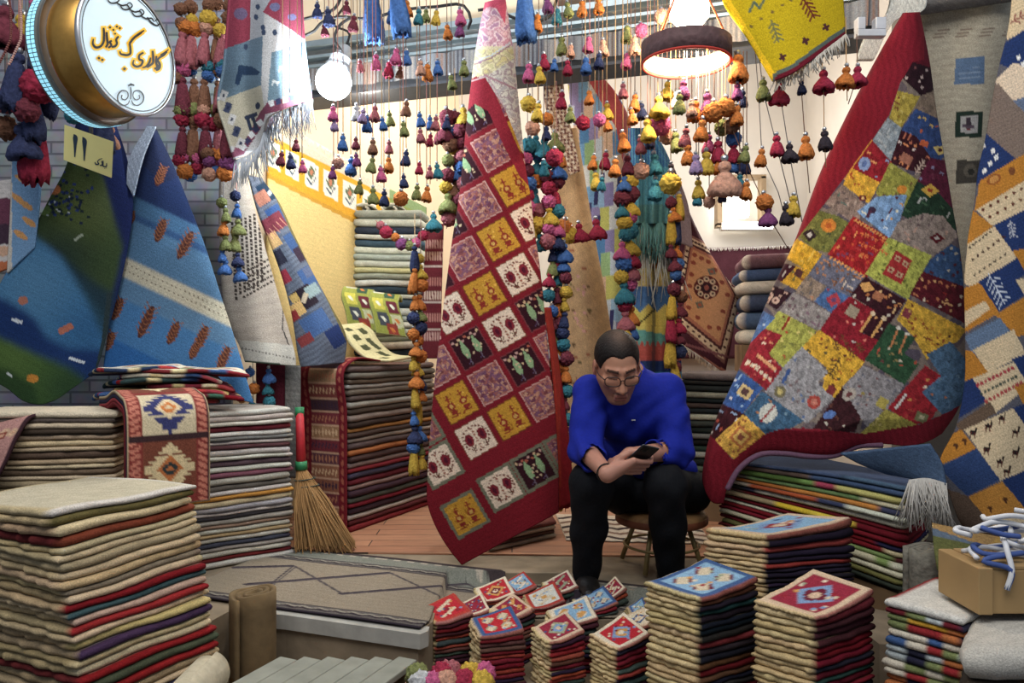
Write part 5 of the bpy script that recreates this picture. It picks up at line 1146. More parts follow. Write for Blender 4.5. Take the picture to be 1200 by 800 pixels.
# ---- dark stacks on the right inside the shop
q6 = [(X_(798, 4.3), 4.3), (X_(866, 4.2), 4.2), (X_(866, 4.2) + .1, 4.55), (X_(798, 4.3) + .1, 4.6)]
plinth('bench', inset(q6, .06), ZP - .003, .62)
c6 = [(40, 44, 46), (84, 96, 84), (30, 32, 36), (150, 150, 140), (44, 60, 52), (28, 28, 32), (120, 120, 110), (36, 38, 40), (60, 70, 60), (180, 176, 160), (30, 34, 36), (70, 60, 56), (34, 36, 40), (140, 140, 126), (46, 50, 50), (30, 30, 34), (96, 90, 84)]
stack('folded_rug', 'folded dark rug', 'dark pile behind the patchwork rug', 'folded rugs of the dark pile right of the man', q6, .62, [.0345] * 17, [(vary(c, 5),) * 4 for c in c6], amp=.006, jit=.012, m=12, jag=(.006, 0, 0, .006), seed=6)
q7 = [(X_(866, 4.6), 4.6), (X_(935, 4.5), 4.5), (X_(935, 4.5) + .1, 5.0), (X_(866, 4.6) + .1, 5.1)]
plinth('bench', inset(q7, .1), ZP - .003, 1.36)
c7 = [(196, 190, 176), (70, 90, 120), (60, 70, 96), (190, 180, 166), (66, 84, 120), (110, 76, 84)]
stack('folded_rug', 'thickly folded rug', 'blue pile at the rear right', 'thick folded rugs at the rear right', q7, 1.36, [.09] * 6, [([(.03, (206, 190, 170)), (1, c)],) * 4 for c in c7], amp=.006, jit=.02, m=14, jag=(.004, 0, 0, 0), seed=7, nprof=9)

# ---- right-hand pile under the patchwork rug
q8 = [(.87, 3.22), (1.44, 2.80), (1.72, 3.18), (1.15, 3.60)]
bm = prism([tuple(q) for q in inset(q8, .10)], ZP - .003, .5)
for v in bm.verts:
    if v.co.z > .45: v.co.z = .44 + .15 * (1 - min(1, max(0, (v.co.x - .95) / .5)))
struct('plinth', bm, mat_plain('worn_wood', (120, 92, 62)))
def segs(cs, rg):
    n = len(cs); e = sorted(rg.uniform(.12, .95) for _ in range(n - 1)) + [1.0]; return [(u, vary(c, 8, rg)) for u, c in zip(e, cs)]
PC = [[(96, 24, 30), (50, 60, 50)], [(110, 110, 60), (214, 124, 44), (120, 120, 70)], [(120, 30, 36), (206, 120, 110), (60, 90, 80), (206, 196, 170)], [(190, 184, 150), (130, 150, 90), (206, 206, 180)], [(130, 30, 40), (206, 150, 140), (120, 140, 80), (90, 40, 40)],
      [(120, 26, 36), (206, 190, 150)], [(206, 200, 170), (196, 190, 166), (120, 30, 38), (40, 40, 70)], [(110, 20, 30), (120, 24, 34)], [(150, 130, 100), (222, 190, 50), (224, 196, 60), (110, 24, 32)], [(100, 60, 50), (120, 28, 34), (110, 24, 34)], [(60, 50, 50), (70, 70, 90), (206, 200, 176)],
      [(150, 140, 120), (180, 90, 50), (60, 70, 96), (206, 206, 186)], [(176, 100, 50), (190, 120, 50), (60, 64, 90)], [(110, 100, 80), (120, 150, 90), (200, 190, 160)], [(90, 120, 60), (110, 140, 70), (160, 60, 80), (190, 180, 110)], [(100, 80, 70), (60, 80, 110)], [(70, 90, 120), (52, 70, 100), (80, 104, 130)]]
rg8 = random.Random(21)
sp8 = [(segs(cs, rg8), vary(cs[-1], 8), cs[0], cs[0]) for cs in PC]
stack('folded_gabbeh', 'folded colourful rug', 'right pile under the patchwork rug', 'folded rugs of the right-hand pile', q8, .46, [.0240] * 17, sp8, amp=.005, f=5, jit=.012, m=26, jag=(.002, .006, 0, 0), rag=.002, seed=8,
      sag=lambda x, y: -.13 * (1 - np.clip((x - .9) / .52, 0, 1)) - .02 * np.clip((x - 1.15) / .3, 0, 1.5) ** 2, tilt=lambda x, y: .15 * (1 - np.clip((x - .9) / .52, 0, 1)))
FP = empty('fringed_rug_end', at(1085, 600, 2.72), 'blue rug end with long white knotted fringe hanging off the right pile', 'rug')
cloth('rug_end', [(985, 532), (1010, 545), (1040, 556)], [(1090, 520), (1104, 545), (1108, 568)], lambda s, t: 2.90 - .16 * s - .03 * t, plain_paint((70, 92, 122), .14, None, 30), 30, 20, parent=FP)
fringe('fringe', [(1066, 562), (1085, 560), (1109, 566)], .17, 2.715, (190, 186, 178), FP, 240, .30, r=.0022)

# ---- far right pile, plus the low layers under the crate
q9 = [(1.10, 2.27), (1.245, 2.10), (1.52, 2.32), (1.38, 2.50)]
plinth('pallet', inset(q9, .1), 0, .30)
rg9 = random.Random(33); P9 = [(150, 40, 44), (206, 196, 176), (60, 90, 140), (214, 160, 50), (40, 40, 60), (120, 130, 80), (190, 110, 60), (110, 30, 40), (180, 190, 190)]
sp9 = [([(u, rg9.choice(P9)) for u in (.25, .5, .75, 1.0)], rg9.choice(P9), P9[0], P9[0]) for k in range(15)]; sp9[-1] = ((206, 204, 196), (206, 204, 196), P9[0], P9[0])
stack('folded_gabbeh', 'folded multicoloured rug', 'small pile left of the wooden crate', 'multicoloured rugs at the lower right', q9, .30, [.0212] * 15, sp9, amp=.004, jit=.008, m=14, jag=(.003, .003, 0, 0), seed=9)
q10 = [(1.12, 1.93), (1.75, 1.90), (1.80, 2.30), (1.40, 2.28)]
plinth('pallet', inset(q10, .12), 0, .26)
sp10 = [((120, 90, 70),) * 4, ((110, 24, 32),) * 4, ([(.3, (206, 120, 40)), (1, (120, 30, 36))],) * 4, ([(.2, (60, 50, 40)), (.5, (110, 76, 40)), (1, (60, 54, 50))],) * 4, ((186, 182, 172),) * 4]
stack('thick_rug', 'thick folded rug', 'low pile under the wooden crate', 'thick rugs under the crate', q10, .26, [.070] * 5, sp10, amp=.006, jit=.01, m=16, jag=(.004,) * 4, seed=10, nprof=7)

# ---- low flat rugs inside the threshold, behind the central rug
q11 = [(X_(572, 3.62), 3.62), (X_(650, 3.90), 3.90), (X_(640, 4.25), 4.25), (X_(560, 4.1), 4.1)]
stack('flat_rug', 'flat rug', 'low pile behind the central rug', 'flat rugs behind the central rug', q11, ZP + .005, [.022] * 4, [(c,) * 4 for c in ((150, 140, 124), (90, 66, 56), (176, 160, 140), (110, 60, 54))], amp=.003, jit=.006, m=12, seed=11)

# ---- stacks of little mats in front
MATP = [(206, 190, 160), (150, 36, 46), (222, 206, 180), (60, 84, 130), (206, 150, 80), (110, 30, 50), (150, 160, 130), (120, 150, 190)]
def mat_paint(seed):
    def f(p):
        rg = random.Random(seed); b = rg.choice([(190, 40, 50), (214, 200, 170), (206, 206, 196), (150, 40, 60), (130, 170, 200), (206, 120, 110)]); fr = rg.choice([(220, 206, 180), (180, 60, 50), (60, 90, 140), (206, 180, 150)])
        p.C[:] = lin(fr); p._mask((p.X > 3) & (p.X < 37) & (p.Y > 3) & (p.Y < 37), b)
        c2, c3 = rg.sample(MATP, 2); k = rg.randrange(3)
        if k == 0: p.dia(20, 20, 13, 13, c2); p.dia(20, 20, 8, 8, c3); p.dia(20, 20, 4, 4, fr)
        elif k == 1:
            for q in range(4): p.rect(12 + (q % 2) * 16, 12 + (q // 2) * 16, 5.5, 3, c2, 45); p.rect(12 + (q % 2) * 16, 12 + (q // 2) * 16, 3, 5, c3, 45)
        else: p.pline([(8, 30), (16, 12), (24, 28), (32, 10)], 4.5, c2); p.ell(20, 20, 4, 4, c3); p.ell(30, 30, 3, 3, c3); p.ell(10, 10, 3, 3, c3)
        for q in range(14): p.rect(rg.uniform(5, 35), rg.uniform(5, 35), 1.4, 1.4, rg.choice(MATP), 45)
        p.grain(.06)
    return f
def mat_stack(L, c, R, py, zt, z0, th, where, seed, lift=.03, dp=.8, reds=True, lean=0.0, right=None, group='small mats'):
    Y = 900 * (EYE - zt) / (py - 400); X0 = X_(c, Y); dl = (c - L) / F * Y; dr = (R - c) / F * Y
    C_ = np.array([X0, Y]); Lp = C_ + [-dl, dr * dp]; Rp = C_ + [dr, dl * dp]; Lp[0] += (L - 600) / F * dr * dp; Rp[0] += (R - 600) / F * dl * dp
    quad = [tuple(Lp), tuple(C_), tuple(Rp), tuple(Lp + Rp - C_)]
    n = max(3, int(round((zt - z0) / th))); rg = random.Random(seed)
    pal = right or [(110, 24, 34), (60, 30, 44), (140, 34, 38), (44, 34, 56), (150, 60, 46), (96, 60, 50), (170, 70, 50), (70, 30, 36), (60, 76, 70), (120, 28, 36)]
    sp = []
    for i in range(n):
        cr = vary((206, 180, 130), 12, rg); d = vary(rg.choice(pal), 8, rg)
        if i == n - 1: d = vary((150, 90, 80), 20, rg)
        sp.append((cr, d, d, cr))
    dg = Lp + Rp - 2 * C_; d2 = dg @ dg
    lf = lambda x, y: lift * 1.15 * np.clip(((x - C_[0]) * dg[0] + (y - C_[1]) * dg[1]) / d2 - .15, 0, 1) ** 1.4
    stack('small_mat', 'woven mat', where, group, quad, z0, [(zt - z0) / n] * n, sp, amp=.003, f=22, jit=.005, m=10, jag=(.010, .001, 0, .003), rag=.0015, seed=seed, top=mat_paint(seed), curl=lf, cat='mat', bite=.002)
MS = [(490, 511, 555, 729, 'far left front mat stack'), (551, 564, 616, 746, 'second front mat stack from left'), (624, 646, 686, 752, 'third front mat stack from left'), (691, 724, 764, 759, 'red-topped front mat stack'), (536, 546, 576, 721, 'stack behind the far left mat stack'),
      (572, 600, 628, 726, 'middle-row mat stack with pink top'), (556, 569, 606, 704, 'left rear mat stack'), (588, 602, 630, 694, 'farthest rear mat stack'), (612, 624, 664, 712, 'central mat stack'), (640, 652, 702, 734, 'blue-rimmed central mat stack'),
      (636, 650, 680, 695, 'rear mat stack by the left shoe'), (672, 687, 724, 716, 'mat stack before the left foot'), (700, 715, 736, 700, 'mat stack between the feet'), (728, 734, 770, 738, 'mat stack left of the tall cream one'), (733, 740, 762, 720, 'small mat stack near the right foot')]
for k, (L, c, R, py, wh) in enumerate(MS):
    Yc = 900 * (EYE - .37) / (py - 400); back = Yc > 2.87
    mat_stack(L, c, R, py, .37 if py > 700 else .385, (.337 if back else .19), .0155, wh, 200 + k, lift=.062, dp=.95)
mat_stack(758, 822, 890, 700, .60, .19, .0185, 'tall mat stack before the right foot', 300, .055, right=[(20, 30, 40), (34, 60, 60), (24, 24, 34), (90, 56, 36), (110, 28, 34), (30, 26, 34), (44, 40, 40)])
mat_stack(884, 958, 1026, 722, .595, .19, .0185, 'tall front right mat stack', 301, .07, right=[(96, 20, 34), (120, 26, 36), (60, 24, 30), (30, 26, 44), (40, 70, 60), (150, 50, 44)])
bm = bmesh.new(); bx(bm, .74, 1.12, 2.76, 2.98, .188, .42); struct('display_block', bm, STONE)
mat_stack(824, 900, 1002, 626, .705, .422, .0185, 'mat stack under the right pile', 302, .04, .35, right=[(34, 24, 44), (24, 24, 34), (120, 28, 40), (40, 30, 50), (150, 60, 50), (30, 30, 44)])

# ---- rug spread on the platform
d_ = np.array([.941, -.338]); n_ = np.array([.338, .941]); O_ = np.array([-.834, 2.835])
def in_plat(x, y):
    p = Paint(np.array([x]), np.array([y]), (0, 0, 0)); return bool(p.inpoly(PLAT)[0])
nu, nv = 340, 150; us = np.linspace(-.55, 1.75, nu); vs = np.linspace(.012, .74, nv)
UU, VV = np.meshgrid(us, vs); W_ = O_ + UU[..., None] * d_ + VV[..., None] * n_
XX, YY = W_[..., 0].ravel(), W_[..., 1].ravel(); ZZ = np.where((XX > -.285) & (XX < 1.2) & (YY < np.where(XX < .215, 3.33, 3.07)), .332, ZP + .004) + .0015 * np.sin(XX * 9) + .001 * np.sin(YY * 13 + XX * 4)
PXX = 600 + XX / YY * F; PYY = 400 + (EYE - ZZ) / YY * F
def paint_floor(p):
    p.C[:] = lin((142, 130, 112)); u = UU.ravel(); v = VV.ravel()
    z = .012 * np.abs(((u * 14) % 1) - .5) * 2
    for c in (.045, .59): p._mask(np.abs(v - c) < .034, (92, 86, 84)); p._mask(np.abs(v - c - .0 + z - .006) < .010, (48, 40, 48)); p._mask(np.abs(v - c) > .030, None or (122, 116, 98), .0); p._mask(np.abs(np.abs(v - c) - .031) < .004, (44, 38, 46)); p._mask(np.abs(v - c - .014 + z) < .005, (150, 144, 130))
    p._mask(v < .014, (56, 48, 58)); p._mask(v > .62, (120, 122, 112)); p._mask(v > .715, (60, 50, 52)); p._mask((v > .70) & (v < .715) & ((u * 30).astype(int) % 2 == 0), (170, 160, 144))
    for a, b in (((344, 664), (400, 697)), ((456, 672), (537, 710)), ((285, 686), (457, 672)), ((397, 697), (547, 685)), ((270, 666), (344, 664)), ((300, 700), (344, 664)), ((547, 685), (620, 726))):
        p.line(a, b, 1.6, (66, 58, 66)); p.line((a[0] + 3, a[1] + 1), (b[0] + 3, b[1] + 1), 1.2, (80, 72, 76))
    p.grain(.06, 8)
pf = Paint(PXX, PYY, (0, 0, 0)); paint_floor(pf)
ok = (Paint(XX, YY, (0, 0, 0)).inpoly(PLAT) | ((XX > -.3) & (XX < 1.2) & (YY > 2.9))) & ~((XX > -.29) & (XX < 1.25) & (YY < 2.905)) & ~((XX > .9)) & (XX > -1.3)
idx = np.arange(nu * nv).reshape(nv, nu); okg = ok.reshape(nv, nu); keep = okg[:-1, :-1] & okg[1:, :-1] & okg[1:, 1:] & okg[:-1, 1:]
Fc = np.stack([idx[:-1, :-1], idx[:-1, 1:], idx[1:, 1:], idx[1:, :-1]], -1)[keep]
used = np.unique(Fc); remap = -np.ones(nu * nv, int); remap[used] = np.arange(len(used))
o = link_mesh('floor_rug', mesh_from(np.c_[XX, YY, ZZ][used], remap[Fc].tolist(), pf.C[used]), WOOL)
o.modifiers.new('thickness', 'SOLIDIFY').thickness = .006; o.modifiers[0].offset = 1
tag(o, 'grey floor rug with thin diamonds and zigzag borders spread on the stone platform', 'rug')
# small kilim under the stool
def flat_kilim(p):
    p.C[:] = lin((196, 180, 160)); z = np.abs((p.X % 8) - 4) * .8
    for k in range(5): p._mask(np.abs(p.Y - (5 + k * 7.5) + z) < 1.6, [(60, 44, 44), (120, 90, 76)][k % 2])
    p.grain(.1)
zf = ZP + .006
o = slab('small_floor_kilim', [(.27, 3.84), (.98, 3.76), (1.02, 4.3), (.25, 4.4)], lambda x, y: zf + 0 * x, lambda x, y: zf + .008 + .001 * np.sin(x * 20), ((190, 176, 156),) * 4, flat_kilim, 60, (.012, 0, 0, 0), .002, 5)
tag(o, 'cream and black zigzag kilim lying on the boards behind the stool', 'rug')
# ================================================================ strings of wool tassels
TC = dict(c=('crimson', (176, 32, 62)), k=('pink', (214, 84, 138)), o=('orange', (226, 122, 44)), y=('yellow', (226, 182, 54)), b=('blue', (58, 108, 188)), t=('teal', (42, 122, 142)), n=('navy', (42, 52, 96)), g=('olive', (132, 140, 74)), m=('maroon', (118, 40, 56)),
          r=('rose', (182, 92, 102)), l=('lilac', (160, 132, 180)), w=('white', (208, 210, 212)), p=('peach', (222, 158, 128)), e=('brown', (138, 88, 62)), u=('purple', (132, 58, 118)), d=('black', (46, 38, 48)))
_tm = {}
def wmat(k): return mat_plain('wool_' + TC[k][0], tuple(v * .80 + 20 for v in TC[k][1]), .95, noise_amt=.42, noise_scale=160, bump=.8, spec=.1)
def tassel_mesh(k, shape):
    if (k, shape) in _tm: return _tm[(k, shape)]
    rg = random.Random(len(shape) * 7 + ord(k)); bm = bmesh.new()
    if shape == 'ball':
        bmesh.ops.create_icosphere(bm, subdivisions=4, radius=.021)
        for v in bm.verts: n_ = mnoise.noise(v.co * 160 + Vector((ord(k), 0, 0))); v.co *= (1 + .16 * n_) * rg.uniform(.86, 1.10); v.co.z -= .02
    else:
        L = {'bell': 1.0, 'long': 2.3, 'fat': 1.0}[shape]; wd = {'bell': 1.0, 'long': .95, 'fat': 1.35}[shape]
        prof = [(.0008, .001), (.008, -.002), (.0105, -.008), (.0095, -.013), (.0062, -.0155), (.0105, -.021), (.0155 * wd, -.022 - .012 * L), (.0185 * wd, -.022 - .024 * L), (.0165 * wd, -.022 - .031 * L), (.008, -.02 - .029 * L)]
        n = 26; rings = []
        jit = [rg.uniform(-.004, .004) for _ in range(n)]; j2 = [rg.uniform(.88, 1.12) for _ in range(n)]
        for q, (r, z) in enumerate(prof):
            f_ = max(0, (q - 4) / 5)
            rings.append([bm.verts.new((r * (1 + (j2[a] - 1) * f_ + .085 * (-1) ** a * (f_ > 0)) * math.cos(2 * math.pi * a / n), r * (1 + (j2[a] - 1) * f_ + .085 * (-1) ** a * (f_ > 0)) * math.sin(2 * math.pi * a / n), z + jit[a] * f_ * L)) for a in range(n)])
        for r0, r1 in zip(rings[:-1], rings[1:]):
            for a in range(n): bm.faces.new((r0[a], r1[a], r1[(a + 1) % n], r0[(a + 1) % n]))
        bm.faces.new(rings[-1])
    me = bpy.data.meshes.new('tassel'); bm.to_mesh(me); bm.free(); me.materials.append(wmat(k)); me.polygons.foreach_set('use_smooth', [True] * len(me.polygons))
    _tm[(k, shape)] = me; return me
bm = bmesh.new(); bmesh.ops.create_uvsphere(bm, u_segments=10, v_segments=6, radius=.0062); BEAD = bpy.data.meshes.new('bead'); bm.to_mesh(BEAD); bm.free(); BEAD.materials.append(mat_plain('silver_bead', (170, 176, 184), .3, .8))
for v in BEAD.vertices: v.co.z += .005
CORDS = [mat_plain('cord_' + nm, c, .9, noise_amt=.1) for nm, c in (('brown', (110, 76, 60)), ('rose', (170, 110, 100)), ('grey', (100, 96, 100)), ('tan', (176, 140, 96)))]
ORDL = ['first', 'second'] + ORD[2:] + ['thirty-sixth', 'thirty-seventh', 'thirty-eighth', 'thirty-ninth', 'fortieth', 'forty-first', 'forty-second', 'forty-third', 'forty-fourth', 'forty-fifth', 'forty-sixth', 'forty-seventh', 'forty-eighth', 'forty-ninth', 'fiftieth']
def strand(path, tas, Y, label, group, shape='bell', r=.0019, cord=None, name='tassel_string', big=1.0):
    """path: photo points the cord runs through; tas: (x, y, colour, scale[, shape])"""
    P = [at(x, y, Y) for x, y in path]; o = empty(name, P[0], label, 'tassel string', group)
    bm = bmesh.new(); tube(bm, P, r, 5); bm_obj('cord', bm, cord or RNG.choice(CORDS), o, True)
    for t in tas:
        x, y, k = t[:3]; s = (t[3] if len(t) > 3 else 1.0) * big * RNG.uniform(.92, 1.08); sh = t[4] if len(t) > 4 else shape
        q = bpy.data.objects.new('tassel', tassel_mesh(k, sh)); col.objects.link(q); q.parent = o
        L = {'bell': .05, 'long': .09, 'fat': .05, 'ball': .04}[sh] * s
        q.location = at(x, y, Y) + Vector((0, 0, L / 2)) - P[0]; q.scale = (s, s, s); q.rotation_euler = (RNG.uniform(-.12, .12), RNG.uniform(-.12, .12), RNG.uniform(0, 6.28))
        b = bpy.data.objects.new('bead', BEAD); col.objects.link(b); b.parent = q
    return o
def label_for(tas, i, zone):
    names = []
    for t in tas:
        n = TC[t[2]][0]
        if n not in names: names.append(n)
    cs = ' and '.join(names[:2]) if len(names) <= 2 else f'{names[0]}, {names[1]} and {names[2]}'
    return f"string of {cs} tassels, {ORDL[i]} from left {zone}"
def vertical(group, zone, data, Yf, top=-25, extra=10, **k):
    for i, (x, tl) in enumerate(sorted(data.items())):
        tas = [(x + RNG.uniform(-1, 1), t[0], *t[1:]) for t in sorted(tl)]
        y0 = top(x) if callable(top) else top; xx = RNG.uniform(-.6, .6)
        strand([(x + xx, y0), (x, max(t[1] for t in tas) + RNG.uniform(4, extra + 4))], tas, Yf(x, i) if callable(Yf) else Yf, label_for(tas, i, zone), group, **k)
G1 = {331: [(186, 'm')], 340: [(189, 'n', 1.2)], 348: [(170, 'm')], 354: [(195, 'k')], 372: [(12, 'n', 1.2)], 380: [(35, 'm')], 385: [(20, 'n', 1.2)], 391: [(133, 'k', 1.2), (146, 'l'), (202, 'u')], 396: [(191, 'p', 1.2, 'ball')], 402: [(167, 'b', 1.1)], 406: [(8, 'm')], 411: [(195, 'b', 1.3)], 414: [(27, 'm', 1.2)],
      418: [(132, 'w', 1.2), (168, 'm'), (187, 'u')], 422: [(77, 'r'), (219, 'g')], 426: [(136, 'l')], 430: [(145, 'b', 1.2)], 434: [(14, 'b', 2.6, 'long')], 437: [(172, 'e', 1.2), (193, 'g', 1.2), (229, 'g', 1.2)], 440: [(72, 'k', 1.2), (133, 'r', 1.2)], 444: [(27, 'r')], 447: [(145, 'b'), (204, 'k', 1.2)], 450: [(232, 'n', 1.2)],
      456: [(20, 'b'), (81, 'c', 1.2), (139, 'g', 1.1), (172, 'r'), (193, 'o', 1.2)], 462: [(8, 'b', 2.4, 'long')], 465: [(66, 'k', 1.2)], 469: [(84, 'e'), (233, 'o', 1.5, 'ball')], 472: [(151, 'g', 1.1), (212, 'n')], 476: [(10, 'o', 1.2), (67, 'b', 1.2), (127, 'e', 1.1), (185, 'n', 1.2)], 489: [(225, 'g', 1.1)], 492: [(19, 't', 1.1), (79, 'p', 1.1), (140, 'b'), (159, 'r', 1.1), (197, 'c')],
      500: [(18, 'g'), (84, 'o', 1.2), (227, 'o', 1.3)], 504: [(144, 'b'), (164, 'c'), (202, 'r')], 512: [(20, 'y', 1.1), (79, 'b', 1.1), (144, 'r'), (200, 't', 1.1)], 524: [(37, 'o', 1.1), (144, 'n')], 529: [(96, 'g', 1.2)], 538: [(20, 'k', 1.3), (34, 'u', 1.1)], 543: [(79, 'g', 1.2)]}
vertical('tassel strings left of the central rug', 'between bulb and central rug', G1, lambda x, i: 3.22 + .05 * (i % 3))
G2 = {615: [(12, 'b', 2.6, 'long')], 619: [(85, 'k', 1.4), (122, 'y', 1.5, 'ball')], 624: [(150, 'p', 1.4, 'ball')], 631: [(26, 'o', 1.2), (87, 'y', 1.2), (131, 'y', 1.3)], 637: [(72, 'c', 1.2), (197, 't', 1.2)], 641: [(5, 'u', 1.4), (140, 'o', 1.4, 'ball'), (156, 'n', 1.2)], 650: [(76, 'b'), (185, 'c', 1.6, 'ball')], 654: [(19, 't', 1.2)], 659: [(53, 'g', 1.3), (117, 'c', 1.2)], 665: [(11, 'g', 1.2), (79, 'c', 1.2)], 669: [(60, 'p'), (134, 'g', 1.2)],
      682: [(10, 'o', 1.2), (144, 'c', 1.5, 'ball')], 686: [(77, 'b', 1.2)], 691: [(52, 'k', 1.3), (114, 'o', 1.2)], 697: [(190, 'o', 1.2), (212, 'y', 1.3)], 702: [(6, 'o', 1.2), (71, 'n', 1.2), (141, 'k', 1.3, 'ball')], 706: [(56, 'p', 1.2), (215, 't', 1.1)], 711: [(130, 'y', 1.3), (146, 'o', 1.1), (188, 'c', 1.4)], 721: [(196, 'o', 1.4)], 730: [(106, 'r', 1.2), (166, 'o', 1.4)], 735: [(40, 'g', 1.3), (71, 'k', 1.3), (193, 'm', 1.6)], 739: [(137, 'o', 1.1)],
      744: [(53, 'p', 1.4), (120, 'o', 1.3)], 751: [(36, 'k', 1.5, 'ball'), (130, 'n', 1.3), (170, 'r', 1.2), (200, 'p', 1.7, 'ball')], 759: [(152, 'y', 1.7)], 762: [(166, 'n')], 767: [(192, 't', 1.7), (222, 't', 1.6)], 771: [(125, 'y', 1.7, 'fat')], 776: [(20, 'p', 1.6, 'ball'), (147, 'k', 2.0, 'ball')], 782: [(106, 'y', 1.5, 'fat'), (161, 'p', 1.4, 'ball')], 786: [(200, 'd', 1.2), (215, 'y', 2.0, 'ball')], 792: [(117, 'w', 1.4), (166, 'g', 1.5)]}
vertical('tassel strings between rug and lamp', 'between central rug and lamp', G2, lambda x, i: 3.18 + .06 * (i % 3))
G3 = {796: [(121, 'g', 1.3)], 801: [(105, 'u', 1.3)], 805: [(160, 'r', 1.4), (181, 'o', 1.4)], 811: [(128, 'p', 1.2)], 816: [(130, 'o', 1.4), (192, 'l', 1.4)], 819: [(221, 'y', 1.3), (232, 't')], 824: [(152, 'o', 1.6)], 828: [(122, 'u', 1.6), (190, 'y', 1.7)], 831: [(168, 'k', 1.4), (237, 'p', 1.1, 'ball')], 837: [(132, 'o', 1.7, 'ball')], 842: [(177, 'c', 1.5), (192, 'o', 1.4)], 846: [(150, 'g', 1.5, 'ball'), (229, 'n', .9)], 850: [(126, 'o', 1.6, 'ball'), (208, 'p', 2.6, 'fat')], 856: [(148, 'e', 1.5, 'ball')],
      860: [(163, 'b', 1.6, 'ball'), (178, 'c', 1.5), (193, 'b')], 864: [(80, 'o', 1.9), (107, 'u', 1.2), (135, 'o', 1.4)], 867: [(213, 't', 1.1)], 871: [(115, 'n', 1.3), (190, 'n', 1.5)], 875: [(180, 'g', 1.2), (223, 'o', 1.2)]}
vertical('tassel strings under the lamp', 'under the lamp hoop', G3, lambda x, i: 3.0 + .04 * ((i % 3) - 1), top=lambda x: 60)
G4 = [([(884, 48), (889, 110), (893, 184), (912, 225), (921, 258)], [(893, 184, 'o', 1.3), (921, 251, 'd', 1.5)]), ([(887, 40), (894, 105), (910, 170), (930, 250)], [(894, 105, 'g', 1.5), (910, 170, 'c', 1.5), (930, 241, 'y', 1.4)]), ([(908, 60), (914, 109), (925, 179), (940, 260)], [(914, 109, 'c', 1.5, 'fat'), (925, 179, 'd', 1.3, 'fat')]),
      ([(937, 70), (939, 102), (944, 172), (949, 226)], [(939, 102, 'n', 1.0), (944, 172, 'o', 1.6)]), ([(962, 60), (965, 96), (966, 164), (968, 196)], [(965, 95, 'c', 1.6, 'fat'), (966, 164, 'd', 1.4)]), ([(991, 20), (992, 90), (993, 118)], [(992, 90, 'o', 1.4, 'fat')]), ([(1004, 40), (1005, 88), (994, 122)], [(1005, 89, 'c', 1.4, 'fat')]), ([(858, 150), (878, 200), (895, 237), (901, 254), (924, 292)], [(895, 237, 'o', 1.6, 'ball'), (900, 253, 'u', 1.5, 'fat')])]
for i, (pa, ta) in enumerate(sorted(G4, key=lambda g: g[0][0][0])):
    strand(pa, ta, 2.98, label_for(ta, i, 'slanting right of the lamp'), 'slanting tassel strings')
# thick garlands: many balls and long tassels strung close together
def garland(xs, ys, Y, zone, group, pal, shapes, seed, big=1.4, top=None, wob=3):
    rg = random.Random(seed)
    for i, x in enumerate(xs):
        y = ys[0] + rg.uniform(0, 10); tas = []
        while y < ys[1]:
            k = rg.choice(pal); sh = rg.choice(shapes); tas.append((x + rg.uniform(-wob, wob), y, k, rg.uniform(.9, 1.25), sh)); y += rg.uniform(13, 20) if sh != 'long' else 26
        strand([(x, top if top is not None else ys[0] - 20), (x + rg.uniform(-1, 1), y - 8)], tas, Y + .03 * (i % 2), label_for(tas, i, zone), group, big=big, name='pompom_garland')
rg = random.Random(17)
for i, x in enumerate((212, 226, 240, 254, 264)):
    tas = []
    for y, pal in ((8, 'eer'), (26, 'oye'), (34, 'pyo'), (78, 'ktr'), (88, 'ebn'), (132, 'gpo'), (142, 'cre'), (182, 'oke'), (192, 'kuc'), (202, 'opb')):
        tas.append((x + rg.uniform(-5, 5), y + rg.uniform(-5, 5), rg.choice(pal), rg.uniform(1.2, 1.75), 'ball'))
        if y in (34, 88, 142): tas.append((x + rg.uniform(-3, 3), y + 24, rg.choice('errem'), rg.uniform(1.5, 1.9), 'long'))
    strand([(x, -25), (x, 205)], tas, 3.38 + .03 * (i % 2), label_for(sorted(tas, key=lambda t: t[1])[2:3] + tas[5:6], i, 'beside the round sign'), 'garlands beside the round sign', name='pompom_garland')
garland([262, 277], (228, 325), 3.50, 'over the dotted rug', 'garlands over the dotted rug', 'onbbcyg', ('ball', 'fat', 'bell'), 2, 1.2, 200)
garland([524, 533, 541], (135, 265), 3.58, 'hugging central rug left edge', 'garlands left of the central rug', 'mmuenbrgmy', ('ball', 'ball', 'fat'), 3, 1.5, 80)
garland([486, 493], (300, 545), 3.62, 'before the middle pile', 'garlands before the middle pile', 'onnyoogb', ('fat', 'bell', 'ball', 'long'), 4, 1.3, 250)
garland([618, 630, 641, 652], (165, 290), 3.58, 'high right of central rug', 'upper garlands right of the central rug', 'kcoybtgnmr', ('ball', 'ball', 'fat', 'bell'), 5, 1.5, 95)
garland([645, 654, 662], (290, 590), 3.62, 'low right of central rug', 'lower garlands right of the central rug', 'cnoybmmktgw', ('ball', 'ball', 'fat', 'bell'), 6, 1.35, 240)
garland([731, 738], (212, 395), 3.75, 'before the checked rug', 'garlands before the checked rug', 'oybckmtr', ('ball', 'fat', 'ball'), 7, 1.7, 150)
garland([788, 795], (235, 470), 4.0, 'beside the meadow rug', 'garlands right of the meadow rug', 'emcobnmy', ('ball', 'fat', 'long'), 8, 1.5, 205)
garland([282, 296, 316], (432, 478), 3.80, 'behind the white pile', 'garlands behind the white pile', 'tbcnok', ('ball', 'fat'), 9, 1.2, 415)
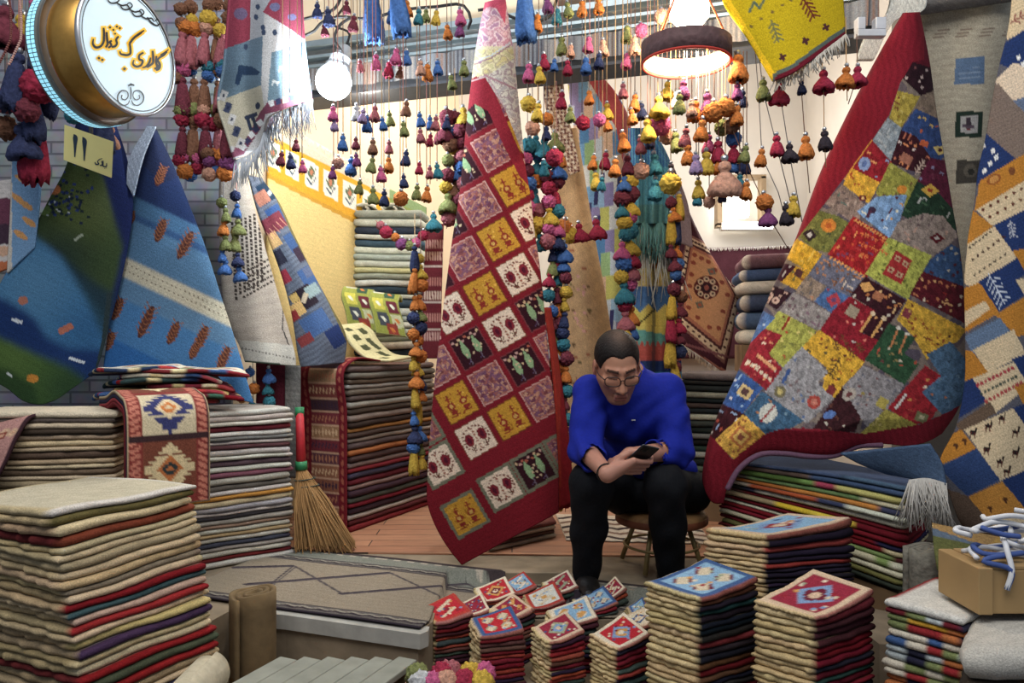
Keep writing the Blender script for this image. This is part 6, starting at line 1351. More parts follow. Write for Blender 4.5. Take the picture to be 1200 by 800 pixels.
strand([(440, 258), (455, 272), (470, 284), (486, 282), (500, 270), (512, 262)], [(446, 264, 'r', 1.2, 'ball'), (452, 272, 'c', 1.6, 'ball'), (463, 278, 'o', 1.3, 'ball'), (471, 286, 'u', 1.5, 'ball'), (480, 288, 'g', 1.4, 'ball'), (488, 284, 'k', 1.4, 'ball'), (496, 276, 'c', 1.5, 'ball'), (508, 260, 't', 1.8, 'fat')], 4.4, 'drooping pompom garland swung across the tall rear pile', None, name='pompom_garland')
strand([(655, 300), (678, 268), (690, 262)], [(662, 268, 'o', 2.2, 'ball'), (668, 276, 'y', 1.8, 'ball'), (678, 272, 'c', 1.7, 'fat'), (698, 268, 'c', 1.8, 'fat')], 3.9, 'knot of orange, yellow and crimson pompoms before the beige rug', None, name='pompom_garland')
# big dark tassels at the top left corner
BT = [(6, 30, 'm', 3.2, 'fat'), (22, 96, 'n', 2.8, 'long'), (6, 118, 'r', 2.6, 'ball'), (34, 132, 'n', 2.5, 'long'), (46, 60, 'n', 2.8, 'long'), (44, 100, 'c', 3.2, 'ball'), (58, 88, 'c', 2.6, 'ball'), (52, 8, 'k', 2.4, 'ball'), (49, 24, 'w', 2.2, 'fat'), (62, 108, 'n', 2.3, 'long'), (26, 34, 'y', 2.6, 'fat'), (40, 170, 'c', 3.3, 'long'), (8, 150, 'e', 2.4, 'ball'), (24, 165, 'n', 2.6, 'fat'), (30, 128, 'm', 2.6, 'ball'), (74, 108, 'm', 2.6, 'ball')]
for i, t in enumerate(sorted(BT)):
    strand([(t[0], -25), (t[0], t[1])], [t], 3.2 + .07 * (i % 3), f"large {TC[t[2]][0]} wool tassel, {ORDL[i]} from left in the top left bunch", 'large tassels in the top left corner', name='large_tassel')
for i, t in enumerate(((86, 136, 't', 1.6, 'ball'), (118, 132, 'c', 2.2, 'ball'), (120, 152, 'n', 2.2, 'long'), (130, 160, 'p', 1.7, 'fat'))):
    strand([(t[0], 118), (t[0], t[1])], [t], 3.22 + .04 * i, f"{TC[t[2]][0]} tassel hanging under the round sign, behind the plaque, {ORDL[i]} from left", 'tassels under the round sign', name='hanging_tassel')
# bead necklaces at the very corner
for k, (x, c, lb) in enumerate(((8, (120, 60, 56), 'long dark red bead necklace hanging in the top left corner, outer one'), (20, (196, 150, 140), 'long pinkish bead necklace hanging in the top left corner, inner one'))):
    bm = bmesh.new(); n = 40
    for q in range(n):
        t = q / (n - 1); px = x + 5 * math.sin(t * 3) - (10 * max(0, t - .7) / .3); py = -20 + 95 * t
        bmesh.ops.create_icosphere(bm, subdivisions=1, radius=.0058, matrix=Matrix.Translation(at(px, py, 3.05)))
    bm_obj('bead_necklace', bm, mat_plain(f'beads_{k}', c, .4), None, True, lb, 'necklace')
# rails the strings hang from, just above the opening
for Y, x0, x1 in ((3.27, 320, 800), (3.40, 200, 560), (3.6, 500, 680)):
    bm = bmesh.new(); tube(bm, [at(x0, -25, Y), at(x1, -25, Y)], .012, 8); o = bm_obj('trim_1' if Y < 3.3 else 'trim_2' if Y < 3.5 else 'trim_3', bm, DARK, None, True); o['kind'] = 'structure'
# black wires looping at the top
WIRES = [[(350, 24), (372, 18), (392, 10), (402, -8)], [(350, 44), (366, 38), (380, 24), (396, 20), (430, 22), (470, 12), (510, 8), (545, 8), (552, 24), (548, 34)], [(400, 60), (392, 46), (398, 30), (412, 20)], [(560, 12), (580, 10), (600, 20), (625, 26), (645, 18), (652, 0)]]
for i, wv in enumerate(WIRES):
    bm = bmesh.new(); tube(bm, [tuple(v) for v in resample([tuple(at(x, y, 3.5)) for x, y in wv], 24)], .007, 6)
    bm_obj('electric_wire', bm, BLK, None, True, ['short black wire curling up beside the animal kilim top', 'long black wire snaking along above the steel beam', 'black wire loop above the round bulb socket', 'black wire sagging behind the central rug top'][i], 'wire')
# ================================================================ the seated man, grown as smooth distance fields
class Field:
    def __init__(s, lo, hi, h):
        s.lo = np.array(lo, float); s.h = h; s.n = np.ceil((np.array(hi) - s.lo) / h).astype(int) + 1
        s.D = np.full(s.n, .2, np.float32)
    def _sub(s, lo, hi):
        a = np.clip(np.floor((np.array(lo) - s.lo) / s.h).astype(int), 0, s.n - 1); b = np.clip(np.ceil((np.array(hi) - s.lo) / s.h).astype(int) + 1, 1, s.n)
        sl = tuple(slice(i, j) for i, j in zip(a, b))
        ax = [s.lo[k] + s.h * np.arange(a[k], b[k]) for k in range(3)]
        return sl, np.meshgrid(*ax, indexing='ij')
    def _op(s, sl, d, k, op):
        A = s.D[sl]; d = d.astype(np.float32)
        if op == 'u':
            if k <= 0: s.D[sl] = np.minimum(A, d)
            else: h = np.clip(.5 + .5 * (d - A) / k, 0, 1); s.D[sl] = d * (1 - h) + A * h - k * h * (1 - h)
        elif op == 's':
            if k <= 0: s.D[sl] = np.maximum(A, -d)
            else: h = np.clip(.5 - .5 * (A + d) / k, 0, 1); s.D[sl] = A * (1 - h) - d * h + k * h * (1 - h)
        elif op == 'i':
            s.D[sl] = np.maximum(A, d)
    def cap(s, a, b, ra, rb=None, k=.015, op='u', flat=None):
        rb = ra if rb is None else rb; a = np.array(a, float); b = np.array(b, float); m = max(ra, rb) + k * 1.5 + .02
        sl, (X, Y, Z) = s._sub(np.minimum(a, b) - m, np.maximum(a, b) + m)
        d = b - a; L2 = d @ d + 1e-12; t = np.clip(((X - a[0]) * d[0] + (Y - a[1]) * d[1] + (Z - a[2]) * d[2]) / L2, 0, 1)
        q = np.sqrt((X - a[0] - t * d[0]) ** 2 + (Y - a[1] - t * d[1]) ** 2 + (Z - a[2] - t * d[2]) ** 2) - (ra + (rb - ra) * t)
        s._op(sl, q, k, op)
    def ell(s, c, r, R=None, k=.015, op='u'):
        c = np.array(c, float); r = np.array(r, float); m = r.max() + k * 1.5 + .02
        sl, (X, Y, Z) = s._sub(c - m, c + m); P = np.stack([X - c[0], Y - c[1], Z - c[2]], -1)
        if R is not None: P = P @ R
        k0 = np.sqrt(((P / r) ** 2).sum(-1)); k1 = np.sqrt(((P / r ** 2).astype(float) ** 2).sum(-1)) + 1e-9
        s._op(sl, k0 * (k0 - 1) / k1, k, op)
    def chain(s, pts, rs, k=.015):
        for i in range(len(pts) - 1): s.cap(pts[i], pts[i + 1], rs[i], rs[i + 1], k)
    def warp(s, fn):
        sl, (X, Y, Z) = s._sub(s.lo, s.lo + s.h * s.n); s.D += fn(X[:s.n[0]], Y, Z).astype(np.float32)
    def mesh(s):
        D = s.D; ins = D < 0; n = D.shape
        c = np.zeros((n[0] - 1, n[1] - 1, n[2] - 1), np.uint8)
        for dx in (0, 1):
            for dy in (0, 1):
                for dz in (0, 1): c += ins[dx:n[0] - 1 + dx, dy:n[1] - 1 + dy, dz:n[2] - 1 + dz]
        act = np.argwhere((c > 0) & (c < 8)); ids = -np.ones(c.shape, int); ids[tuple(act.T)] = np.arange(len(act))
        acc = np.zeros((len(act), 3)); cnt = np.zeros(len(act))
        co = [(i, j, k) for i in (0, 1) for j in (0, 1) for k in (0, 1)]
        for a in co:
            for ax in range(3):
                if a[ax]: continue
                b = list(a); b[ax] = 1
                va = D[tuple((act + a).T)]; vb = D[tuple((act + b).T)]; m = (va < 0) != (vb < 0)
                t = va[m] / (va[m] - vb[m]); p = np.array(a, float)[None].repeat(m.sum(), 0); p[:, ax] += t; acc[m] += p; cnt[m] += 1
        V = s.lo + s.h * (act + acc / cnt[:, None]); F_ = []
        for ax in range(3):
            sl0 = [slice(None)] * 3; sl1 = [slice(None)] * 3; sl0[ax] = slice(0, n[ax] - 1); sl1[ax] = slice(1, n[ax])
            e = np.argwhere(ins[tuple(sl0)] != ins[tuple(sl1)]); u, v = (ax + 1) % 3, (ax + 2) % 3
            e = e[(e[:, u] > 0) & (e[:, v] > 0) & (e[:, u] < n[u] - 1) & (e[:, v] < n[v] - 1)]
            du = np.zeros(3, int); du[u] = 1; dv = np.zeros(3, int); dv[v] = 1
            q = np.stack([ids[tuple((e - du - dv).T)], ids[tuple((e - dv).T)], ids[tuple(e.T)], ids[tuple((e - du).T)]], 1)
            fl = ~ins[tuple(e.T)]; q[fl] = q[fl][:, ::-1]; F_.append(q)
        return V, np.concatenate(F_)

def vec(*a): return np.array(at(*a))
PER = empty('person', Vector((.5, 3.2, ZP)), 'seated man with glasses and short dark hair, blue sweatshirt, looking down at a phone', 'person')
# joints (his right side appears on the left of the picture)
sL, sR = vec(691, 459, 3.16), vec(783, 457, 3.18); eL, eR = vec(687, 528, 3.03), vec(792, 528, 3.08)
hipL, hipR = vec(728, 574, 3.40), vec(786, 574, 3.40); kL, kR = vec(693, 566, 3.0), vec(780, 567, 3.02); aL, aR = vec(687, 668, 3.17), vec(786, 666, 3.17)
neckB = vec(738, 438, 3.20); chest = vec(740, 480, 3.22); belly = vec(752, 530, 3.33); pelv = vec(757, 568, 3.40)
# head frame
HS = 1.10; Hc = vec(723, 431, 3.03)
yaw, pitch, roll = math.radians(4), math.radians(27), math.radians(3)
hf = np.array([math.sin(yaw) * math.cos(pitch), -math.cos(yaw) * math.cos(pitch), -math.sin(pitch)]); hx = np.array([math.cos(yaw), math.sin(yaw), 0.0]); hu = np.cross(hx, -hf); hu = -hu if hu[2] < 0 else hu
hx2 = hx * math.cos(roll) + hu * math.sin(roll); hu = hu * math.cos(roll) - hx * math.sin(roll); hx = hx2
HR_ = np.stack([hx, hu, hf], 1)
def hp(x, u, f): return Hc + HS * (hx * x + hu * u + hf * f)
# phone frame
Pc = vec(748, 537, 2.735); pN = np.array([-.14, .66, .74]); pN /= np.linalg.norm(pN); pL = np.array([.50, -.62, .62]); pL -= pN * (pL @ pN); pL /= np.linalg.norm(pL); pW = np.cross(pL, pN); 
if pW[0] < 0: pW = -pW
def pp(w, l, n): return Pc + pW * w + pL * l + pN * n

def body():
    f = Field((.14, 2.60, .36), (.95, 3.62, 1.58), .0036)
    # trunk and legs (under the clothes)
    f.chain([pelv + [0, .03, .02], belly + [0, .03, .02], chest + [0, .03, 0]], [.085, .085, .09], .03); f.cap(sL + [.03, 0, 0], sR - [.03, 0, 0], .055, None, .05); f.chain([chest + [0, .03, 0], neckB + [0, .0, .0]], [.085, .055], .03)
    f.chain([neckB, hp(0, -.03, -.035)], [.056, .054], .03)
    for hip, kn, an in ((hipL, kL, aL), (hipR, kR, aR)):
        f.chain([hip, kn, an], [.082, .052, .036], .03); f.cap(an + [0, .02, -.035], an + [0, -.11, -.055], .032, .026, .02)
    # his right arm (picture left) and hand on the phone
    wL = pp(-.085, -.085, -.030); f.chain([sL, eL, wL], [.05, .042, .026], .02)
    kn = [(-.036, -.058 + .0228 * i, -.024) for i in range(4)]
    for i, b in enumerate(kn):
        f.cap(wL, pp(*b), .021, .0125, .016)
        ln = (.92, 1.0, .97, .82)[i]; o = b[1]
        f.chain([pp(*b), pp(-.036 + .040 * ln, o + .002, -.0235), pp(.026 + .016 * ln, o + .006, -.017), pp(.047, o + .008, -.001 + .005 * ln)], [.0112, .0092, .0086, .0076], .0015)
    f.ell(pp(-.062, -.055, -.014), (.020, .020, .020), None, .018)
    f.chain([pp(-.070, -.058, -.012), pp(-.053, -.022, .010), pp(-.030, .008, .0165), pp(-.012, .022, .0150)], [.0165, .0130, .0105, .0085], .006)
    # his left forearm crossing behind, hand closed round the other wrist
    wR = vec(738, 533, 2.93); f.chain([sR, eR, wR], [.05, .043, .028], .02)
    pal = vec(724, 541, 2.93); f.cap(wR, pal, .026, .022, .015)
    for i in range(4):
        b = vec(720 + 1.0 * i, 541 + 1.0 * i, 2.925 - .017 * i); m_ = b + np.array([-.014, -.008, -.002]); e = m_ + np.array([.004, -.010, -.006])
        f.cap(pal, b, .017, .011, .012); f.chain([b, m_, e, e + np.array([.010, -.004, -.004])], [.0105, .0095, .0085, .0075], .004)
    f.chain([pal + [0, .01, .004], vec(716, 540, 2.965), vec(711, 545, 2.96)], [.014, .0105, .0085], .006)
    # head
    E = lambda x, u, ff, rx, ru, rf, k=.015, op='u': f.ell(hp(x, u, ff), np.array([rx, ru, rf]) * HS, HR_, k, op)
    C = lambda a, b, ra, rb=None, k=.012, op='u': f.cap(hp(*a), hp(*b), ra * HS, (rb or ra) * HS, k, op)
    E(0, .042, -.012, .074, .084, .094, .01); E(0, -.022, .032, .060, .078, .062, .03); E(0, -.096, .062, .024, .018, .022, .022)
    for s in (-1, 1):
        C((s * .052, -.03, .005), (s * .022, -.092, .055), .022, .018, .025); C((s * .012, .032, .086), (s * .044, .030, .066), .010, .009, .014)
        E(s * .046, -.014, .064, .020, .018, .018, .02)
    for s in (-1, 1): E(s * .031, .012, .100, .018, .011, .016, .014, 's')
    for s in (-1, 1): E(s * .031, .011, .070, .0155, .0125, .0150, .004)
    C((0, .020, .086), (0, -.034, .108), .0085, .0125, .012)
    for s in (-1, 1): E(s * .0125, -.037, .098, .0085, .0075, .010, .008)
    C((-.017, -.064, .088), (.017, -.064, .088), .0075, None, .008); C((-.014, -.077, .086), (.014, -.077, .086), .0085, None, .008); C((-.021, -.0705, .0985), (.021, -.0705, .0985), .0028, None, .003, 's')
    for s in (-1, 1):
        E(s * .079, .002, -.010, .0085, .031, .019, .008); E(s * .088, .004, -.006, .0055, .018, .010, .006, 's')
    return f
fb = body(); V, Fq = fb.mesh()
L_ = (V - Hc) / HS; hxv, huv, hfv = L_ @ hx, L_ @ hu, L_ @ hf
Cb = np.empty((len(V), 3)); Cb[:] = lin((186, 128, 100))
def paintmask(m, c, a=1.0): Cb[m] = Cb[m] * (1 - a) + lin(c) * a
headm = (np.abs(hxv) < .1) & (np.abs(huv) < .16) & (np.abs(hfv) < .14)
hands = (V[:, 2] < 1.05) & (V[:, 1] < 3.0) & ~headm; paintmask(hands, (178, 124, 104))
st = headm & (huv < -.028) & (hfv > -.01) & ~((np.abs(hxv) < .024) & (huv < -.056) & (huv > -.086) & (hfv > .07)); paintmask(st & ((huv < -.04) | (np.abs(hxv) > .04)), (104, 72, 60), .42)
paintmask(headm & (huv < -.052) & (huv > -.060) & (np.abs(hxv) < .028) & (hfv > .07), (80, 56, 50), .5)
paintmask(headm & (np.abs(hxv) < .022) & (huv > -.084) & (huv < -.058) & (hfv > .08), (156, 88, 80), .8)
paintmask(headm & (np.abs(hxv) < .021) & (np.abs(huv + .0705) < .0022) & (hfv > .08), (92, 46, 44), .8)
for s in (-1, 1):
    x = hxv * s; paintmask(headm & (x > .012) & (x < .050) & (np.abs(huv - (.033 - .05 * np.clip(x - .036, 0, 1))) < .0052) & (hfv > .04), (38, 26, 24), .9)
    paintmask(headm & (x > .016) & (x < .046) & (np.abs(huv - (.003 + 3 * (x - .031) ** 2)) < .0024) & (hfv > .05), (34, 22, 22), .9)
    paintmask(headm & (x > .014) & (x < .048) & (huv > .004) & (huv < .022) & (hfv > .05), (150, 98, 78), .5)
    paintmask(headm & (x > .066), (188, 120, 98), .6)
paintmask(headm & (huv > .05), (196, 142, 112), .5)
SKIN = mat_wool('skin', rough=.55, scale=60, amt=.05, bump=.06); SKIN.node_tree.nodes['Principled BSDF'].inputs['Specular IOR Level'].default_value = .35
SKIN.node_tree.nodes['Principled BSDF'].inputs['Subsurface Weight'].default_value = .08; SKIN.node_tree.nodes['Principled BSDF'].inputs['Subsurface Radius'].default_value = (.01, .004, .002)
link_mesh('body', mesh_from(V, Fq, Cb), SKIN, PER)

def child_field(name, f, mat, colf=None, parent=PER, sm=1):
    V, Fq = f.mesh(); o = link_mesh(name, mesh_from(V, Fq, colf(V) if colf else None), mat, parent)
    if sm: md = o.modifiers.new('smooth', 'SMOOTH'); md.iterations = sm; md.factor = .5
    return o
# hair
f = Field(Hc - .16, Hc + .18, .0035)
f.ell(hp(0, .046, -.016), np.array([.0795, .089, .0985]) * HS, HR_, 0)
for s in (-1, 1): f.ell(hp(s * .030, -.004, .100), np.array([.050, .094, .080]) * HS, HR_, .006, 's')
f.ell(hp(0, -.012, .100), np.array([.05, .092, .078]) * HS, HR_, .006, 's')
for s in (-1, 1): f.ell(hp(s * .086, -.020, .012), np.array([.024, .055, .034]) * HS, HR_, .006, 's')
f.ell(hp(0, -.135, -.02), np.array([.13, .105, .15]) * HS, HR_, .006, 's')
f.warp(lambda X, Y, Z: .0012 * np.sin(X * 420 + 60 * Y) * np.sin(Z * 300 + Y * 380))
def haircol(V):
    l = (V - Hc) / HS; thin = np.exp(-(((l @ hx) / .03) ** 2 + ((l @ hf) / .045) ** 2)) * (l @ hu > .08)
    return lin((24, 20, 20)) * (1 - thin[:, None] * .5) + lin((120, 96, 84)) * thin[:, None] * .5
child_field('hair', f, mat_wool('hair', .5, 300, .5, .6), haircol)
# sweatshirt
def shirt():
    f = Field((.16, 2.80, .64), (1.02, 3.62, 1.36), .006)
    f.ell(pelv + [0.0, .03, .075], (.190, .140, .09), None, .03); f.ell(belly + [0, .01, .02], (.178, .140, .13), None, .05); f.ell(chest + [0, .0, 0], (.175, .125, .15), None, .06)
    f.ell(chest + [.01, .07, .06], (.155, .10, .12), None, .05)
    f.cap(sL + [.01, .01, -.005], sR + [-.01, .01, -.005], .068, None, .05); f.cap(neckB + [0, .015, -.05], neckB + [-.005, -.0, .012], .10, .066, .04)
    for s_, e_, w_, t in ((sL, eL, pp(-.085, -.085, -.030), .34), (sR, eR, vec(738, 533, 2.93), .42)):
        m_ = e_ + (w_ - e_) * t; f.chain([s_, (s_ + e_) / 2 + [0, 0, -.0], e_, m_], [.068, .068, .064, .053], .03)
    f.cap(pelv + [.17, -.02, .06], pelv + [.225, -.03, -.01], .05, .025, .05); f.cap(pelv + [.10, .08, .05], pelv + [.20, .04, .0], .06, .04, .05)
    def folds(X, Y, Z):
        a = .0045 * np.sin(95 * (Z * .8 + (X - .49) * .55) + 3 * np.sin(14 * Y)) * np.clip((1.12 - Z) * 4, 0, 1)
        b = .004 * np.sin(70 * (X * .9 - Z * .7) + 2.5 * np.sin(17 * Z + Y * 9)); return a + b * np.clip((1.25 - Z) * 5, 0, 1)
    f.warp(folds)
    f.cap(neckB + [-.006, -.03, .06], neckB + [-.004, -.01, .02], .062, .056, .006, 's')
    for w_, e_, t in ((pp(-.085, -.085, -.030), eL, .34), (vec(738, 533, 2.93), eR, .42)):
        d = (w_ - e_) / np.linalg.norm(w_ - e_); m_ = e_ + (w_ - e_) * t; f.cap(m_ - d * .02, m_ + d * .08, .046, .046, .004, 's')
    return f
child_field('sweatshirt', shirt(), mat_plain('royal_blue_cotton', (17, 34, 150), .85, noise_amt=.12, noise_scale=90, bump=.15, spec=.2))
bm = bmesh.new(); cpt = chest + np.array([-.012, -.128, -.03]); bx(bm, -.008, .008, -.002, .002, -.002, .002, M=Matrix.Translation(Vector(cpt)))
bm_obj('chest_mark', bm, mat_plain('pale_print', (200, 200, 200), .6), PER)
# trousers
def pants():
    f = Field((.18, 2.84, .38), (.98, 3.62, 1.0), .006)
    f.ell(pelv + [0, .0, -.01], (.185, .15, .105), None, .03)
    for hip, kn, an in ((hipL, kL, aL), (hipR, kR, aR)):
        f.chain([hip + [0, 0, .0], kn + [0, .03, 0]], [.105, .083], .03); f.chain([kn, (kn + an) / 2 + [0, .005, 0], an + [0, 0, -.01]], [.080, .070, .056], .03)
    f.ell(hipR + [.10, -.02, .0], (.07, .13, .09), None, .05)
    f.warp(lambda X, Y, Z: .0022 * np.sin(64 * (Z * .6 + X * .7) + 3.2 * np.sin(9 * X + 7 * Y + 5 * Z)) + .0018 * np.sin(50 * (Z - X) + 12 * Y))
    return f
child_field('trousers', pants(), mat_plain('black_denim', (20, 22, 27), .85, noise_amt=.25, noise_scale=120, bump=.2, spec=.15))
for an in (aL, aR):
    f = Field(an - [.09, .26, .10], an + [.09, .12, .06], .005); z0 = ZP + .006
    f.chain([an + [0, .02, -.015], an + [0, .03, -.05]], [.045, .046], .02); f.chain([an + [0, .03, -.045], an + [0, -.06, -.055], an + [0, -.15, -.062]], [.042, .044, .034], .03)
    sl, (X, Y, Z) = f._sub(f.lo, f.lo + f.h * f.n); f._op(sl, z0 - Z, 0, 'i')
    child_field('shoe', f, mat_plain('black_leather', (24, 22, 22), .45, noise_amt=.1))
# glasses
bm = bmesh.new()
for s in (-1, 1):
    pts = []
    for k in range(29):
        a = k * 2 * math.pi / 28; ca, sa = math.cos(a), math.sin(a); x = .0265 * math.copysign(abs(ca) ** .65, ca); u = .0185 * math.copysign(abs(sa) ** .75, sa)
        pts.append(tuple(hp(s * .0335 + x, .002 + u, .108 - abs(s * .0335 + x) * .22)))
    tube(bm, pts, .0021, 6, caps=False)
    tube(bm, [tuple(hp(s * .060, .008, .095)), tuple(hp(s * .076, .010, .06)), tuple(hp(s * .081, .012, -.005)), tuple(hp(s * .079, -.002, -.03))], .0021, 6)
tube(bm, [tuple(hp(-.008, .006, .106)), tuple(hp(0, .010, .109)), tuple(hp(.008, .006, .106))], .0020, 6)
GL_ = bm_obj('glasses', bm, mat_plain('dark_spectacle_frame', (40, 26, 26), .35, noise_amt=.05), PER, True)
bm = bmesh.new(); lens = []
for s in (-1, 1):
    vs = []
    for k in range(28):
        a = k * 2 * math.pi / 28; ca, sa = math.cos(a), math.sin(a); x = .0255 * math.copysign(abs(ca) ** .65, ca); u = .0175 * math.copysign(abs(sa) ** .75, sa)
        vs.append(bm.verts.new(hp(s * .0335 + x, .002 + u, .108 - abs(s * .0335 + x) * .22)))
    bm.faces.new(vs)
gm = bpy.data.materials.new('clear_lens'); gm.use_nodes = True; nt = gm.node_tree; nt.nodes.remove(nt.nodes['Principled BSDF'])
tr = nt.nodes.new('ShaderNodeBsdfTransparent'); gl = nt.nodes.new('ShaderNodeBsdfGlossy'); gl.inputs['Roughness'].default_value = .05; mx = nt.nodes.new('ShaderNodeMixShader'); mx.inputs[0].default_value = .06
nt.links.new(tr.outputs[0], mx.inputs[1]); nt.links.new(gl.outputs[0], mx.inputs[2]); nt.links.new(mx.outputs[0], nt.nodes['Material Output'].inputs[0])
bm_obj('lenses', bm, gm, GL_)
# bracelet
bm = bmesh.new(); wL = pp(-.085, -.085, -.030); dd = (wL - eL) / np.linalg.norm(wL - eL); a_ = np.cross(dd, [0, 0, 1]); a_ /= np.linalg.norm(a_); b_ = np.cross(dd, a_); c_ = wL - dd * .018
tube(bm, [tuple(c_ + (a_ * math.cos(t * .2618) + b_ * math.sin(t * .2618)) * .033) for t in range(25)], .003, 6, caps=False); bm_obj('bracelet', bm, mat_plain('black_cord', (20, 18, 18), .7), PER, True)
# phone
PH = empty('smartphone', Vector(Pc), 'black smartphone held in the seated man\'s hand', 'phone')
PM = Matrix((tuple(pW) + (0,), tuple(pL) + (0,), tuple(pN) + (0,), (0, 0, 0, 1))).transposed(); PM.translation = Vector(Pc)
bm = bmesh.new(); bx(bm, -.037, .037, -.078, .078, -.0045, .0045, .004, PM); bm_obj('case', bm, mat_plain('phone_case', (22, 22, 26), .4, noise_amt=.05), PH)
bm = bmesh.new(); bx(bm, -.034, .034, -.074, .074, .0046, .0052, 0, PM); bm_obj('screen', bm, mat_plain('phone_screen', (120, 140, 160), .1, emit=.6, noise_amt=.1), PH)
bm = bmesh.new(); bx(bm, -.030, -.006, .045, .072, -.0062, -.0045, .001, PM); bm_obj('camera_bump', bm, mat_plain('phone_glass', (12, 12, 16), .15), PH)
# stool
ST = empty('stool', Vector((.66, 3.42, ZP)), 'round wooden stool with thin metal legs under the seated man', 'stool')
sz = .63; SMx = Matrix.Translation((.665, 3.42, sz))
bm = bmesh.new(); lathe(bm, [(0.0005, .0), (.185, .0), (.198, -.01), (.2, -.035), (.19, -.05), (.0005, -.05)], 40, SMx); bm_obj('seat', bm, mat_planks('stool_wood', (170, 128, 78), (150, 106, 62), .5), ST, True)
bm = bmesh.new(); lathe(bm, [(.2, -.02), (.204, -.025), (.204, -.045), (.2, -.05)], 40, SMx); bm_obj('rim_band', bm, mat_plain('rust_leather', (130, 70, 44), .6, noise_amt=.2), ST, True)
LEGM = mat_plain('brass_tube', (150, 132, 84), .45, .4)
for k in range(4):
    a = math.radians(58 + 90 * k); bm = bmesh.new(); d = Vector((math.cos(a), math.sin(a), 0)); c = Vector((.665, 3.42, 0))
    tube(bm, [c + d * .12 + Vector((0, 0, sz - .05)), c + d * .19 + Vector((0, 0, ZP + .008))], .011, 10); bm_obj('leg', bm, LEGM, ST, True)
bm = bmesh.new(); tube(bm, [Vector((.665 + .165 * math.cos(t * .2618), 3.42 + .165 * math.sin(t * .2618), ZP + .10)) for t in range(25)], .006, 8, caps=False); bm_obj('ring_brace', bm, LEGM, ST, True)
# ================================================================ odds and ends
# broom
b0 = at(351, 480, 3.74); b1 = at(352, 512, 3.72); b2 = at(353, 545, 3.70); foot = Vector((X_(378, 3.66), 3.66, ZP + .01))
BR_ = empty('broom', foot, 'straw broom with red handle and green bands leaning by the banded kilim', 'broom')
bm = bmesh.new(); tube(bm, [b0, b1, b2], [.019, .021, .024], 12); bm_obj('handle', bm, mat_plain('red_wrap', (190, 34, 44), .6, noise_amt=.2, noise_scale=60), BR_, True)
GRN = mat_plain('green_tape', (40, 130, 80), .5)
bm = bmesh.new(); tube(bm, [b0 + Vector((0, 0, .012)), b0 - Vector((0, 0, .035))], .022, 12); bm_obj('end_cap', bm, GRN, BR_, True)
bm = bmesh.new(); tube(bm, [b2 + Vector((0, 0, .02)), b2 - Vector((0, 0, .02))], [.027, .030], 12); bm_obj('green_band', bm, GRN, BR_, True)
bm = bmesh.new(); rg = random.Random(5)
for k in range(420):
    a = rg.uniform(0, 6.28); r = math.sqrt(rg.random()); s = Vector((math.cos(a) * r * .024, math.sin(a) * r * .02, 0)); e = Vector((X_(rg.uniform(348, 416), 3.64), 3.64 + .06 * math.sin(a) * r, ZP + rg.uniform(.005, .05)))
    m_ = b2.lerp(e, .5) + Vector((-.01, 0, .02)) + s; tube(bm, [b2 + s - Vector((0, 0, .02)), m_, e], [.003, .0035, .002], 4, caps=False)
bm_obj('straw', bm, mat_plain('broom_straw', (166, 124, 74), .9, noise_amt=.35, noise_scale=9), BR_, True)
bm = bmesh.new()
for t in (.16, .24):
    c = b2.lerp(Vector((X_(380, 3.64), 3.64, ZP)), t); w = .03 + .09 * t * 1.3
    tube(bm, [c + Vector((w * math.cos(q * .2618), .034 * math.sin(q * .2618), .006 * math.cos(q * .2618))) for q in range(25)], .003, 5, caps=False)
bm_obj('stitching', bm, mat_plain('dark_thread', (60, 70, 60), .8), BR_, True)
# rolled felt rug on end
def spiral_roll(name, c, r0, h, axis, mat, label, turns=2.3, th=.016, flap=0.0, cat='rug', group=None):
    bm = bmesh.new(); n = int(turns * 30); pts = []
    for k in range(n + 1):
        t = k / n; a = t * turns * 2 * math.pi; r = r0 * (.30 + .70 * t) ; pts.append((r * math.cos(a), r * math.sin(a)))
    if flap:
        d = (pts[-1][0] - pts[-2][0], pts[-1][1] - pts[-2][1]); l = math.hypot(*d)
        for k in range(1, 5): pts.append((pts[n][0] + d[0] / l * flap * k / 4 + .3 * flap * (k / 4) ** 2, pts[n][1] + d[1] / l * flap * k / 4))
    rows = []
    for x, y in pts:
        row = []
        for q in range(7):
            z = h * q / 6
            row.append(bm.verts.new(Vector(c) + (Vector((x, y, z + .006 * math.sin(3 * x / r0))) if axis == 'z' else Vector((x, z, y)))))
        rows.append(row)
    for a, b in zip(rows[:-1], rows[1:]):
        for q in range(6): bm.faces.new((a[q], b[q], b[q + 1], a[q + 1]))
    o = bm_obj(name, bm, mat, None, True, label, cat, group); md = o.modifiers.new('t', 'SOLIDIFY'); md.thickness = th; return o
spiral_roll('rolled_rug', (-.905, 2.70, .192), .086, .31, 'z', mat_plain('brown_felt', (118, 96, 64), .95, noise_amt=.35, noise_scale=14, bump=.5), 'brown rolled felt rug standing on end beside the near left pile', 2.6, .014, .05)
spiral_roll('rolled_rug', (-.87, 1.96, .275), .075, .3, 'y', mat_plain('pale_roll', (186, 176, 150), .95, noise_amt=.2, noise_scale=40, bump=.5), 'lower cream roll lying at the foot of the near left pile', 2.5, .016)
spiral_roll('rolled_rug', (-.885, 1.98, .415), .052, .26, 'y', mat_plain('pale_roll', (186, 176, 150), .95), 'upper cream roll lying at the foot of the near left pile', 2.2, .014)
spiral_roll('rolled_rug', (1.40, 2.60, ZP + .002), .07, .30, 'z', mat_plain('grey_pile', (120, 116, 104), .98, noise_amt=.4, noise_scale=40, bump=.8), 'grey shaggy roll standing right of the colourful pile, left one', 2.4, .02)
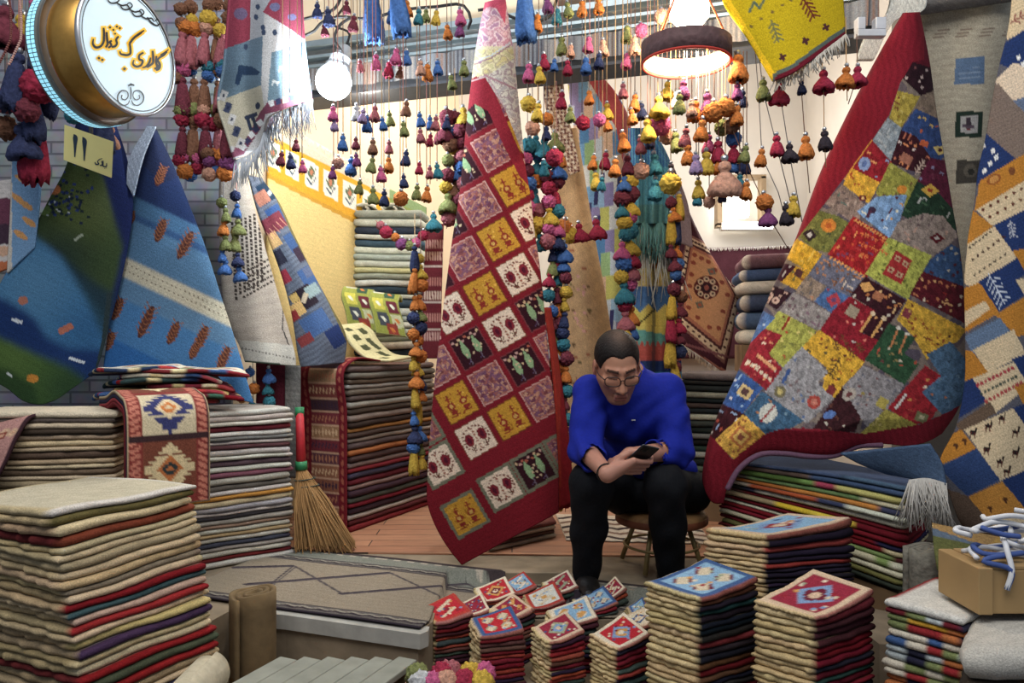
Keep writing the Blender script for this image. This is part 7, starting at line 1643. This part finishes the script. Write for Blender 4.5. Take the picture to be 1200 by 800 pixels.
spiral_roll('rolled_rug', (1.57, 2.62, ZP + .002), .07, .29, 'z', mat_plain('grey_pile', (120, 116, 104), .98), 'grey shaggy roll standing right of the colourful pile, right one', 2.4, .02)
# slatted step
SS = empty('slatted_step', Vector((-.6, 2.4, .19)), 'low slatted wooden step with weathered grey planks at the bottom edge', 'step')
PLM = mat_plain('weathered_plank', (140, 142, 130), .85, noise_amt=.22, noise_scale=12, bump=.4)
for k in range(6):
    x = -.80 + .078 * k; bm = bmesh.new(); Mx = Matrix.Translation((x, 2.36, .345)) @ Matrix.Rotation(math.radians(-24), 4, 'Z')
    bx(bm, -.035, .035, -.17, .17, -.022, 0, .004, Mx); bm_obj('plank', bm, PLM, SS)
for y in (2.24, 2.48):
    bm = bmesh.new(); sx = -(y - 2.36) * -.44; bx(bm, -.84 + sx, -.36 + sx, y - .02, y + .02, .192, .322, .004); bm_obj('bearer', bm, mat_plain('dark_plank', (110, 92, 66), .9, noise_amt=.3, noise_scale=10), SS)
# wool pompoms heaped at the lower edge
rg = random.Random(8); k = 0
for lay, (n, z, w) in enumerate(((6, .225, .34), (5, .285, .28), (5, .345, .26))):
    for row in range(2):
        for q in range(n):
            kk = 'coykprwgocyk'[(q * 5 + lay * 3 + row) % 12]; r = 1.7
            o = bpy.data.objects.new('pompom', tassel_mesh(kk, 'ball')); col.objects.link(o); o.location = (-.355 + (q + .5) * w / n + rg.uniform(-.006, .006) + .02 * lay, 2.30 + .065 * row + .012 * lay, z + .034); o.scale = (r, r, r); o.rotation_euler = (rg.uniform(-.4, .4), rg.uniform(-.4, .4), rg.uniform(0, 6))
            tag(o, f"{TC[kk][0]} wool pompom in the heap at the bottom edge", 'pompom', f'{TC[kk][0]} pompoms in the heap'); k += 1
# crate with a tangle of cords
CR_ = empty('wooden_crate', Vector((1.35, 2.1, .617)), 'pale plywood crate with a tangle of white cords, at the right edge', 'crate')
PLY = mat_plain('plywood', (172, 138, 88), .7, noise_amt=.12, noise_scale=7)
cz0 = .635; cz1 = .755
for nm, x0, x1, y0, y1, z0, z1 in (('front_panel', 1.31, 1.62, 2.10, 2.112, cz0, cz1), ('rear_panel', 1.31, 1.62, 2.27, 2.282, cz0, cz1), ('side_panel', 1.27, 1.31, 2.09, 2.29, cz0, cz1 + .008), ('side_panel', 1.60, 1.62, 2.112, 2.27, cz0, cz1), ('lid', 1.31, 1.62, 2.10, 2.282, cz1, cz1 + .012)):
    bm = bmesh.new(); bx(bm, x0, x1, y0, y1, z0, z1, .003); bm_obj(nm, bm, PLY, CR_)
rg = random.Random(14)
for k in range(11):
    c = Vector((1.40 + rg.uniform(-.03, .16), 2.17 + rg.uniform(-.04, .06), cz1 + .022 + .010 * k)); pts = []
    a0 = rg.uniform(0, 6.28); 
    for q in range(9):
        a = a0 + q * .55; pts.append(tuple(c + Vector(((.05 + .012 * q * rg.uniform(.5, 1)) * math.cos(a), .04 * math.sin(a), .008 * math.sin(q * 1.3 + k)))))
    if k in (2, 5): pts += [tuple(c + Vector((-.10, -.06, -.02))), tuple(Vector((1.36, 2.09, cz1 - .0))), tuple(Vector((1.345, 2.088, cz1 - .05)))]
    bm = bmesh.new(); tube(bm, [tuple(v) for v in resample(pts, 40)], .0075, 7)
    kk = k % 5
    bm_obj('cotton_cord', bm, mat_plain(['white_cord', 'white_cord', 'blue_cord', 'white_cord', 'pale_cord'][kk], [(216, 218, 222), 0, (60, 84, 150), 0, (190, 196, 206)][kk] or (216, 218, 222), .8), None, True,
           ['white cord in the tangle on the crate', None, 'blue cord in the tangle on the crate', None, 'pale grey cord in the tangle on the crate'][kk] or 'white cord in the tangle on the crate', 'cord', ['white cords on the crate', None, 'blue cords on the crate', None, 'pale cords on the crate'][kk] or 'white cords on the crate')
# green and ochre rug slumped beside the crate
def paint_green(p):
    p.C[:] = lin((88, 92, 50)); p._mask(p.Y < 628 + (p.X - 1095) * .2, (84, 100, 120)); p._mask(p.Y + (p.X - 1120) * -.35 < 628, (170, 130, 60), .8); p._mask(p.X + p.Y > 1798, (176, 140, 70)); p.grain(.14, 20)
cloth('green_rug', [(1092, 612), (1094, 640), (1098, 668)], [(1176, 630), (1178, 652), (1170, 690)], lambda s, t: 2.62 - .20 * np.sin(np.pi * np.clip(t, 0, 1) * .5) - .06 * np.sin(np.pi * s), paint_green, 40, 40, label='olive green rug with ochre edge slumped below the far right rug', thick=.03)
bm_q = [(1.47, 2.44), (1.60, 2.40), (1.64, 2.50), (1.51, 2.54)]
# plum cloth in the gap behind the long pile
cloth('plum_cloth', [(300, 425), (300, 475), (300, 540)], [(346, 428), (347, 480), (348, 540)], 3.88, plain_paint((92, 30, 44), .14), 24, 40, label='plum cloth hanging in the gap behind the long white pile', cat='cloth')
cloth('grey_rug_pile', [(334, 428), (334, 480), (335, 560)], [(352, 428), (352, 480), (352, 560)], 3.86, plain_paint((110, 108, 104), .25), 12, 60, label='narrow grey rug hanging beside the banded kilim', thick=.01)
# white bracket hung on the beam
KB = empty('white_bracket', at(1018, 34, 3.1), 'small white slotted bracket hanging beside the crimson rug top', 'bracket')
for x0, x1, z0, z1 in ((1003, 1036, 36, 44), (1003, 1012, 22, 36), (1024, 1036, 22, 36)):
    bm = bmesh.new(); a = at(x0, z1, 3.1); b = at(x1, z0, 3.1); bx(bm, a.x, b.x, 3.08, 3.12, a.z, b.z, .003); bm_obj('plate', bm, mat_plain('white_paint', (196, 200, 208), .5), KB)
bm = bmesh.new(); tube(bm, [at(1018, 30, 3.1), at(1020, -20, 3.1)], .004, 6); bm_obj('hanger', bm, DARK, KB)
# ================================================================ lights and camera
def light(kind, loc, energy, c, **k):
    l = bpy.data.lights.new(kind.lower() + '_light', kind); l.energy = energy; l.color = c
    for a, b in k.items(): setattr(l, a, b)
    o = bpy.data.objects.new(kind.lower() + '_light', l); col.objects.link(o); o.location = loc; return o
light('POINT', BC + Vector((.0, -.16, -.08)), 48, (.82, .93, 1.0), shadow_soft_size=.1)
light('POINT', BC + Vector((.05, .5, .1)), 26, (1, .93, .8), shadow_soft_size=.15)
light('POINT', LC + Vector((0, 0, -.12)), 26, (1, .84, .62), shadow_soft_size=.06)
light('POINT', Vector((.3, 5.2, 3.2)), 60, (1, .95, .88), shadow_soft_size=.3)
light('POINT', Vector((1.5, 5.3, 2.6)), 55, (1, .96, .9), shadow_soft_size=.2)
light('POINT', Vector((-.6, 5.0, 3.3)), 26, (1, .95, .85), shadow_soft_size=.2)
a = light('AREA', (-.3, .6, 4.3), 145, (1, .97, .93), shape='RECTANGLE', size=4.0, size_y=2.0)
a.rotation_euler = (math.radians(36), 0, 0)
w = bpy.data.worlds.new('night_bazaar'); scene.world = w; w.use_nodes = True
bg = w.node_tree.nodes['Background']; bg.inputs[0].default_value = (.62, .72, .9, 1); bg.inputs[1].default_value = .30
cam = bpy.data.cameras.new('camera'); cam.lens = 27.0; cam.sensor_width = 36; cam.clip_start = .05
co = bpy.data.objects.new('camera', cam); col.objects.link(co); co.location = (0, 0, EYE); co.rotation_euler = (math.radians(90), 0, 0)
scene.camera = co
scene.view_settings.view_transform = 'Standard'; scene.view_settings.look = 'None'; scene.view_settings.exposure = 0.0
